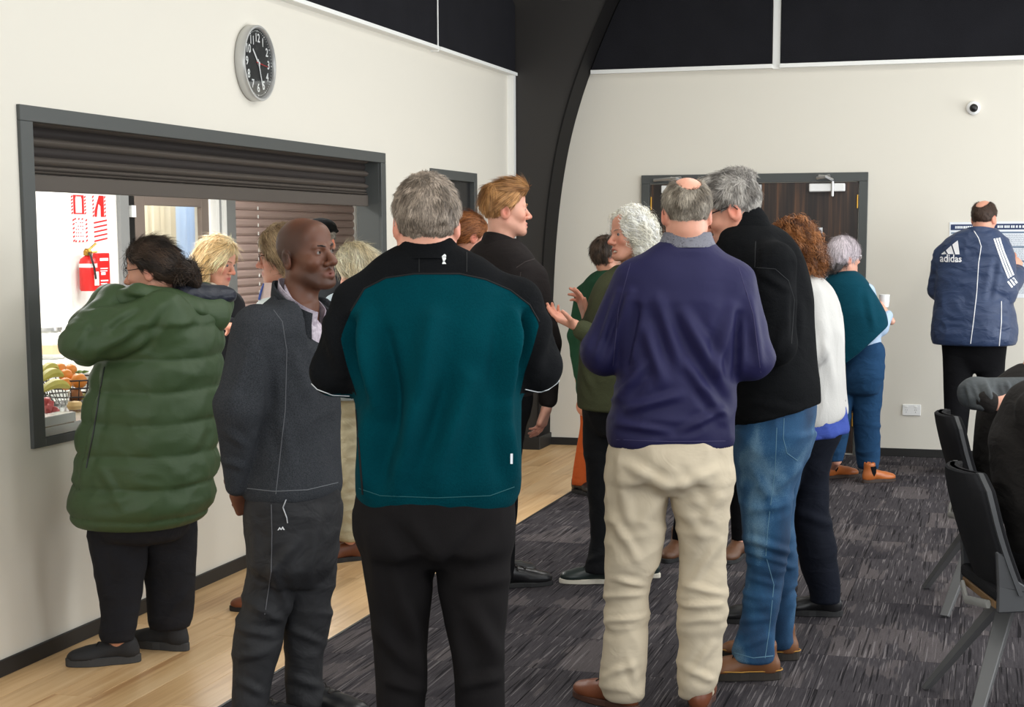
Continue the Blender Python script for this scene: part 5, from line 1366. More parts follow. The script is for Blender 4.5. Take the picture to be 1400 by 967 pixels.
# ---------- man in dark grey fleece facing right ----------
def dark_man():
    p = Person('bald dark skinned man in charcoal half-zip fleece looking up to the right', (398, 990), -121)
    S = p.S
    m = cloth('charcoal_fleece', rgb(38, 40, 43), rgb(64, 66, 70), rough=1, weave=260, wb=.6, spec=.08, crease=.25, cscale=(7, 7, 6), speck=.8)
    mt = cloth('walking_trousers', rgb(31, 31, 33), rgb(43, 43, 45), rough=.7, weave=420, wb=.1, crease=.5, cscale=(10, 10, 14), spec=.3)
    N = [(690, 334, 422), (754, 339, 418), (801, 336, 406), (830, 331, 396), (848, 326, 389), (880, 320, 384), (921, 318, 373), (967, 317, 368), (981, 319, 366)]
    Fr = [(690, 372, 466, None, .10), (775, 380, 459, None, .12), (853, 388, 450, None, .14), (895, 390, 443, None, .14), (930, 390, 441, None, .14), (958, 391, 447, None, .14), (966, 392, 446, None, .14)]
    wr = [('n', .006, (9, 9, 14), 3), ('n', .008, (8, 8, 22), 5, S(0, 900)[2], S(0, 800)[2])]
    for a, b, w, am in (((345, 700), (352, 800), .016, .008), ((405, 740), (365, 790), .016, .009), ((340, 820), (385, 850), .014, .01), ((330, 860), (375, 870), .012, .009), ((325, 900), (370, 890), .012, .008), ((400, 860), (440, 880), .012, .008), ((395, 925), (440, 940), .014, .01), ((370, 770), (395, 840), .014, .008), ((325, 930), (360, 950), .012, .008), ((435, 700), (420, 800), .016, .008)):
        wr.append(('l', S(*a, -.2), S(*b, -.16), w, am))
    p.trousers(mt, (N, Fr), [(655, 336, 464), (690, 334, 466), (730, 337, 464), (770, 342, 458), (790, 352, 450)], 1.0, .8, wr=wr, h=.009, feet=[(345, 992), (420, 975)])
    bt = p.bvh()
    mz = plain('silver_zip', rgb(170, 172, 176), .4, metal=.4)
    p.piping('pocket_seam', bt, [(371, 690), (372, 730), (371, 782), (362, 840)], .0016, plain('grey_thread', rgb(92, 92, 96), .8))
    p.piping('zip_cord', bt, [(391, 683), (387, 694), (392, 708), (393, 715)], .0022, mz, lift=.004)
    p.decal('emblem', bt, [[(379.5, 725), (382.5, 720.5), (384.5, 723), (386.5, 719.5), (389.5, 724.5), (387.5, 724.5), (386.3, 722.5), (384.5, 725), (382.5, 723), (381.2, 725)]], plain('white_print', rgb(220, 220, 222), .6))
    p.torso = p.rows([(397, 381, 436, 1.0), (406, 371, 446, .85), (416, 359, 453, .7), (430, 349, 458, .62), (455, 342, 461, .60), (490, 340, 463, .66), (530, 338, 464, .72), (580, 337, 464, .76), (630, 335, 465, .78), (665, 333, 467, .78), (677, 335, 465, .76)], .7)
    p.arm([(352, 450, -.15), (326, 555, -.19), (323, 664, -.10)], [33, 31, 14])
    p.arm([(440, 455, .17), (425, 560, .24), (360, 655, .12)], [32, 30, 14])
    fo = [('n', .004, (7, 7, 7), 2)]
    for a, b, w, am in (((345, 470), (312, 560), .02, .008), ((365, 480), (372, 560), .016, -.008), ((310, 590), (335, 610), .014, .008), ((306, 630), (334, 640), .012, .007), ((400, 480), (430, 560), .02, .006), ((380, 560), (400, 640), .02, .006)):
        fo.append(('l', S(*a, -.22), S(*b, -.22), w, am))
    nb = S(408, 420, .0)
    fwd = np.array([0, 1.0, 0])
    pr = [(loft(p.torso, n=2.2), 0)] + p.arm_prims(.04)
    pa, pb_ = S(379, 393, 0), S(440, 456, 0); dv = pb_ - pa; up = np.array((0, -dv[2], dv[1])); up /= np.linalg.norm(up)
    pr.append((half(-up, -up @ pa, nb - (.080, .12, .2), nb + (.080, .16, .2)), .006, 'cut'))
    pr.append((ell(pb_ + (0, .02, -.02), (.048, .06, .085)), .008, 'cut'))
    p.garment('fleece', pr, m, .008, fo, 2, fine=[(nb - .16, nb + .16, .006)])
    bv = p.bvh()
    p.piping('seam', bv, [(374, 424), (386, 440), (392, 480), (390, 560), (377, 676)], .0016, plain('grey_seam', rgb(84, 86, 90), .9), lift=0)
    p.piping('hem_stitch', bv, [(338, 668), (375, 672), (420, 670), (462, 660)], .0016, plain('grey_seam2', rgb(96, 98, 102), .9), lift=0)
    p.strip('fleece_collar', nb + (0, .008, .004), .082, .076, .084, .084, m, t=.008, ang=2.42, dip=.120, flare=.018, eln=1.12)
    mshirt = cloth('lilac_print_shirt', rgb(205, 196, 204), rgb(150, 136, 150), weave=90, wb=.1, crease=.15, speck=.9)
    p.strip('shirt_collar', nb + (0, .010, .030), .070, .065, .066, .060, mshirt, t=.003, ang=2.80, dip=.108, flare=.010, eln=1.1)
    sp_ = [(loft(p.torso, scale=.93, zbot=S(0, 520)[2]), 0), (half(-up, -up @ (pa + (0, 0, .030)), nb - (.2, .2, .2), nb + (.2, .25, .3)), .006, 'cut'), (ell(pb_ + (0, .0, .045), (.026, .05, .05)), .006, 'cut')]
    sp_ = [sp_[0], (half(-up, -up @ (pa - up * .006), nb - (.3, .3, .2), nb + (.3, .3, .3)), .004, 'cut'), (cone(nb + (0, .012, -.10), nb + (0, .020, .06), .082, .064), .004), (half(-up, -up @ (pa + up * .030), nb - (.2, .2, .2), nb + (.2, .25, .3)), .004, 'cut'), (ell(pb_ + (0, .0, .055), (.022, .05, .045)), .006, 'cut')]
    V, Q = build_field(sp_, .007); mk('shirt', V, [Q], mshirt, p.root)
    b = S(424, 426, -.02)
    F = p.head(419.5, 347, -133, 5, 5, sc=1.03)
    p.body(SK_DARK, hh=.0034, lip=lin((.46, .27, .23)), flush=.12, stub=lin((.27, .17, .125)), bald=lin((.20, .125, .10)), headkw=dict(nose=1.25, jaw=1.06, chin=1.15, lips=1.35), neckr=.056, neck=nb + (0, .0, -.02), hf=.0035,
           hands=[((S(324, 672, -.08), p.view(.25, .35, -.55), p.view(-.3, .9, .2), 'R'), dict(curl=(55, 60, 62, 65)))])
    eyes(p, F, (.035, .018, .01), (-.22, 1, .10)); brows(p, F, lin((.12, .08, .065)), .0026)
    p.shoe(p.G(345, 992)[:2], p.view(.8, -.35), m_blackleather, m_blackrubber, .29, lace=m_lace_b)
    p.shoe(p.G(425, 975)[:2], p.view(.75, -.45), m_blackleather, m_blackrubber, .29, lace=m_lace_b)
dark_man()

# ---------- woman in long green padded coat at the hatch ----------
def green_woman():
    p = Person('woman with dark hair in a bun wearing a long green padded coat at the hatch', (205, 900), 62)
    S = p.S
    m = cloth('green_nylon', rgb(50, 68, 41), rgb(62, 82, 51), rough=.55, weave=300, wb=.05, crease=.22, cscale=(7, 7, 12), spec=.35, speck=.1)
    mn = cloth('navy_lining', rgb(24, 28, 40), rgb(36, 40, 54), rough=.5, crease=.6, spec=.4)
    mt = cloth('black_wide_trousers', rgb(22, 22, 25), rgb(34, 34, 38), weave=380, crease=.4)
    A = [(690, 118, 202), (741, 121, 201), (802, 133, 196), (829, 138, 190), (862, 136, 185), (876, 138, 184)]
    B = [(690, 185, 270, None, .12), (741, 190, 268, None, .12), (792, 199, 266, None, .12), (829, 201, 264, None, .12), (858, 204, 260, None, .12)]
    p.trousers(mt, (A, B), [(640, 125, 268), (690, 120, 270), (730, 124, 268)], 1.0, .85, feet=[(164, 906), (234, 886)], wr=[('n', .006, (8, 8, 12), 1), ('l', S(125, 720, -.1), S(150, 830, -.1), .02, .008), ('l', S(260, 800, -.0), S(225, 850, 0), .015, .007)])
    p.torso = p.rows([(398, 186, 262, .9), (408, 172, 280, .8), (425, 160, 296, .78), (450, 150, 302, .8), (500, 134, 301, .82), (540, 124, 298, .84), (580, 114, 295, .86), (620, 108, 294, .88), (660, 103, 291, .9), (685, 98, 287, .9), (700, 100, 282, .9), (713, 108, 272, .88)], .82)
    q0 = S(0, 722)[2]
    p.arm([(222, 432, -.20), (116, 468, -.24), (158, 410, -.12)], [33, 28, 22])
    p.arm([(185, 425, .22), (120, 455, .16), (150, 410, .05)], [32, 27, 22])
    fo = [('b', .122, S(0, 447)[2], .017, S(0, 440)[2]), ('n', .006, (8, 8, 10), 2), ('n', .004, (16, 16, 18), 12)]
    for a, b, w, am in (((200, 440), (130, 480), .016, .010), ((215, 455), (150, 490), .014, .009), ((120, 440), (100, 480), .012, .008), ((190, 425), (150, 450), .012, -.012), ((110, 430), (150, 425), .012, .008), ((137, 506), (115, 620), .016, -.02), ((145, 520), (110, 680), .014, .012), ((230, 420), (200, 470), .016, -.010), ((120, 690), (180, 680), .02, .008), ((140, 640), (170, 700), .016, .008)):
        fo.append(('l', S(*a, -.3), S(*b, -.3), w, am))
    p.garment('coat', [(loft(p.torso, n=2.3), 0)] + p.arm_prims(.05), m, .0095, fo, 1)
    bv = p.bvh()
    p.piping('zip', bv, [(143, 502), (135, 545), (128, 590), (118, 640)], .003, plain('dark_zip', rgb(30, 34, 34), .5), lift=.001)
    # hood: thick rolled rim round the neck, sagging bag behind, navy lining
    ring = [(150, 413, -.06), (162, 408, -.16), (190, 402, -.20), (225, 413, -.17), (262, 427, -.10), (292, 432, .0), (300, 418, .10), (280, 404, .2), (235, 392, .24), (190, 402, .16), (158, 410, .04)]
    rr = [9, 10, 13, 16, 19, 20, 18, 16, 14, 13, 11]
    P = [S(*q) for q in ring]; R = [r / p.sc for r in rr]
    pr = [(cone(P[i], P[(i + 1) % 11], R[i], R[(i + 1) % 11]), .02) for i in range(11)]
    pr += [(cone(S(228, 420, -.10), S(285, 430, .02), 24 / p.sc, 26 / p.sc), .03), (cone(S(240, 428, -.1), S(278, 436, -.02), 22 / p.sc, 22 / p.sc), .03), (cone(S(205, 408, -.14), S(250, 428, -.10), 17 / p.sc, 20 / p.sc), .03)]
    pr.append((ell(S(240, 396, .06), (.10, .11, .075)), .02, 'cut'))
    p.garment('hood', pr, m, .008, [('l', S(170, 405, -.25), S(290, 440, -.1), .014, -.016), ('l', S(165, 415, -.2), S(250, 445, -.2), .012, .010), ('n', .005, (9, 9, 14), 3), ('l', S(200, 420, -.25), S(275, 450, -.1), .010, -.010)], 1)
    lin_ = [(ell(S(268, 406, .05), (.13, .10, .042)), 0), (cone(S(240, 394, -.0), S(312, 404, .10), .035, .026), .03), (cone(S(255, 402, -.08), S(312, 404, .06), .03, .026), .03)]
    p.garment('hood_lining', lin_, mn, .008, [('n', .008, (14, 14, 14), 5)], 1)
    F = p.head(206, 370, 68, -6, 0, d=-.02, sc=.97)
    p.body(SK_OLIVE, hh=.0055, lip=LIP, headkw=dict(fem=True), neckr=.05)
    make_hair(p, F, 'bun', grey_mix(lin((.13, .10, .08)), lin((.30, .235, .19)), 30, -.1), n=5200, length=.055, width=.0022, lift=.25, rough=.005, freq=40, seed=3, wave=.006)
    # loose curls at the forehead and bun
    rs = np.random.RandomState(5); mb = MB()
    for k in range(46):
        if k < 20: a = np.array((rs.uniform(-.05, .06), .085 + rs.uniform(-.02, .012), rs.uniform(.03, .08))); d = np.array((rs.uniform(-.3, .3), .35, -1.0))
        else: a = np.array((rs.uniform(-.05, .05), -.165 + rs.uniform(-.03, .03), rs.uniform(-.07, .03))); d = rs.randn(3); d[1] -= .6; d[2] -= .4
        d /= np.linalg.norm(d); ln = rs.uniform(.03, .075); ph = rs.uniform(0, 6)
        mb.tube([F.P(a + d * ln * u + np.array((math.sin(ph + u * 5), math.cos(ph + u * 5), 0)) * .009 * u) for u in np.linspace(0, 1, 7)], [.0016 * F.s * (1 - .6 * u) for u in np.linspace(0, 1, 7)], 4)
    o = mb.build('loose_curls', plain('dark_hair', lin((.13, .10, .085)), .5), p.root); stuff(o)
    eyes(p, F, (.05, .03, .02)); brows(p, F, lin((.12, .09, .07))); p.glasses(F, m_frame_b)
    mm = plain('black_mesh', rgb(25, 25, 27), .75, bump=.5, bscale=300)
    p.shoe(p.G(168, 906)[:2], p.view(-1, -.02), mm, plain('charcoal_sole', rgb(50, 50, 50), .7), .27, .05, sole=.034, lace=m_blackrubber, soft=True)
    p.shoe(p.G(238, 888)[:2], p.view(-.72, .5), mm, plain('charcoal_sole', rgb(50, 50, 50), .7), .27, .05, sole=.034, lace=m_blackrubber, soft=True)
green_woman()

# ---------- jeans man in black fleece ----------
def jeans_man():
    p = Person('tall grey haired man with glasses in black fleece and blue jeans bending his head left', (1055, 922), 58)
    S = p.S
    mj, nt, b = nmat('blue_denim'); Ln = nt.links
    tc = node(nt, 'ShaderNodeTexCoord'); n1 = node(nt, 'ShaderNodeTexNoise'); n1.inputs['Scale'].default_value = 3.2; n1.inputs['Detail'].default_value = 4; n1.inputs['Distortion'].default_value = .5
    n2 = node(nt, 'ShaderNodeTexNoise'); n2.inputs['Scale'].default_value = 420
    mp = node(nt, 'ShaderNodeMapping'); mp.inputs['Scale'].default_value = (1.6, 1.6, .8); Ln.new(tc.outputs['Object'], mp.inputs[0]); Ln.new(mp.outputs[0], n1.inputs['Vector']); Ln.new(tc.outputs['Object'], n2.inputs['Vector'])
    ma = node(nt, 'ShaderNodeMath', operation='MULTIPLY_ADD'); ma.inputs[1].default_value = .28; Ln.new(n2.outputs[0], ma.inputs[0]); Ln.new(n1.outputs[0], ma.inputs[2])
    cr = node(nt, 'ShaderNodeValToRGB'); e = cr.color_ramp.elements; e[0].position = .5; e[0].color = (*rgb(17, 52, 84), 1); e[1].position = .86; e[1].color = (*rgb(108, 142, 164), 1); k = e.new(.68); k.color = (*rgb(30, 78, 116), 1)
    Ln.new(ma.outputs[0], cr.inputs[0]); Ln.new(cr.outputs[0], b.inputs['Base Color']); b.inputs['Roughness'].default_value = .85
    bp = node(nt, 'ShaderNodeBump'); bp.inputs['Strength'].default_value = .3; bp.inputs['Distance'].default_value = .003; Ln.new(n2.outputs[0], bp.inputs['Height']); Ln.new(bp.outputs[0], b.inputs['Normal'])
    Nr = [(590, 1000, 1114), (628, 1003, 1098), (660, 1008, 1088), (690, 1012, 1083), (735, 1016, 1080), (760, 1022, 1075), (800, 1021, 1068), (850, 1013, 1061), (885, 1003, 1059), (903, 1003, 1058)]
    Fr = [(590, 1015, 1118, None, .14), (690, 1028, 1086, None, .16), (757, 1034, 1087, None, .18), (800, 1036, 1087, None, .18), (850, 1040, 1085, None, .18), (886, 1046, 1083, None, .18)]
    wr = [('n', .006, (8, 8, 11), 2), ('n', .011, (8, 8, 26), 7, S(0, 800)[2], S(0, 725)[2]), ('n', .008, (8, 8, 20), 8, S(0, 905)[2], S(0, 860)[2])]
    for a, b_, w, am in (((1018, 735), (1080, 755), .012, .012), ((1020, 752), (1078, 772), .010, .009), ((1022, 700), (1075, 690), .014, .008), ((1030, 640), (1060, 700), .018, .007), ((1090, 640), (1050, 680), .014, .008), ((1025, 790), (1062, 800), .01, .007), ((1005, 890), (1050, 870), .012, .008), ((1015, 850), (1055, 845), .012, .008)):
        wr.append(('l', S(*a, -.15), S(*b_, -.15), w, am))
    p.trousers(mj, (Nr, Fr), [(548, 1008, 1115), (575, 1004, 1114), (605, 1003, 1110), (635, 1006, 1100)], 1.0, .82, wr=wr, h=.0085, name='jeans', feet=[(1036, 926), (1066, 900)])
    bt = p.bvh(); mth = plain('denim_thread', rgb(90, 128, 150), .8)
    p.piping('side_seam', bt, [(1062, 585), (1060, 640), (1050, 720), (1047, 760), (1058, 800), (1052, 860), (1046, 900)], .0016, mth, lift=0)
    p.piping('pocket_stitch', bt, [(1072, 572), (1071, 600), (1076, 620), (1090, 630), (1094, 624)], .0016, mth, lift=0)
    p.piping('hem_stitch', bt, [(1004, 893), (1030, 900), (1057, 897)], .0018, mth, lift=0)
    p.torso = p.rows([(306, 992, 1054, 1.0), (318, 986, 1074, .85), (338, 984, 1090, .76), (365, 988, 1101, .7), (400, 995, 1109, .7), (450, 1000, 1113, .72), (500, 1003, 1116, .76), (540, 1004, 1120, .78), (566, 1003, 1120, .80), (590, 1003, 1120, .80)], .74)
    p.arm([(1056, 362, -.17), (1060, 470, -.20), (1000, 492, -.10)], [31, 28, 20])
    p.arm([(1015, 362, .22), (1005, 460, .25), (965, 480, .12)], [30, 26, 20])
    fo = [('n', .004, (6, 6, 6), 5)]
    for a, b_, w, am in (((1040, 372), (1082, 400), .014, .008), ((1084, 400), (1086, 470), .014, -.010), ((1075, 440), (1060, 480), .016, .008), ((1090, 340), (1108, 420), .016, .006), ((1030, 550), (1090, 560), .014, .006), ((1035, 330), (1030, 400), .014, -.006)):
        fo.append(('l', S(*a, -.24), S(*b_, -.24), w, am))
    e_ = S(1120, 553, 0) - S(1004, 579, 0); n_ = np.cross(p.view(0, 1, 0), e_); n_ = n_ / np.linalg.norm(n_) * (1 if n_[2] > 0 else -1)
    col = [(half(n_, n_ @ S(1062, 566, 0)), .006, 'cut')]
    p.garment('fleece', [(loft(p.torso, n=2.2), 0)] + p.arm_prims(.045) + col, m_blackfleece, .0085, fo, 2)
    p.strip('collar', S(1014, 318, 0) + (0, 0, .02), .098, .080, .078, .06, m_blackfleece, t=.008, lean=.03, dip=.20, eln=1.12)
    bv = p.bvh(); mg = plain('black_seam', rgb(36, 37, 39), .9)
    p.piping('seam', bv, [(1034, 366), (1060, 368), (1078, 384), (1086, 410), (1082, 470)], .0016, mg, lift=0)
    p.piping('seam', bv, [(1033, 330), (1032, 366)], .0014, mg, lift=0)
    F = p.head(1001, 288, 80, -20, 0, d=-.0, sc=1.08)
    p.body(SK_RED, hh=.005, lip=LIP, flush=.5, headkw=dict(jaw=1.06, fat=.004), neck=S(1010, 318, 0), neckr=.062)
    make_hair(p, F, 'thick', grey_mix(lin((.36, .34, .32)), lin((.68, .66, .63)), 40), n=8000, length=.026, width=.0016, lift=.22, rough=.004, seed=4, h=.005)
    brows(p, F, lin((.40, .37, .35))); eyes(p, F, (.08, .1, .12)); p.glasses(F, m_frame_b, w=.0016)
    mb_ = plain('tan_brown_leather', rgb(118, 76, 46), .45, spec=.45, bump=.15, bscale=90, var=.25, vscale=12)
    mso = plain('dark_welt_sole', rgb(42, 36, 30), .7); ylw = plain('yellow_stitch', rgb(190, 140, 60), .7)
    for (gx, gy, tx, ty) in ((1040, 928, -1, -.12), (1066, 901, -1, -.06)):
        c = p.G(gx, gy)[:2]; sh_ = p.shoe(c, p.view(tx, ty), mb_, mso, .295, .05, boot=.035, sole=.036, lace=m_lace_b)
        d = p.view(tx, ty); d /= np.linalg.norm(d); X = np.array([d[1], -d[0], 0]); pts = []
        for k in range(33):
            t = 2 * PI * k / 32; y = .079 + .160 * math.sin(t); w = .0525 * (1.03 if math.sin(t) > 0 else .88)
            pts.append(np.array([c[0], c[1], .038]) + X * w * math.copysign(abs(math.cos(t)) ** .8, math.cos(t)) + d * y)
        MB().tube(pts[:-1], .0024, 5, closed=True).build('welt_stitch', ylw, sh_)
jeans_man()

# ---------- white-haired woman talking, olive top ----------
def white_woman():
    p = Person('smiling woman with curly white hair and olive green top gesturing with both open hands', (850, 802), 98)
    S = p.S
    m = cloth('olive_knit', rgb(62, 66, 46), rgb(84, 88, 64), rough=1, weave=150, wb=.6, crease=.25)
    mt = cloth('black_jeans', rgb(17, 18, 20), rgb(28, 29, 32), crease=.4)
    N = [(560, 798, 852), (613, 798, 848), (659, 803, 844), (700, 806, 842), (735, 808, 841), (765, 803, 841), (783, 799, 838)]
    Fr = [(560, 850, 900, None, .1), (660, 855, 896, None, .12), (740, 862, 894, None, .12), (775, 862, 894, None, .12)]
    p.trousers(mt, (N, Fr), [(520, 795, 902), (555, 796, 902), (590, 798, 900)], 1.0, .9, feet=[(824, 797), (880, 789)], wr=[('n', .005, (8, 8, 12), 2), ('l', S(800, 770, -.1), S(830, 755, -.1), .012, .008)])
    p.torso = p.rows([(362, 842, 884, 1), (374, 826, 892, .85), (392, 812, 898, .75), (420, 802, 902, .7), (460, 795, 905, .7), (500, 791, 905, .75), (535, 789, 906, .78), (558, 789, 906, .78)], .75)
    e1 = p.arm([(850, 400, -.17), (845, 478, -.24), (797, 452, -.22)], [19, 17, 12.5])
    e2 = p.arm([(840, 396, .17), (842, 470, .20), (806, 442, .06)], [19, 16, 12])
    p.garment('top', [(loft(p.torso), 0)] + p.arm_prims(.03), m, .009, [('n', .005, (8, 8, 8), 3), ('l', S(796, 500, -.15), S(815, 540, -.15), .014, .006)], 2)
    F = p.head(862, 322, 117, 2, 4, d=-.02, sc=1.0)
    p.body(SK_RED, hh=.0045, lip=lin((.72, .38, .34)), flush=.45, headkw=dict(fem=True, mouth=.017, nose=1.0), neckr=.05, hf=.0042,
           hands=[((S(789, 446, -.22), p.view(-.85, .1, .42), p.view(.25, -.35, .9), 'L'), dict(curl=(12, 16, 22, 28), thumb=(.35, .6, .75), spread=12)),
                  ((S(803, 437, .04), p.view(-.30, .1, .95), p.view(-.75, -.35, -.1), 'R'), dict(curl=(10, 18, 28, 34), thumb=(.5, .8, .2), spread=15))])
    tm_ = MB()
    for k in range(8):
        a = -.6 + 1.2 * k / 7; x = .024 * math.sin(a * 1.3); y = .076 + .011 * math.cos(a * 1.3)
        tm_.box((0, 0, 0), (0, 0, 0)) if False else None
    for k in range(9):
        x = -.018 + .0045 * k; y = .0825 - 14 * x * x
        tm_.prism([F.P((x - .0021, y, -.0800)), F.P((x + .0021, y, -.0800)), F.P((x + .0021, y, -.070)), F.P((x - .0021, y, -.070))], F.R @ np.array((0, -.003, 0)))
    tm_.build('teeth', plain('tooth_enamel', rgb(226, 218, 200), .3), p.root)
    eyes(p, F, (.12, .16, .2), (0, 1, -.05)); brows(p, F, lin((.62, .52, .46)), .0025)
    make_hair(p, F, 'curly_bob', grey_mix(lin((.86, .84, .78)), lin((1.0, .99, .95)), 30), n=5000, length=.05, width=.0026, lift=.3, curl=.8, rough=.010, freq=38, seed=6)
    mg = plain('dark_green_leather', rgb(38, 48, 46), .35, spec=.5); ms = plain('pale_sole', rgb(215, 208, 192), .6)
    p.shoe(p.G(826, 797)[:2], p.view(-1, -.05), mg, ms, .27, lace=m_blackrubber)
    p.shoe(p.G(884, 789)[:2], p.view(-1, .3), mg, ms, .27)
white_woman()

# ---------- blond man in black shirt ----------
def blond_man():
    p = Person('young man with swept back ginger blond hair in a black shirt facing right', (703, 800), -42)
    S = p.S
    m = cloth('black_shirt', rgb(26, 22, 22), rgb(38, 33, 32), weave=420, crease=.3)
    L = [(545, 655, 700), (640, 658, 700), (720, 664, 698), (790, 668, 696)]
    R = [(545, 678, 726, None, -.05), (620, 680, 713, None, -.05), (668, 680, 709, None, -.05), (740, 680, 704, None, -.05), (792, 680, 702, None, -.05)]
    p.trousers(m_blackcloth, (L, R), [(520, 654, 728), (550, 654, 727), (585, 657, 720)], 1.0, .8, feet=[(682, 796), (692, 803)], wr=[('n', .004, (8, 8, 10), 2)])
    p.torso = p.rows([(326, 662, 706, 1), (336, 650, 716, .8), (350, 640, 728, .68), (372, 634, 736, .62), (400, 632, 738, .62), (450, 636, 734, .66), (500, 646, 730, .72), (540, 652, 727, .74)], .68)
    p.arm([(729, 380, -.06), (750, 470, -.05), (749, 546, .0)], [20, 17, 12.5])
    p.arm([(645, 378, .14), (632, 470, .18), (640, 545, .22)], [20, 17, 12])
    fo = [('n', .004, (7, 7, 7), 5), ('l', S(705, 365, -.1), S(728, 355, -.1), .012, -.006), ('l', S(733, 400, -.1), S(745, 470, -.1), .012, .006)]
    col = []; p.strip('collar', S(683, 336) + (0, 0, .005), .082, .072, .060, .05, m, t=.006, lean=.012, dip=.055, eln=1.1)
    p.garment('shirt', [(loft(p.torso, n=2.2), 0)] + p.arm_prims(.03) + col, m, .0085, fo, 2)
    bv = p.bvh(); mg = plain('shirt_seam', rgb(60, 52, 50), .9)
    p.piping('seam', bv, [(706, 366), (718, 358), (731, 354)], .0016, mg, lift=0); p.piping('seam', bv, [(712, 372), (708, 400), (712, 450)], .0014, mg, lift=0)
    F = p.head(692, 287, -78, 2, 0, sc=1.04)
    p.body(SK_PALE, hh=.0048, lip=LIP, flush=.55, neck=S(684, 335), neckr=.058, hf=.0042,
           hands=[((S(748, 556, .0), p.view(-.30, .15, -1), p.view(-.9, .5, 0), 'R'), dict(curl=(14, 18, 22, 26), thumb=(.8, .45, .2), spread=4, sc=1.05))])
    eyes(p, F, (.12, .2, .25)); brows(p, F, lin((.62, .45, .30)))
    make_hair(p, F, 'swept', grey_mix(lin((.50, .33, .17)), lin((.80, .60, .38)), 35), n=6500, length=.055, width=.0018, lift=.10, rough=.0035, freq=45, seed=8, h=.005)
    p.shoe(p.G(692, 803)[:2], p.view(.9, .25), m_blackleather, m_blackrubber, .29, lace=m_lace_b)
    p.shoe(p.G(682, 794)[:2], p.view(.7, .6), m_blackleather, m_blackrubber, .29)
blond_man()

# ---------- person in dark green cardigan ----------
def cardigan():
    p = Person('dark haired person in a dark green cardigan and rust trousers behind the gesturing hands', (803, 678), -58)
    S = p.S
    m = cloth('bottle_green_knit', rgb(26, 58, 40), rgb(38, 76, 54), rough=1, weave=140, wb=.6, crease=.3)
    mt = cloth('rust_cord', rgb(168, 74, 30), rgb(190, 92, 44), rough=.95, weave=120, wb=.4)
    L = [(545, 790, 815), (582, 793, 813), (613, 788, 811), (655, 782, 808), (663, 782, 808)]
    R = [(545, 812, 845, None, -.05), (613, 814, 840, None, -.05), (660, 814, 840, None, -.05)]
    p.trousers(mt, (L, R), [(520, 788, 848), (550, 790, 846)], 1.0, .8, h=.011, feet=[(792, 674), (826, 676)])
    p.torso = p.rows([(368, 820, 844, 1), (376, 808, 852, .8), (388, 798, 862, .7), (410, 792, 866, .66), (450, 790, 864, .7), (500, 788, 860, .75), (540, 788, 858, .75)], .7)
    p.arm([(798, 402, .08), (787, 460, .08), (791, 512, .06)], [12, 10.5, 7])
    p.arm([(856, 402, -.1), (862, 460, -.1), (858, 512, -.08)], [12, 10.5, 7])
    p.garment('cardigan', [(loft(p.torso), 0)] + p.arm_prims(.03), m, .011, [('n', .005, (7, 7, 7), 3)], 2)
    F = p.head(831, 351, -62, -4, sc=1.0)
    p.body(SK_OLIVE, hh=.007, headkw=dict(fem=True), neckr=.05, hf=.006, hands=[((S(791, 518, .06), (0, .1, -1), p.view(.9, .2, 0), 'L'), dict())])
    make_hair(p, F, 'mature', grey_mix(lin((.16, .12, .09)), lin((.34, .27, .22)), 30), n=3000, length=.035, width=.002, lift=.3, rough=.005, seed=9, h=.007)
    p.glasses(F, m_frame_s)
    MB().tube([F.P((.055 * math.sin(a), -.028 - .058 * math.cos(a), -.118 - .02 * (1 - math.cos(a)))) for a in np.linspace(0, 2 * PI, 24, endpoint=False)], .0035, 6, closed=True).build('necklace', plain('amber', rgb(150, 90, 40), .3), p.root)
    p.shoe(p.G(792, 674)[:2], p.view(.45, -.6), m_blackleather, m_blackrubber, .27)
    p.shoe(p.G(826, 676)[:2], p.view(.9, .3), m_blackleather, m_blackrubber, .27)
cardigan()

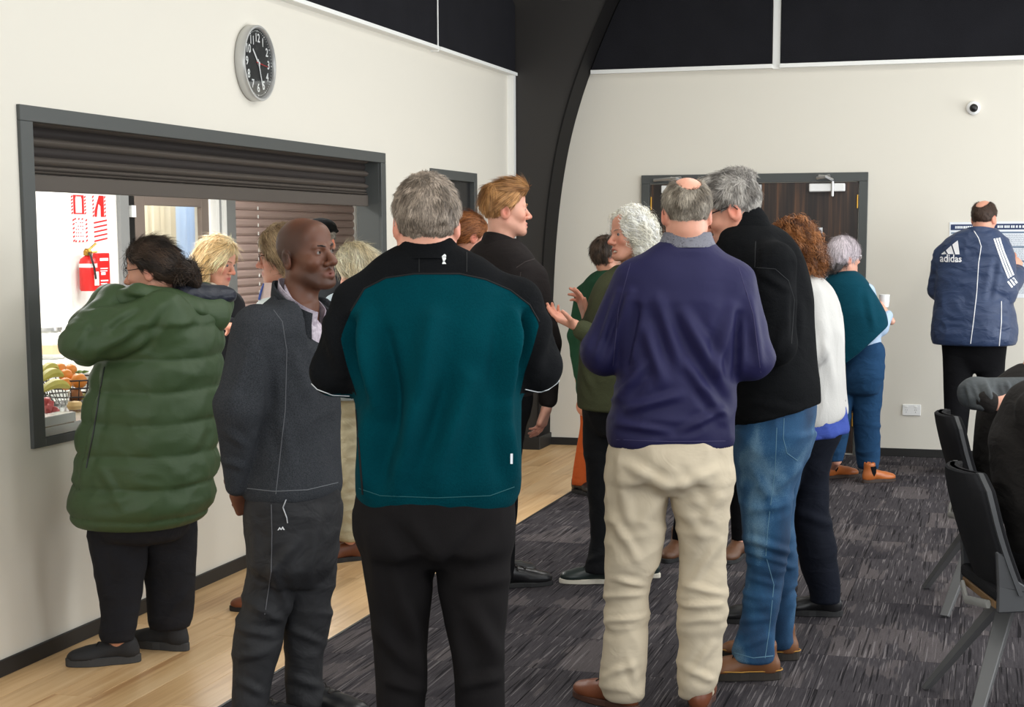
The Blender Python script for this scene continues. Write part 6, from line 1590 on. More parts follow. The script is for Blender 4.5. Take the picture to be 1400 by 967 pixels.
# ---------- auburn curly woman, white top ----------
def auburn():
    p = Person('woman with auburn curls in a loose white top over a blue shirt', (1085, 848), 66)
    S = p.S
    m = cloth('white_knit', rgb(180, 178, 174), rgb(198, 196, 192), rough=1, weave=200, wb=.4, crease=.4, cscale=(12, 12, 4))
    mb = cloth('blue_shirt', rgb(48, 66, 140), rgb(66, 86, 164), weave=300, crease=.5)
    mt = cloth('midnight_trousers', rgb(12, 15, 24), rgb(20, 25, 38), weave=400, crease=.4)
    N = [(580, 1072, 1152), (605, 1076, 1145), (631, 1080, 1136), (669, 1088, 1132), (700, 1083, 1134), (720, 1085, 1138), (746, 1090, 1143), (777, 1096, 1147), (805, 1105, 1149), (824, 1108, 1148)]
    Fr = [(580, 1062, 1120, None, -.02), (690, 1046, 1086, None, -.06), (760, 1036, 1074, None, -.08), (815, 1030, 1066, None, -.1), (838, 1028, 1064, None, -.1)]
    p.trousers(mt, (N, Fr), [(550, 1066, 1157), (590, 1068, 1150), (615, 1074, 1140)], 1.0, .74, feet=[(1130, 842), (1046, 852)], wr=[('n', .006, (8, 8, 12), 3), ('l', S(1090, 700, -.1), S(1140, 720, -.1), .016, .008)])
    p.torso = p.rows([(372, 1076, 1116, 1), (380, 1070, 1124, .9), (396, 1064, 1137, .8), (420, 1060, 1147, .75), (450, 1058, 1152, .75), (490, 1057, 1154, .8), (530, 1056, 1156, .84), (560, 1055, 1159, .86), (580, 1056, 1158, .84)], .8)
    p.arm([(1105, 405, -.12), (1112, 480, -.17), (1075, 500, -.22)], [21, 18, 13])
    p.arm([(1078, 400, .2), (1070, 470, .22), (1045, 490, .15)], [20, 17, 12])
    n = p.view(-.45, 0, 1.0); n /= np.linalg.norm(n); e = S(1137, 576, 0)
    p.garment('top', [(loft(p.torso), 0)] + p.arm_prims(.04) + [(half(n, n @ e), .006, 'cut')], m, .009, [('n', .006, (10, 10, 4), 3), ('n', .004, (16, 16, 6), 9), ('l', S(1125, 440, -.15), S(1140, 540, -.15), .016, .008)], 2)
    e2 = S(1137, 593, 0); n2 = p.view(-.15, 0, 1.0); n2 /= np.linalg.norm(n2)
    sk = p.rows([(545, 1062, 1154), (570, 1060, 1157), (600, 1058, 1161)], .88)
    p.garment('shirt_tail', [(loft(sk), 0), (half(n2, n2 @ e2), .004, 'cut')], mb, .009, [('n', .010, (18, 18, 3), 4)], 1)
    F = p.head(1083, 343, 66, -8, sc=.95)
    p.body(SK_PALE, hh=.007, headkw=dict(fem=True), neckr=.05)
    make_hair(p, F, 'curly', grey_mix(lin((.30, .16, .08)), lin((.62, .40, .22)), 40), n=6500, length=.045, width=.0026, lift=.4, curl=1.0, rough=.014, freq=40, seed=11)
    p.shoe(p.G(1130, 842)[:2], p.view(-1, .05), m_blackleather, m_blackrubber, .27, boot=.02, sole=.028)
    p.shoe(p.G(1048, 852)[:2], p.view(-1, -.02), m_blackleather, m_blackrubber, .27, sole=.024)
auburn()

# ---------- teal poncho woman with a cup ----------
def poncho_woman():
    p = Person('short grey haired woman in a dark teal poncho holding a white cup', (1163, 660), -46)
    S = p.S
    m = cloth('teal_knit', rgb(0, 50, 66), rgb(4, 66, 82), rough=1, weave=130, wb=.6, sheen=.15, crease=.25)
    mb = cloth('pale_denim_shirt', rgb(158, 180, 204), rgb(184, 202, 222), weave=300, crease=.5)
    mj = cloth('indigo_jeans', rgb(20, 50, 82), rgb(38, 76, 112), weave=380, crease=.6, cscale=(9, 9, 14))
    R = [(500, 1166, 1209), (560, 1166, 1204.5), (606, 1169, 1203), (632, 1172, 1202), (641, 1173, 1201)]
    L = [(500, 1136, 1172, None, .12), (580, 1134, 1162, None, .2), (624, 1134, 1154, None, .22), (631, 1135, 1153, None, .22)]
    p.trousers(mj, (L, R), [(478, 1142, 1209), (505, 1140, 1209), (535, 1146, 1205)], 1.0, .68, feet=[(1188, 660), (1142, 654)], wr=[('n', .006, (8, 8, 16), 3)], name='jeans')
    p.torso = p.rows([(372, 1142, 1171, .9), (380, 1130, 1180, .75), (395, 1124, 1190, .7), (420, 1126, 1198, .7), (460, 1138, 1203, .75), (490, 1146, 1206, .8), (508, 1146, 1206, .8)], .75)
    p.arm([(1184, 398, -.04), (1203, 450, .0), (1213, 432, .16)], [11, 10, 7])
    p.arm([(1138, 398, .16), (1136, 445, .22), (1160, 440, .36)], [11, 10, 7])
    n0 = p.view(-.10, 0, 1.0); e0 = S(1170, 508, 0)
    p.garment('shirt', [(loft(p.torso), 0)] + p.arm_prims(.02), mb, .009, [('n', .006, (12, 12, 8), 2)], 1)
    pon = p.rows([(370, 1144, 1170, .9), (377, 1132, 1178, .8), (390, 1121, 1189, .72), (410, 1117, 1201, .7), (435, 1117, 1213, .72), (460, 1119, 1216, .76), (500, 1120, 1214, .8)], .75)
    n = p.view(1.0, 0, .95); n /= np.linalg.norm(n); e = S(1157, 494, 0); e_ = S(1212, 446, 0)
    dxy = e_ - e; v = p.view(0, 1, 0); n = np.cross(v, dxy); n /= np.linalg.norm(n); n = n if n[2] > 0 else -n
    p.garment('poncho', [(loft(pon), 0), (half(n, n @ e), .01, 'cut')], m, .009, [('n', .006, (6, 6, 5), 4), ('l', S(1185, 400, -.15), S(1195, 450, -.15), .02, .010)], 2)
    F = p.head(1155, 352, -55, 2, sc=1.0)
    wr_ = S(1214, 431, .17)
    p.body(SK_PALE, hh=.006, lip=LIP, headkw=dict(fem=True, fat=.004), neckr=.052, hf=.005, hands=[((wr_, p.view(-.45, .25, .75), p.view(-.75, .1, -.2), 'R'), dict(curl=(40, 42, 45, 48), thumb=(.7, .6, .3)))])
    def col(q):
        top = np.clip((q[:, 2] + .028) / .02, 0, 1)[:, None]
        return np.array(lin((.34, .32, .32))) * (1 - top) + np.array(lin((.80, .76, .78))) * top
    make_hair(p, F, 'bowl', col, n=4200, length=.05, width=.002, lift=.12, rough=.003, seed=12)
    p.glasses(F, plain('clear_spectacle', rgb(220, 222, 224), .2), w=.0018)
    mt_ = plain('tan_leather', rgb(176, 98, 46), .4, spec=.5, bump=.1, bscale=80); ms = plain('brown_rubber', rgb(58, 44, 36), .7)
    p.shoe(p.G(1190, 660)[:2], p.view(.72, .5), mt_, ms, .25, boot=.05, gore=m_blackcloth); p.shoe(p.G(1138, 654)[:2], p.view(.7, .5), mt_, ms, .265, boot=.05, gore=m_blackcloth)
    # the cup in her hand
    r = ray(1209, 420); t = ((p.w - CPOS) @ p.v + .20) / (r @ p.v); c = CPOS + r * t
    e = empty('cup', tuple(c)); tag(e, 'white cup held by the woman in the teal poncho', 'cup')
    MB().lathe([(.026, 0), (.030, .006), (.034, .05), (.035, .085), (.032, .084), (.030, .04), (.001, .02)], (0, 0, 0), 24).build('cup_body', m_plastic, e, smooth=True)
    MB().lathe([(.031, .066), (.001, .067)], (0, 0, 0), 20).build('drink', plain('tea', rgb(170, 130, 90), .2), e)
poncho_woman()

# ---------- man in the navy sports jacket ----------
def sports_man():
    p = Person('balding man in a navy sports jacket with white stripes reading the wall notices', (1331, 648), -14)
    S = p.S
    m = cloth('navy_nylon', rgb(38, 52, 82), rgb(52, 68, 100), rough=.5, weave=300, wb=.05, crease=.6, cscale=(8, 8, 16), spec=.4, speck=.1)
    mw = plain('white_stripe', rgb(238, 238, 240), .6)
    L = [(470, 1288, 1332), (540, 1290, 1328), (600, 1292, 1322), (640, 1293, 1320)]
    R = [(470, 1334, 1376), (540, 1336, 1372), (600, 1340, 1368), (640, 1342, 1368)]
    p.trousers(m_blackcloth, (L, R), [(450, 1286, 1378), (475, 1288, 1376), (505, 1294, 1370)], 1.0, .66, h=.011, feet=[(1306, 648), (1354, 648)])
    p.torso = p.rows([(312, 1322, 1362, .95), (320, 1306, 1370, .8), (331, 1292, 1378, .7), (346, 1285, 1384, .66), (370, 1281, 1384, .7), (400, 1280, 1383, .76), (430, 1277, 1387, .8), (455, 1275, 1390, .82), (471, 1276, 1388, .82)], .72)
    p.arm([(1292, 350, .06), (1283, 395, .10), (1300, 415, .25)], [16, 14, 11])
    p.arm([(1363, 345, -.02), (1371, 397, -.06), (1388, 376, .18)], [19, 19, 14])
    fo = [('n', .006, (6, 6, 14), 2), ('n', .005, (12, 12, 16), 5), ('l', S(1362, 355, -.2), S(1352, 410, -.2), .02, -.012)]
    col = []; p.strip('collar', S(1342, 324) + (0, 0, .0), .118, .098, .072, .06, m, t=.012, lean=.01, dip=.05, eln=1.05)
    p.garment('jacket', [(loft(p.torso, n=2.4), 0)] + p.arm_prims(.035) + col, m, .009, fo, 1)
    bv = p.bvh()
    p.piping('piping', bv, [(1330, 313), (1338, 326), (1341.5, 337), (1338, 360), (1335.5, 400), (1331, 440), (1327, 470)], .003, mw)
    p.piping('piping', bv, [(1369, 412), (1369, 440), (1366, 473)], .003, mw)
    for k in range(3):
        o = k * 3.4
        p.decal('sleeve_stripe', bv, [[(1358 + o, 327 - k * .6), (1360.2 + o, 326.6 - k * .6), (1366.2 + o, 344), (1364 + o, 344.6)], [(1364 + o, 344.6), (1366.2 + o, 344), (1373 + o, 363 - k), (1370.8 + o, 363.8 - k)], [(1370.8 + o, 363.8 - k), (1373 + o, 363 - k), (1380 + o * .9, 380 - k * 2), (1377.6 + o * .9, 381 - k * 2)]], mw, lift=.004)
        p.decal('sleeve_stripe', bv, [[(1376.5 + o, 385.5 - k * 2.5), (1378.6 + o, 384.3 - k * 2.5), (1384.6 + o * .9, 392.3 - k * 2.8), (1382.6 + o * .9, 393.8 - k * 2.8)]], mw, lift=.004)
    # three slanted bars and lettering on the back
    p.decal('logo', bv, [[(1288, 347.5), (1292.3, 344), (1294.8, 348), (1288.6, 348.4)], [(1294, 342.6), (1301, 336.2), (1304.6, 348), (1297, 348)], [(1302.6, 335), (1310, 329), (1312.4, 348.6), (1306.6, 348.6)]], mw, lift=.006)
    V, Fc = text_mesh('adidas', 15.5, bold=.25); w = V[:, 0].max() - V[:, 0].min(); m2 = MB(); pts = []
    for q in V:
        u = q[0] / w * 29; P = p.project(bv, 1300.6 + u, 354 - q[1] * .92 + u * .03, .006); pts.append(P)
    if all(P is not None for P in pts): m2.add(pts, Fc).build('lettering', mw, p.root)
    F = p.head(1346, 298, -22, -2, sc=1.0)
    p.body(SK_RED, hh=.006, flush=.5, neckr=.060, hf=.005, hands=[((S(1389, 372, .20), p.view(.15, .35, .8), p.view(-.5, .6, 0), 'R'), dict(curl=(22, 60, 70, 75), thumb=(.7, .6, .3)))])
    make_hair(p, F, 'bald_top', flat_col(lin((.27, .20, .16))), n=3600, length=.018, width=.0017, lift=.3, rough=.003, seed=14, h=.006)
    mwh = plain('white_trainer', rgb(225, 224, 220), .6)
    for gx, tx in ((1306, -.1), (1354, .15)): p.shoe(p.G(gx, 648)[:2], p.view(tx, 1), mwh, m_white, .28)
sports_man()

# ---------- people beside and beyond the hatch ----------
def pale_haired():
    p = Person('person with pale straight hair in khaki trousers half hidden between two men', (480, 758), 58)
    S = p.S
    m = cloth('grey_blue_knit', rgb(150, 164, 172), rgb(172, 184, 190), weave=160, wb=.4)
    mt = cloth('khaki_cotton', rgb(168, 158, 130), rgb(188, 178, 150), weave=420, crease=.6, cscale=(9, 9, 14))
    L = [(540, 462, 500), (620, 463, 498), (700, 462, 496), (738, 463, 496)]; R = [(540, 480, 516, None, .12), (640, 482, 512, None, .14), (735, 482, 512, None, .14)]
    p.trousers(mt, (L, R), [(510, 458, 518), (545, 460, 518), (575, 461, 516)], 1.0, .85, feet=[(484, 766), (499, 752)], wr=[('n', .008, (8, 8, 20), 2)])
    p.torso = p.rows([(398, 462, 500, 1), (406, 448, 512, .8), (420, 440, 520, .7), (460, 438, 522, .72), (510, 448, 520, .78), (545, 452, 520, .78)], .75)
    p.arm([(460, 425, -.18), (450, 490, -.2), (440, 520, -.05)], [16, 14, 10]); p.arm([(500, 425, .2), (505, 490, .2), (480, 520, .3)], [16, 14, 10])
    p.garment('jumper', [(loft(p.torso), 0)] + p.arm_prims(.03), m, .011, [('n', .006, (7, 7, 7), 3)], 2)
    F = p.head(488, 368, 66, -24, sc=1.0)
    p.body(SK_PALE, hh=.008, headkw=dict(fem=True), neckr=.05)
    make_hair(p, F, 'long', grey_mix(lin((.80, .74, .60)), lin((.93, .89, .79)), 30), n=4500, length=.07, width=.0026, lift=.12, rough=.005, seed=20, wave=.004)
    mb = plain('chestnut_leather', rgb(104, 58, 36), .45, bump=.15, bscale=80)
    p.shoe(p.G(484, 766)[:2], p.view(-.8, -.25), mb, m_blackrubber, .28, boot=.04); p.shoe(p.G(499, 752)[:2], p.view(-.8, .2), mb, m_blackrubber, .28, boot=.04)
pale_haired()
def cap_man():
    p = Person('man in a black flat cap standing in the kitchen beyond the serving counter', (440, 656), -16)
    S = p.S
    p.trousers(m_blackcloth, ([(520, 412, 440), (645, 418, 438)], [(520, 440, 468), (645, 444, 464)]), [(490, 412, 468), (530, 412, 468)], 1.0, .75, h=.014)
    p.torso = p.rows([(348, 424, 456, .9), (358, 408, 472, .7), (375, 396, 482, .64), (430, 400, 480, .66), (500, 408, 472, .7)], .7)
    p.arm([(402, 378, 0), (394, 430, .02), (402, 480, .1)], [13, 11, 8]); p.arm([(478, 378, 0), (486, 430, .02), (478, 480, .1)], [13, 11, 8])
    p.garment('jacket', [(loft(p.torso), 0)] + p.arm_prims(.03), cloth('dark_jacket', rgb(40, 42, 46)), .013, (), 1)
    F = p.head(440, 330, -24, 0, sc=1.14)
    p.body(SK_PALE, hh=.008, flush=.6)
    make_hair(p, F, 'short', grey_mix(lin((.45, .43, .41)), lin((.62, .60, .58)), 40), n=2200, length=.015, width=.002, lift=.3, rough=.003, seed=21, h=.007)
    V, Q = build_field([(F.ell((0, -.012, .078), (.092, .116, .060)), 0), (F.ell((0, .085, .060), (.070, .062, .018)), .03), (F.half((0, .05, 1), .044), .006, 'cut')], .007)
    mk('cap', V, [Q], m_blackfleece, p.root)
    for x in (428, 454): p.shoe(p.G(x, 656)[:2], p.view(0, 1), m_blackleather, m_blackrubber, .28)
cap_man()
def ginger_woman():
    p = Person('woman with ginger hair tied back seen behind the blond man\'s shoulder', (642, 746), -64)
    S = p.S
    p.trousers(m_blackcloth, ([(560, 622, 652), (735, 626, 648)], [(560, 636, 666, None, -.05), (735, 640, 660, None, -.05)]), [(530, 620, 666), (565, 620, 666)], 1.0, .8, h=.014)
    p.torso = p.rows([(348, 632, 660, 1), (358, 620, 672, .8), (378, 612, 680, .7), (440, 616, 674, .72), (530, 618, 670, .78), (560, 618, 670, .78)], .72)
    p.arm([(655, 385, -.15), (660, 450, -.17), (655, 510, -.1)], [13, 11, 8]); p.arm([(625, 385, .17), (622, 450, .2), (630, 510, .2)], [13, 11, 8])
    p.garment('jumper', [(loft(p.torso), 0)] + p.arm_prims(.03), cloth('plum_knit', rgb(60, 48, 56)), .013, (), 1)
    F = p.head(643, 323, -62, -6, sc=1.0)
    p.body(SK_RED, hh=.007, headkw=dict(fem=True), neckr=.05, flush=.6)
    make_hair(p, F, 'ponytail', grey_mix(lin((.46, .26, .12)), lin((.66, .42, .24)), 30), n=3600, length=.06, width=.002, lift=.08, rough=.003, seed=22)
    for x in (636, 652): p.shoe(p.G(x, 742)[:2], p.view(.9, .3), m_blackleather, m_blackrubber, .26)
ginger_woman()
def glasses_woman():
    p = Person('woman with light brown bobbed hair and glasses queueing beside the bald man', (388, 832), 80)
    S = p.S
    m = cloth('mint_white_top', rgb(206, 216, 214), rgb(228, 234, 232), weave=220, crease=.4)
    p.trousers(cloth('stone_trousers', rgb(120, 112, 100)), ([(590, 352, 400), (820, 360, 394)], [(590, 376, 420, None, .12), (815, 382, 414, None, .14)]), [(550, 350, 420), (600, 352, 420)], 1.0, .9, h=.013)
    p.torso = p.rows([(398, 372, 408, 1), (408, 358, 420, .85), (425, 346, 430, .75), (470, 340, 434, .72), (540, 344, 428, .8), (600, 346, 424, .82)], .75)
    p.arm([(380, 440, -.16), (372, 520, -.18), (340, 560, -.05)], [20, 17, 12]); p.arm([(388, 440, .18), (380, 520, .2), (345, 555, .2)], [20, 17, 12])
    p.garment('top', [(loft(p.torso), 0)] + p.arm_prims(.035), m, .011, [('n', .005, (7, 7, 7), 3)], 2)
    mp_ = cloth('pink_collar', rgb(226, 196, 190), rgb(238, 216, 210), weave=200); ring = p.rows([(386, 360, 402), (400, 356, 410), (412, 352, 416)], 1.05)
    V, Q = build_field([(loft(ring), 0), (loft(ring, grow=-.012, ztop=9, zbot=-1), .002, 'cut')], .006); mk('collar', V, [Q], mp_, p.root)
    MB().tube([S(361, 388, -.02), S(357, 398, -.03), S(354, 410, -.04)], .005, 6).build('blue_trim', plain('royal_blue', rgb(50, 80, 160), .6), p.root)
    F = p.head(386, 350, 84, -4, sc=1.02)
    p.body(SK_RED, hh=.006, lip=LIP, headkw=dict(fem=True), neckr=.05, flush=.6)
    make_hair(p, F, 'bob', grey_mix(lin((.48, .37, .26)), lin((.74, .64, .50)), 30), n=4200, length=.055, width=.0022, lift=.2, rough=.005, seed=23)
    eyes(p, F); brows(p, F, lin((.5, .38, .28)), .0025); p.glasses(F, plain('tortoise', rgb(84, 48, 34), .3), w=.0018)
    for x, y in ((378, 834), (396, 826)): p.shoe(p.G(x, y)[:2], p.view(-1, .1), m_brownleather, m_blackrubber, .26)
glasses_woman()
def counter_woman():
    p = Person('blonde woman in a cream scarf and black vest working behind the serving counter', (302, 706), -132)
    S = p.S
    m = cloth('black_vest', rgb(24, 24, 27), rgb(36, 36, 40), weave=300)
    p.trousers(m_blackcloth, ([(590, 272, 302), (695, 278, 298)], [(590, 302, 332), (695, 306, 326)]), [(550, 270, 334), (600, 270, 334)], 1.0, .8, h=.014)
    p.torso = p.rows([(396, 282, 314, .95), (404, 268, 328, .8), (420, 258, 336, .7), (460, 256, 336, .7), (530, 262, 332, .76), (600, 266, 332, .8)], .72)
    p.arm([(318, 428, .12), (326, 480, .02), (322, 444, -.28)], [14, 13, 9]); p.arm([(268, 430, -.1), (296, 478, -.18), (316, 444, -.34)], [15, 13, 9])
    p.garment('vest', [(loft(p.torso), 0)] + p.arm_prims(.03), m, .011, [('n', .005, (7, 7, 7), 3)], 2)
    F = p.head(298, 357, -122, -16, sc=1.12)
    p.body(SK_RED, hh=.0055, lip=lin((.76, .36, .34)), headkw=dict(fem=True), neckr=.048, flush=.6, hf=.006,
           hands=[((S(322, 444, -.30), p.view(.2, -.9, -.1), p.view(.2, 0, -1), 'L'), dict()), ((S(312, 446, -.36), p.view(.7, -.7, 0), p.view(.2, 0, -1), 'R'), dict())])
    eyes(p, F, (.1, .12, .15), (0, 1, -.4)); brows(p, F, lin((.55, .42, .30)), .0022)
    make_hair(p, F, 'long', grey_mix(lin((.80, .66, .44)), lin((.95, .87, .70)), 30), n=4500, length=.075, width=.0026, lift=.10, rough=.004, seed=24, wave=.003)
    msc = cloth('cream_scarf', rgb(228, 218, 202), rgb(242, 234, 222), weave=140, wb=.5)
    c = F.P((0, .0, -.15)); pr = [(cone(c + .062 * np.array([math.cos(a), math.sin(a), .15 * math.sin(a * 2)]), c + .062 * np.array([math.cos(a + .7), math.sin(a + .7), .15 * math.sin(a * 2 + 1.4)]), .026, .028), .012) for a in np.arange(0, 6.28, .7)]
    pr += [(cone(c + (-.02, .075, -.02), c + (-.03, .125, -.24), .030, .020), .02), (cone(c + (.03, .075, -.02), c + (.035, .125, -.20), .026, .018), .02)]
    p.garment('scarf', pr, msc, .008, [('n', .006, (14, 14, 8), 2)], 1)
    for x in (290, 316): p.shoe(p.G(x, 706)[:2], p.view(0, -1), m_blackleather, m_blackrubber, .25)
counter_woman()
def hidden_person():
    p = Person('person in black trousers and brown boots almost hidden behind the navy topped man', (968, 768), 172)
    S = p.S
    mb = plain('brown_boot_leather', rgb(96, 62, 40), .5, bump=.15, bscale=80)
    p.trousers(m_blackcloth, ([(590, 985, 1022), (660, 996, 1020), (740, 1000, 1019)], [(590, 928, 962), (670, 925, 950), (740, 918, 940)]), [(560, 935, 1015), (600, 932, 1018)], 1.0, .7, h=.013, feet=[(1010, 762), (928, 760)])
    p.torso = p.rows([(362, 958, 990, .9), (372, 942, 1006, .7), (395, 934, 1012, .64), (470, 940, 1008, .68), (580, 938, 1010, .7)], .7)
    p.arm([(945, 400, 0), (948, 470, 0), (965, 500, -.15)], [15, 13, 9]); p.arm([(1002, 400, 0), (1000, 470, 0), (985, 500, -.15)], [15, 13, 9])
    p.garment('jumper', [(loft(p.torso), 0)] + p.arm_prims(.03), m_blackfleece, .013, (), 1)
    F = p.head(974, 345, 172, 0, sc=.95); p.body(SK_PALE, hh=.009); make_hair(p, F, 'short', flat_col(lin((.25, .19, .15))), n=1200, length=.02, rough=.003, seed=25, h=.008)
    p.shoe(p.G(1010, 762)[:2], p.view(-.35, -1), mb, m_blackrubber, .28, boot=.05); p.shoe(p.G(928, 760)[:2], p.view(-.3, -1), mb, m_blackrubber, .28, boot=.05)
hidden_person()
for _p in PEOPLE:
    a, k = _p.pending; _p.make_body(*a, **k)
# ------------------------------------------------------------------ chairs at the right and the people on them
m_chf = cloth('black_upholstery', rgb(22, 22, 24), rgb(32, 32, 34), rough=1, weave=260, wb=.4, crease=0)
m_chp = plain('charcoal_plastic', rgb(60, 61, 63), .5, bump=.08, bscale=300)
m_chl = plain('grey_leg', rgb(92, 92, 92), .45, spec=.4)
m_ply = plain('plywood_edge', rgb(128, 98, 62), .5, var=.25, vscale=40)
def chair(loc, rz, label):
    e = empty('conference_chair', (loc[0], loc[1], 0), rz); tag(e, label, 'chair', 'black chairs around the table')
    # curved back: upholstered panel in a thin plastic shell
    def panel(off0, off1, w0, w1, name, mat, bev):
        n = 8; g = []
        for k in range(n + 1):
            t = k / n; z = .47 + .40 * t; y = -.20 - .125 * t - .012 * math.sin(PI * t); w = (w0 + (w1 - w0) * t) / 2
            if t > .8: w -= .07 * ((t - .8) / .2) ** 2.2
            g.append((y, z, w))
        V, Fc = [], []
        m = 6
        for j, off in enumerate((off0, off1)):
            for (y, z, w) in g:
                for i in range(m + 1):
                    u = -1 + 2 * i / m; V.append((u * w, y + off + .045 * u * u, z))
        N = (n + 1) * (m + 1)
        for k in range(n):
            for i in range(m):
                a = k * (m + 1) + i; Fc.append((a, a + 1, a + m + 2, a + m + 1)); Fc.append((N + a, N + a + m + 1, N + a + m + 2, N + a + 1))
        for k in range(n):
            a = k * (m + 1); Fc.append((a, a + m + 1, N + a + m + 1, N + a)); a += m; Fc.append((a, N + a, N + a + m + 1, a + m + 1))
        for i in range(m): Fc.append((i, N + i, N + i + 1, i + 1)); a = n * (m + 1) + i; Fc.append((a, a + 1, N + a + 1, N + a))
        return MB().add(V, Fc).build(name, mat, e, smooth=True, bevel=bev)
    bk = panel(-.030, .022, .46, .44, 'backrest', m_chf, .006)
    panel(-.012, .004, .478, .456, 'back_shell', m_chp, 0)
    st = MB().prism([(-.22, -.24, .445), (.22, -.24, .445), (.24, .18, .445), (.20, .23, .445), (-.20, .23, .445), (-.24, .18, .445)], (0, 0, .045)).build('seat', m_chf, e, bevel=.014, seg=2)
    MB().prism([(-.20, -.235, .418), (.20, -.235, .418), (.215, .19, .418), (-.215, .19, .418)], (0, 0, .026)).build('seat_board', m_ply, e, bevel=.003)
    MB().box((-.07, -.20, .385), (.07, .14, .418)).build('hub', m_chp, e, bevel=.01)
    for sx in (-1, 1):
        MB().prism([(sx * .235, -.235, .41), (sx * .235, .10, .425), (sx * .235, .06, .455), (sx * .235, -.12, .485), (sx * .233, -.17, .52), (sx * .232, -.205, .60), (sx * .23, -.245, .62), (sx * .23, -.235, .50)], (-sx * .022, 0, 0)).build('side_shell', m_chp, e, bevel=.005)
    MB().tube([(-.16, -.245, .425), (0, -.275, .405), (.16, -.245, .425)], .010, 6, flat=1.6).build('back_rail', plain('pale_rail', rgb(150, 150, 146), .4), e, smooth=True)
    for (fx, fy, tx, ty) in ((-.29, -.33, -.03, -.14), (.30, -.33, .03, -.14), (-.30, .34, -.03, .11), (.30, .34, .03, .11)):
        a = np.array((tx, ty, .40)); b = np.array((fx, fy, 0.004)); d = b - a; d /= np.linalg.norm(d); s1 = np.cross(d, (0, 0, 1)); s1 /= np.linalg.norm(s1); s2 = np.cross(d, s1)
        V = []
        for p_, w, h_ in ((a, .030, .016), (b, .020, .012)):
            for i, j in ((-1, -1), (1, -1), (1, 1), (-1, 1)): V.append(p_ + s1 * w * i + s2 * h_ * j)
        for v in V[4:]: v[2] = max(.002, min(.012, v[2]))
        MB().add(V, [(3, 2, 1, 0), (4, 5, 6, 7), (0, 1, 5, 4), (1, 2, 6, 5), (2, 3, 7, 6), (3, 0, 4, 7)]).build('leg', m_chl, e, bevel=.003)
    return e
CH = [((.225, 5.72), -74, 'nearest black chair at the right edge with plywood seat edge and splayed grey legs'),
      ((.135, 7.42), -80, 'second black chair seen edge on behind the nearest one'),
      ((.66, 8.95), -86, 'far black chair of which only the rounded top shows above the grey sleeve')]
for (x, y), a, lb in CH: chair((x, y), math.radians(a), lb)

def seated(label, cx, cy, yaw, rows, m_top, m_trs, arms, headpx, hair, split=None, sleeve=None, hands=()):
    fp = proj((cx, cy, 0)); p = Person(label, fp, yaw); S = p.S
    p.torso = p.rows(rows, .72)
    for a, r in arms: p.arm(a, r)
    pr = [(loft(p.torso), 0)]
    if sleeve is None: p.garment('jacket', pr + p.arm_prims(.04), m_top, .010, [('n', .006, (6, 6, 7), 3), ('n', .004, (12, 12, 12), 8)], 2)
    else:
        p.garment('vest', pr, m_top, .010, [('n', .004, (6, 6, 7), 3)], 2)
        p.garment('sleeve', p.arm_prims(.03, 1), sleeve, .010, (), 1)
        p.garment('sleeve', p.arm_prims(.03, 0), sleeve, .008, [('n', .004, (11, 11, 11), 3)] + [('l', a, b, .010, am) for a, b, am in (((1322, 528), (1332, 560), .012), ((1334, 522), (1346, 552), -.010), ((1346, 520), (1356, 548), .012), ((1362, 520), (1366, 540), -.008), ((1326, 556), (1350, 560), .010), ((1375, 520), (1380, 535), .010))], 1)
        P = p.arms[0][0]; a_ = P[2]; p.garment('cuff', [(cone(a_, P[2] + (P[2] - P[1]) * .12, 14.8 / p.sc, 14 / p.sc), 0)], m_top, .006)
    # thighs along the seat, shins down to the floor
    b = min(p.torso); tr = [(ell((b[1], b[2], .54), (.17, .14, .10)), 0)]; p.legs = []
    for sx in (-1, 1):
        h_ = np.array((b[1] + sx * .09, b[2] + .02, .555)); k_ = np.array((b[1] + sx * .13, b[2] + .46, .555)); an = np.array((b[1] + sx * .12, b[2] + .44, .10))
        tr += [(cone(h_, k_, .085, .068), .04), (cone(k_, an, .066, .052), .02)]
        p.shoe(an[:2], (0, 1), m_blackleather, m_blackrubber, .28)
        p.legs.append([(.08, an[0], an[1], .04, .04), (.3, an[0], an[1], .05, .05), (.52, k_[0], k_[1], .06, .06)])
    p.garment('trousers', tr, m_trs, .012, (), 1)
    F = p.head(*headpx[:2], headpx[2], headpx[3]); p.make_body(SK_PALE, hh=.008, hf=.005, hands=[f(p) for f in hands])
    make_hair(p, F, 'short', flat_col(hair), n=1500, length=.025, width=.002, rough=.003, seed=31, h=.008)
    return p
m_wash = cloth('washed_black_jacket', rgb(24, 22, 21), rgb(42, 39, 37), rough=.9, weave=300, crease=.5)
seated('person in a washed black jacket sitting on the nearest chair leaning to the right', .36, 5.72, -74,
       [(520, 1402, 1462, .9), (530, 1388, 1478, .8), (545, 1376, 1486, .75), (565, 1366, 1490, .75), (600, 1352, 1492, .78), (645, 1354, 1490, .8), (700, 1368, 1490, .8), (760, 1384, 1484, .8), (792, 1390, 1480, .8)],
       m_wash, m_blackcloth, [([(1418, 560, -.17), (1440, 650, -.20), (1500, 690, -.15)], [26, 23, 16]), ([(1450, 560, .2), (1470, 640, .2), (1510, 680, .1)], [25, 22, 16])], (1462, 470, -80, -20), lin((.3, .25, .2)))
m_grey_sl = cloth('grey_jacket_sleeve', rgb(62, 66, 68), rgb(84, 88, 90), rough=.8, weave=300, crease=.5)
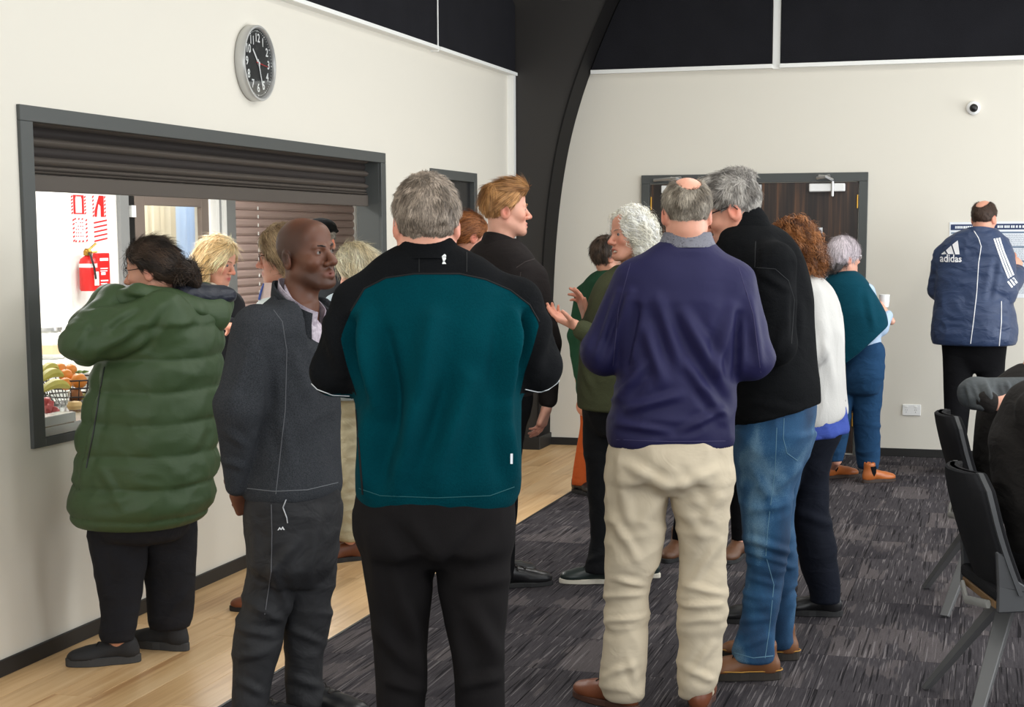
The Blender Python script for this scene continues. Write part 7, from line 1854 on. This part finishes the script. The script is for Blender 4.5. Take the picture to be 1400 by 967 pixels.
seated('person with a grey sleeved arm bent back sitting on the second chair', .28, 7.40, -82,
       [(498, 1392, 1440, .9), (508, 1376, 1452, .8), (530, 1352, 1458, .75), (570, 1334, 1458, .78), (620, 1330, 1455, .8), (660, 1334, 1452, .8), (690, 1338, 1450, .8)],
       m_wash, m_blackcloth, [([(1420, 536, -.22), (1333, 538, -.30), (1350, 549, -.40)], [20, 21, 15]), ([(1425, 530, .2), (1450, 580, .2), (1490, 600, .1)], [20, 18, 13])], (1440, 448, -86, -10), lin((.4, .36, .32)), sleeve=m_grey_sl,
       hands=[lambda p: ((p.S(1362, 551, -.41), p.view(.9, -.1, -.25), p.view(0, 1, 0), 'R'), dict(curl=(30, 35, 40, 45)))])

# ------------------------------------------------------------------ food on the counter
CX_ = -3.80; CZ = .919
def at_counter(px, py, X=CX_): return on_x(px, py, X)
bc = at_counter(68, 560, -3.76); c = (bc[0], bc[1], CZ)
gb = empty('glass_bowl', c); tag(gb, 'clear glass bowl of pink fruit pieces at the near end of the counter', 'bowl')
MB().lathe([(.03, 0), (.045, .004), (.075, .05), (.088, .10), (.085, .10), (.072, .05), (.04, .008), (.001, .006)], (0, 0, 0), 28).build('bowl_glass', glass('bowl_clear', (.96, .97, .96)), gb, smooth=True)
rnd = random.Random(7)
mpk = plain('pink_fruit', rgb(214, 92, 92), .4, var=.3, vscale=60)
for k in range(14):
    a, r = rnd.uniform(0, 6.28), rnd.uniform(0, .045); z = .02 + rnd.uniform(0, .045)
    o = MB().box((-.016, -.013, -.012), (.016, .013, .012)).build('fruit_piece', mpk, None, bevel=.005)
    o.location = (c[0] + r * math.cos(a), c[1] + r * math.sin(a), CZ + z); o.rotation_euler = (rnd.uniform(0, 3), rnd.uniform(0, 3), rnd.uniform(0, 3))
    tag(o, 'pink fruit piece heaped in the clear glass bowl', 'fruit', 'pink fruit pieces in the glass bowl')
kc = at_counter(99, 552, -3.95); kc = (kc[0], kc[1], CZ)
kb = empty('fruit_basket', kc); tag(kb, 'dark round wire basket of oranges behind the glass bowl', 'basket')
mw_ = plain('dark_wire', rgb(48, 36, 30), .5)
MB().lathe([(.08, 0), (.10, .004), (.10, .008), (.001, .008)], (0, 0, 0), 24).build('basket_base', mw_, kb)
for z, r in ((.04, .125), (.08, .142), (.115, .150)): MB().tube([(r * math.cos(a), r * math.sin(a), z) for a in np.linspace(0, 2 * PI, 32, endpoint=False)], .004, 6, closed=True).build('hoop', mw_, kb, smooth=True)
for k in range(24):
    a = 2 * PI * k / 24; MB().tube([(.10 * math.cos(a), .10 * math.sin(a), .006), (.127 * math.cos(a), .127 * math.sin(a), .045), (.15 * math.cos(a), .15 * math.sin(a), .115)], .0025, 5).build('wire', mw_, kb)
mo = plain('orange_peel', rgb(226, 138, 50), .45, bump=.25, bscale=160, var=.12, vscale=12); mok = plain('russet_skin', rgb(150, 96, 54), .6, var=.25, vscale=30)
def fruit(px, py, r, X, mat, name, label, grp=None):
    q = at_counter(px, py, X); o = empty(name, tuple(q)); tag(o, label, 'fruit', grp)
    MB().lathe([(.001, -r * .96), (r * .35, -r * .92), (r * .7, -r * .7), (r * .95, -r * .3), (r, 0), (r * .95, r * .3), (r * .7, r * .72), (r * .3, r * .93), (r * .08, r * .9)], (0, 0, 0), 20).build('flesh', mat, o, smooth=True)
    MB().lathe([(r * .09, r * .88), (r * .07, r * .97), (.001, r * .98)], (0, 0, 0), 8).build('stalk', plain('green_stalk', rgb(90, 100, 40), .7), o)
    return o
for px, py, r, X, lb in ((108, 521, .036, -3.92, 'large orange at the front right of the fruit basket'), (90, 514, .032, -4.0, 'orange behind the large one in the fruit basket'), (90, 525, .029, -3.90, 'small orange low in the middle of the basket'),
                         (82, 505, .030, -4.06, 'orange at the back left of the basket top'), (97, 506, .028, -4.08, 'orange at the very back of the basket')):
    fruit(px, py, r, X, mo, 'orange', lb, 'oranges in the basket')
fruit(103, 541, .034, -3.94, mok, 'pear', 'brown round pear inside the basket below the large orange')
fruit(118, 545, .030, -3.96, plain('apple_skin', rgb(150, 150, 70), .4), 'apple', 'green brown apple at the right side of the basket')
mban = plain('banana_skin', rgb(186, 176, 78), .5, var=.22, vscale=18)
for k, (a, b, h_, X) in enumerate((((56, 536), (95, 530), 14, -3.84), ((54, 522), (86, 514), 11, -3.90), ((54, 514), (80, 506), 8, -3.98))):
    A, B = at_counter(*a, X), at_counter(*b, X); m_ = (A + B) / 2 + (0, 0, .035)
    pts = [A + (B - A) * u + np.array((0, 0, .10 * u * (1 - u))) for u in np.linspace(0, 1, 11)]
    o = empty('banana', tuple(A)); tag(o, ('nearest green banana lying over the glass bowl', 'middle green banana behind the nearest one', 'rearmost yellow banana beside the oranges')[k], 'fruit', 'bananas')
    off(MB().tube(pts, [.006, .014, .019, .021, .022, .022, .022, .021, .018, .013, .006], 7).build('peel', mban, smooth=True), o)
    off(MB().tube([pts[0], pts[0] - (B - A) * .07 + (0, 0, .008)], [.006, .005], 6).build('stem', plain('banana_stem', rgb(110, 96, 50), .7), smooth=True), o)
q = at_counter(110, 512, -4.05)
lf_ = MB()
for k in range(7):
    a = k * .9; d = np.array((math.cos(a) * .045, math.sin(a) * .045, .012)); n_ = np.array((-math.sin(a), math.cos(a), 0)) * .014
    lf_.add([q, q + d * .5 + n_ + (0, 0, .012), q + d, q + d * .5 - n_ + (0, 0, .012)], [(0, 1, 2, 3)])
tag(lf_.build('lettuce_sprig', plain('leaf_green', rgb(104, 128, 40), .6)), 'green leafy sprig behind the large orange', 'leaf')
br = at_counter(102, 553, -3.78)
tag(MB().lathe([(.001, -.02), (.028, -.016), (.036, 0), (.028, .016), (.001, .021)], (br[0], br[1], CZ + .022), 14).build('bread_roll', plain('crust', rgb(226, 190, 130), .7, var=.15, vscale=40), smooth=True), 'small pale bread roll in front of the basket', 'bread')
bk = at_counter(131, 546, -3.98)
cb_ = empty('tub', (bk[0], bk[1], CZ)); tag(cb_, 'tall white tub on the counter beside the fruit basket', 'tub')
MB().lathe([(.045, 0), (.06, .11), (.063, .112), (.063, .12), (.056, .118), (.042, .01), (.001, .01)], (0, 0, 0), 24).build('tub_body', m_plastic, cb_, smooth=True)
# white platter stack further back
pl = at_counter(60, 505, -4.06)
tag(MB().box((pl[0] - .05, pl[1] - .34, CZ), (pl[0] + .05, pl[1] - .12, CZ + .10)).build('bread_bin', m_white, bevel=.015), 'low white box on the counter behind the bananas', 'box')
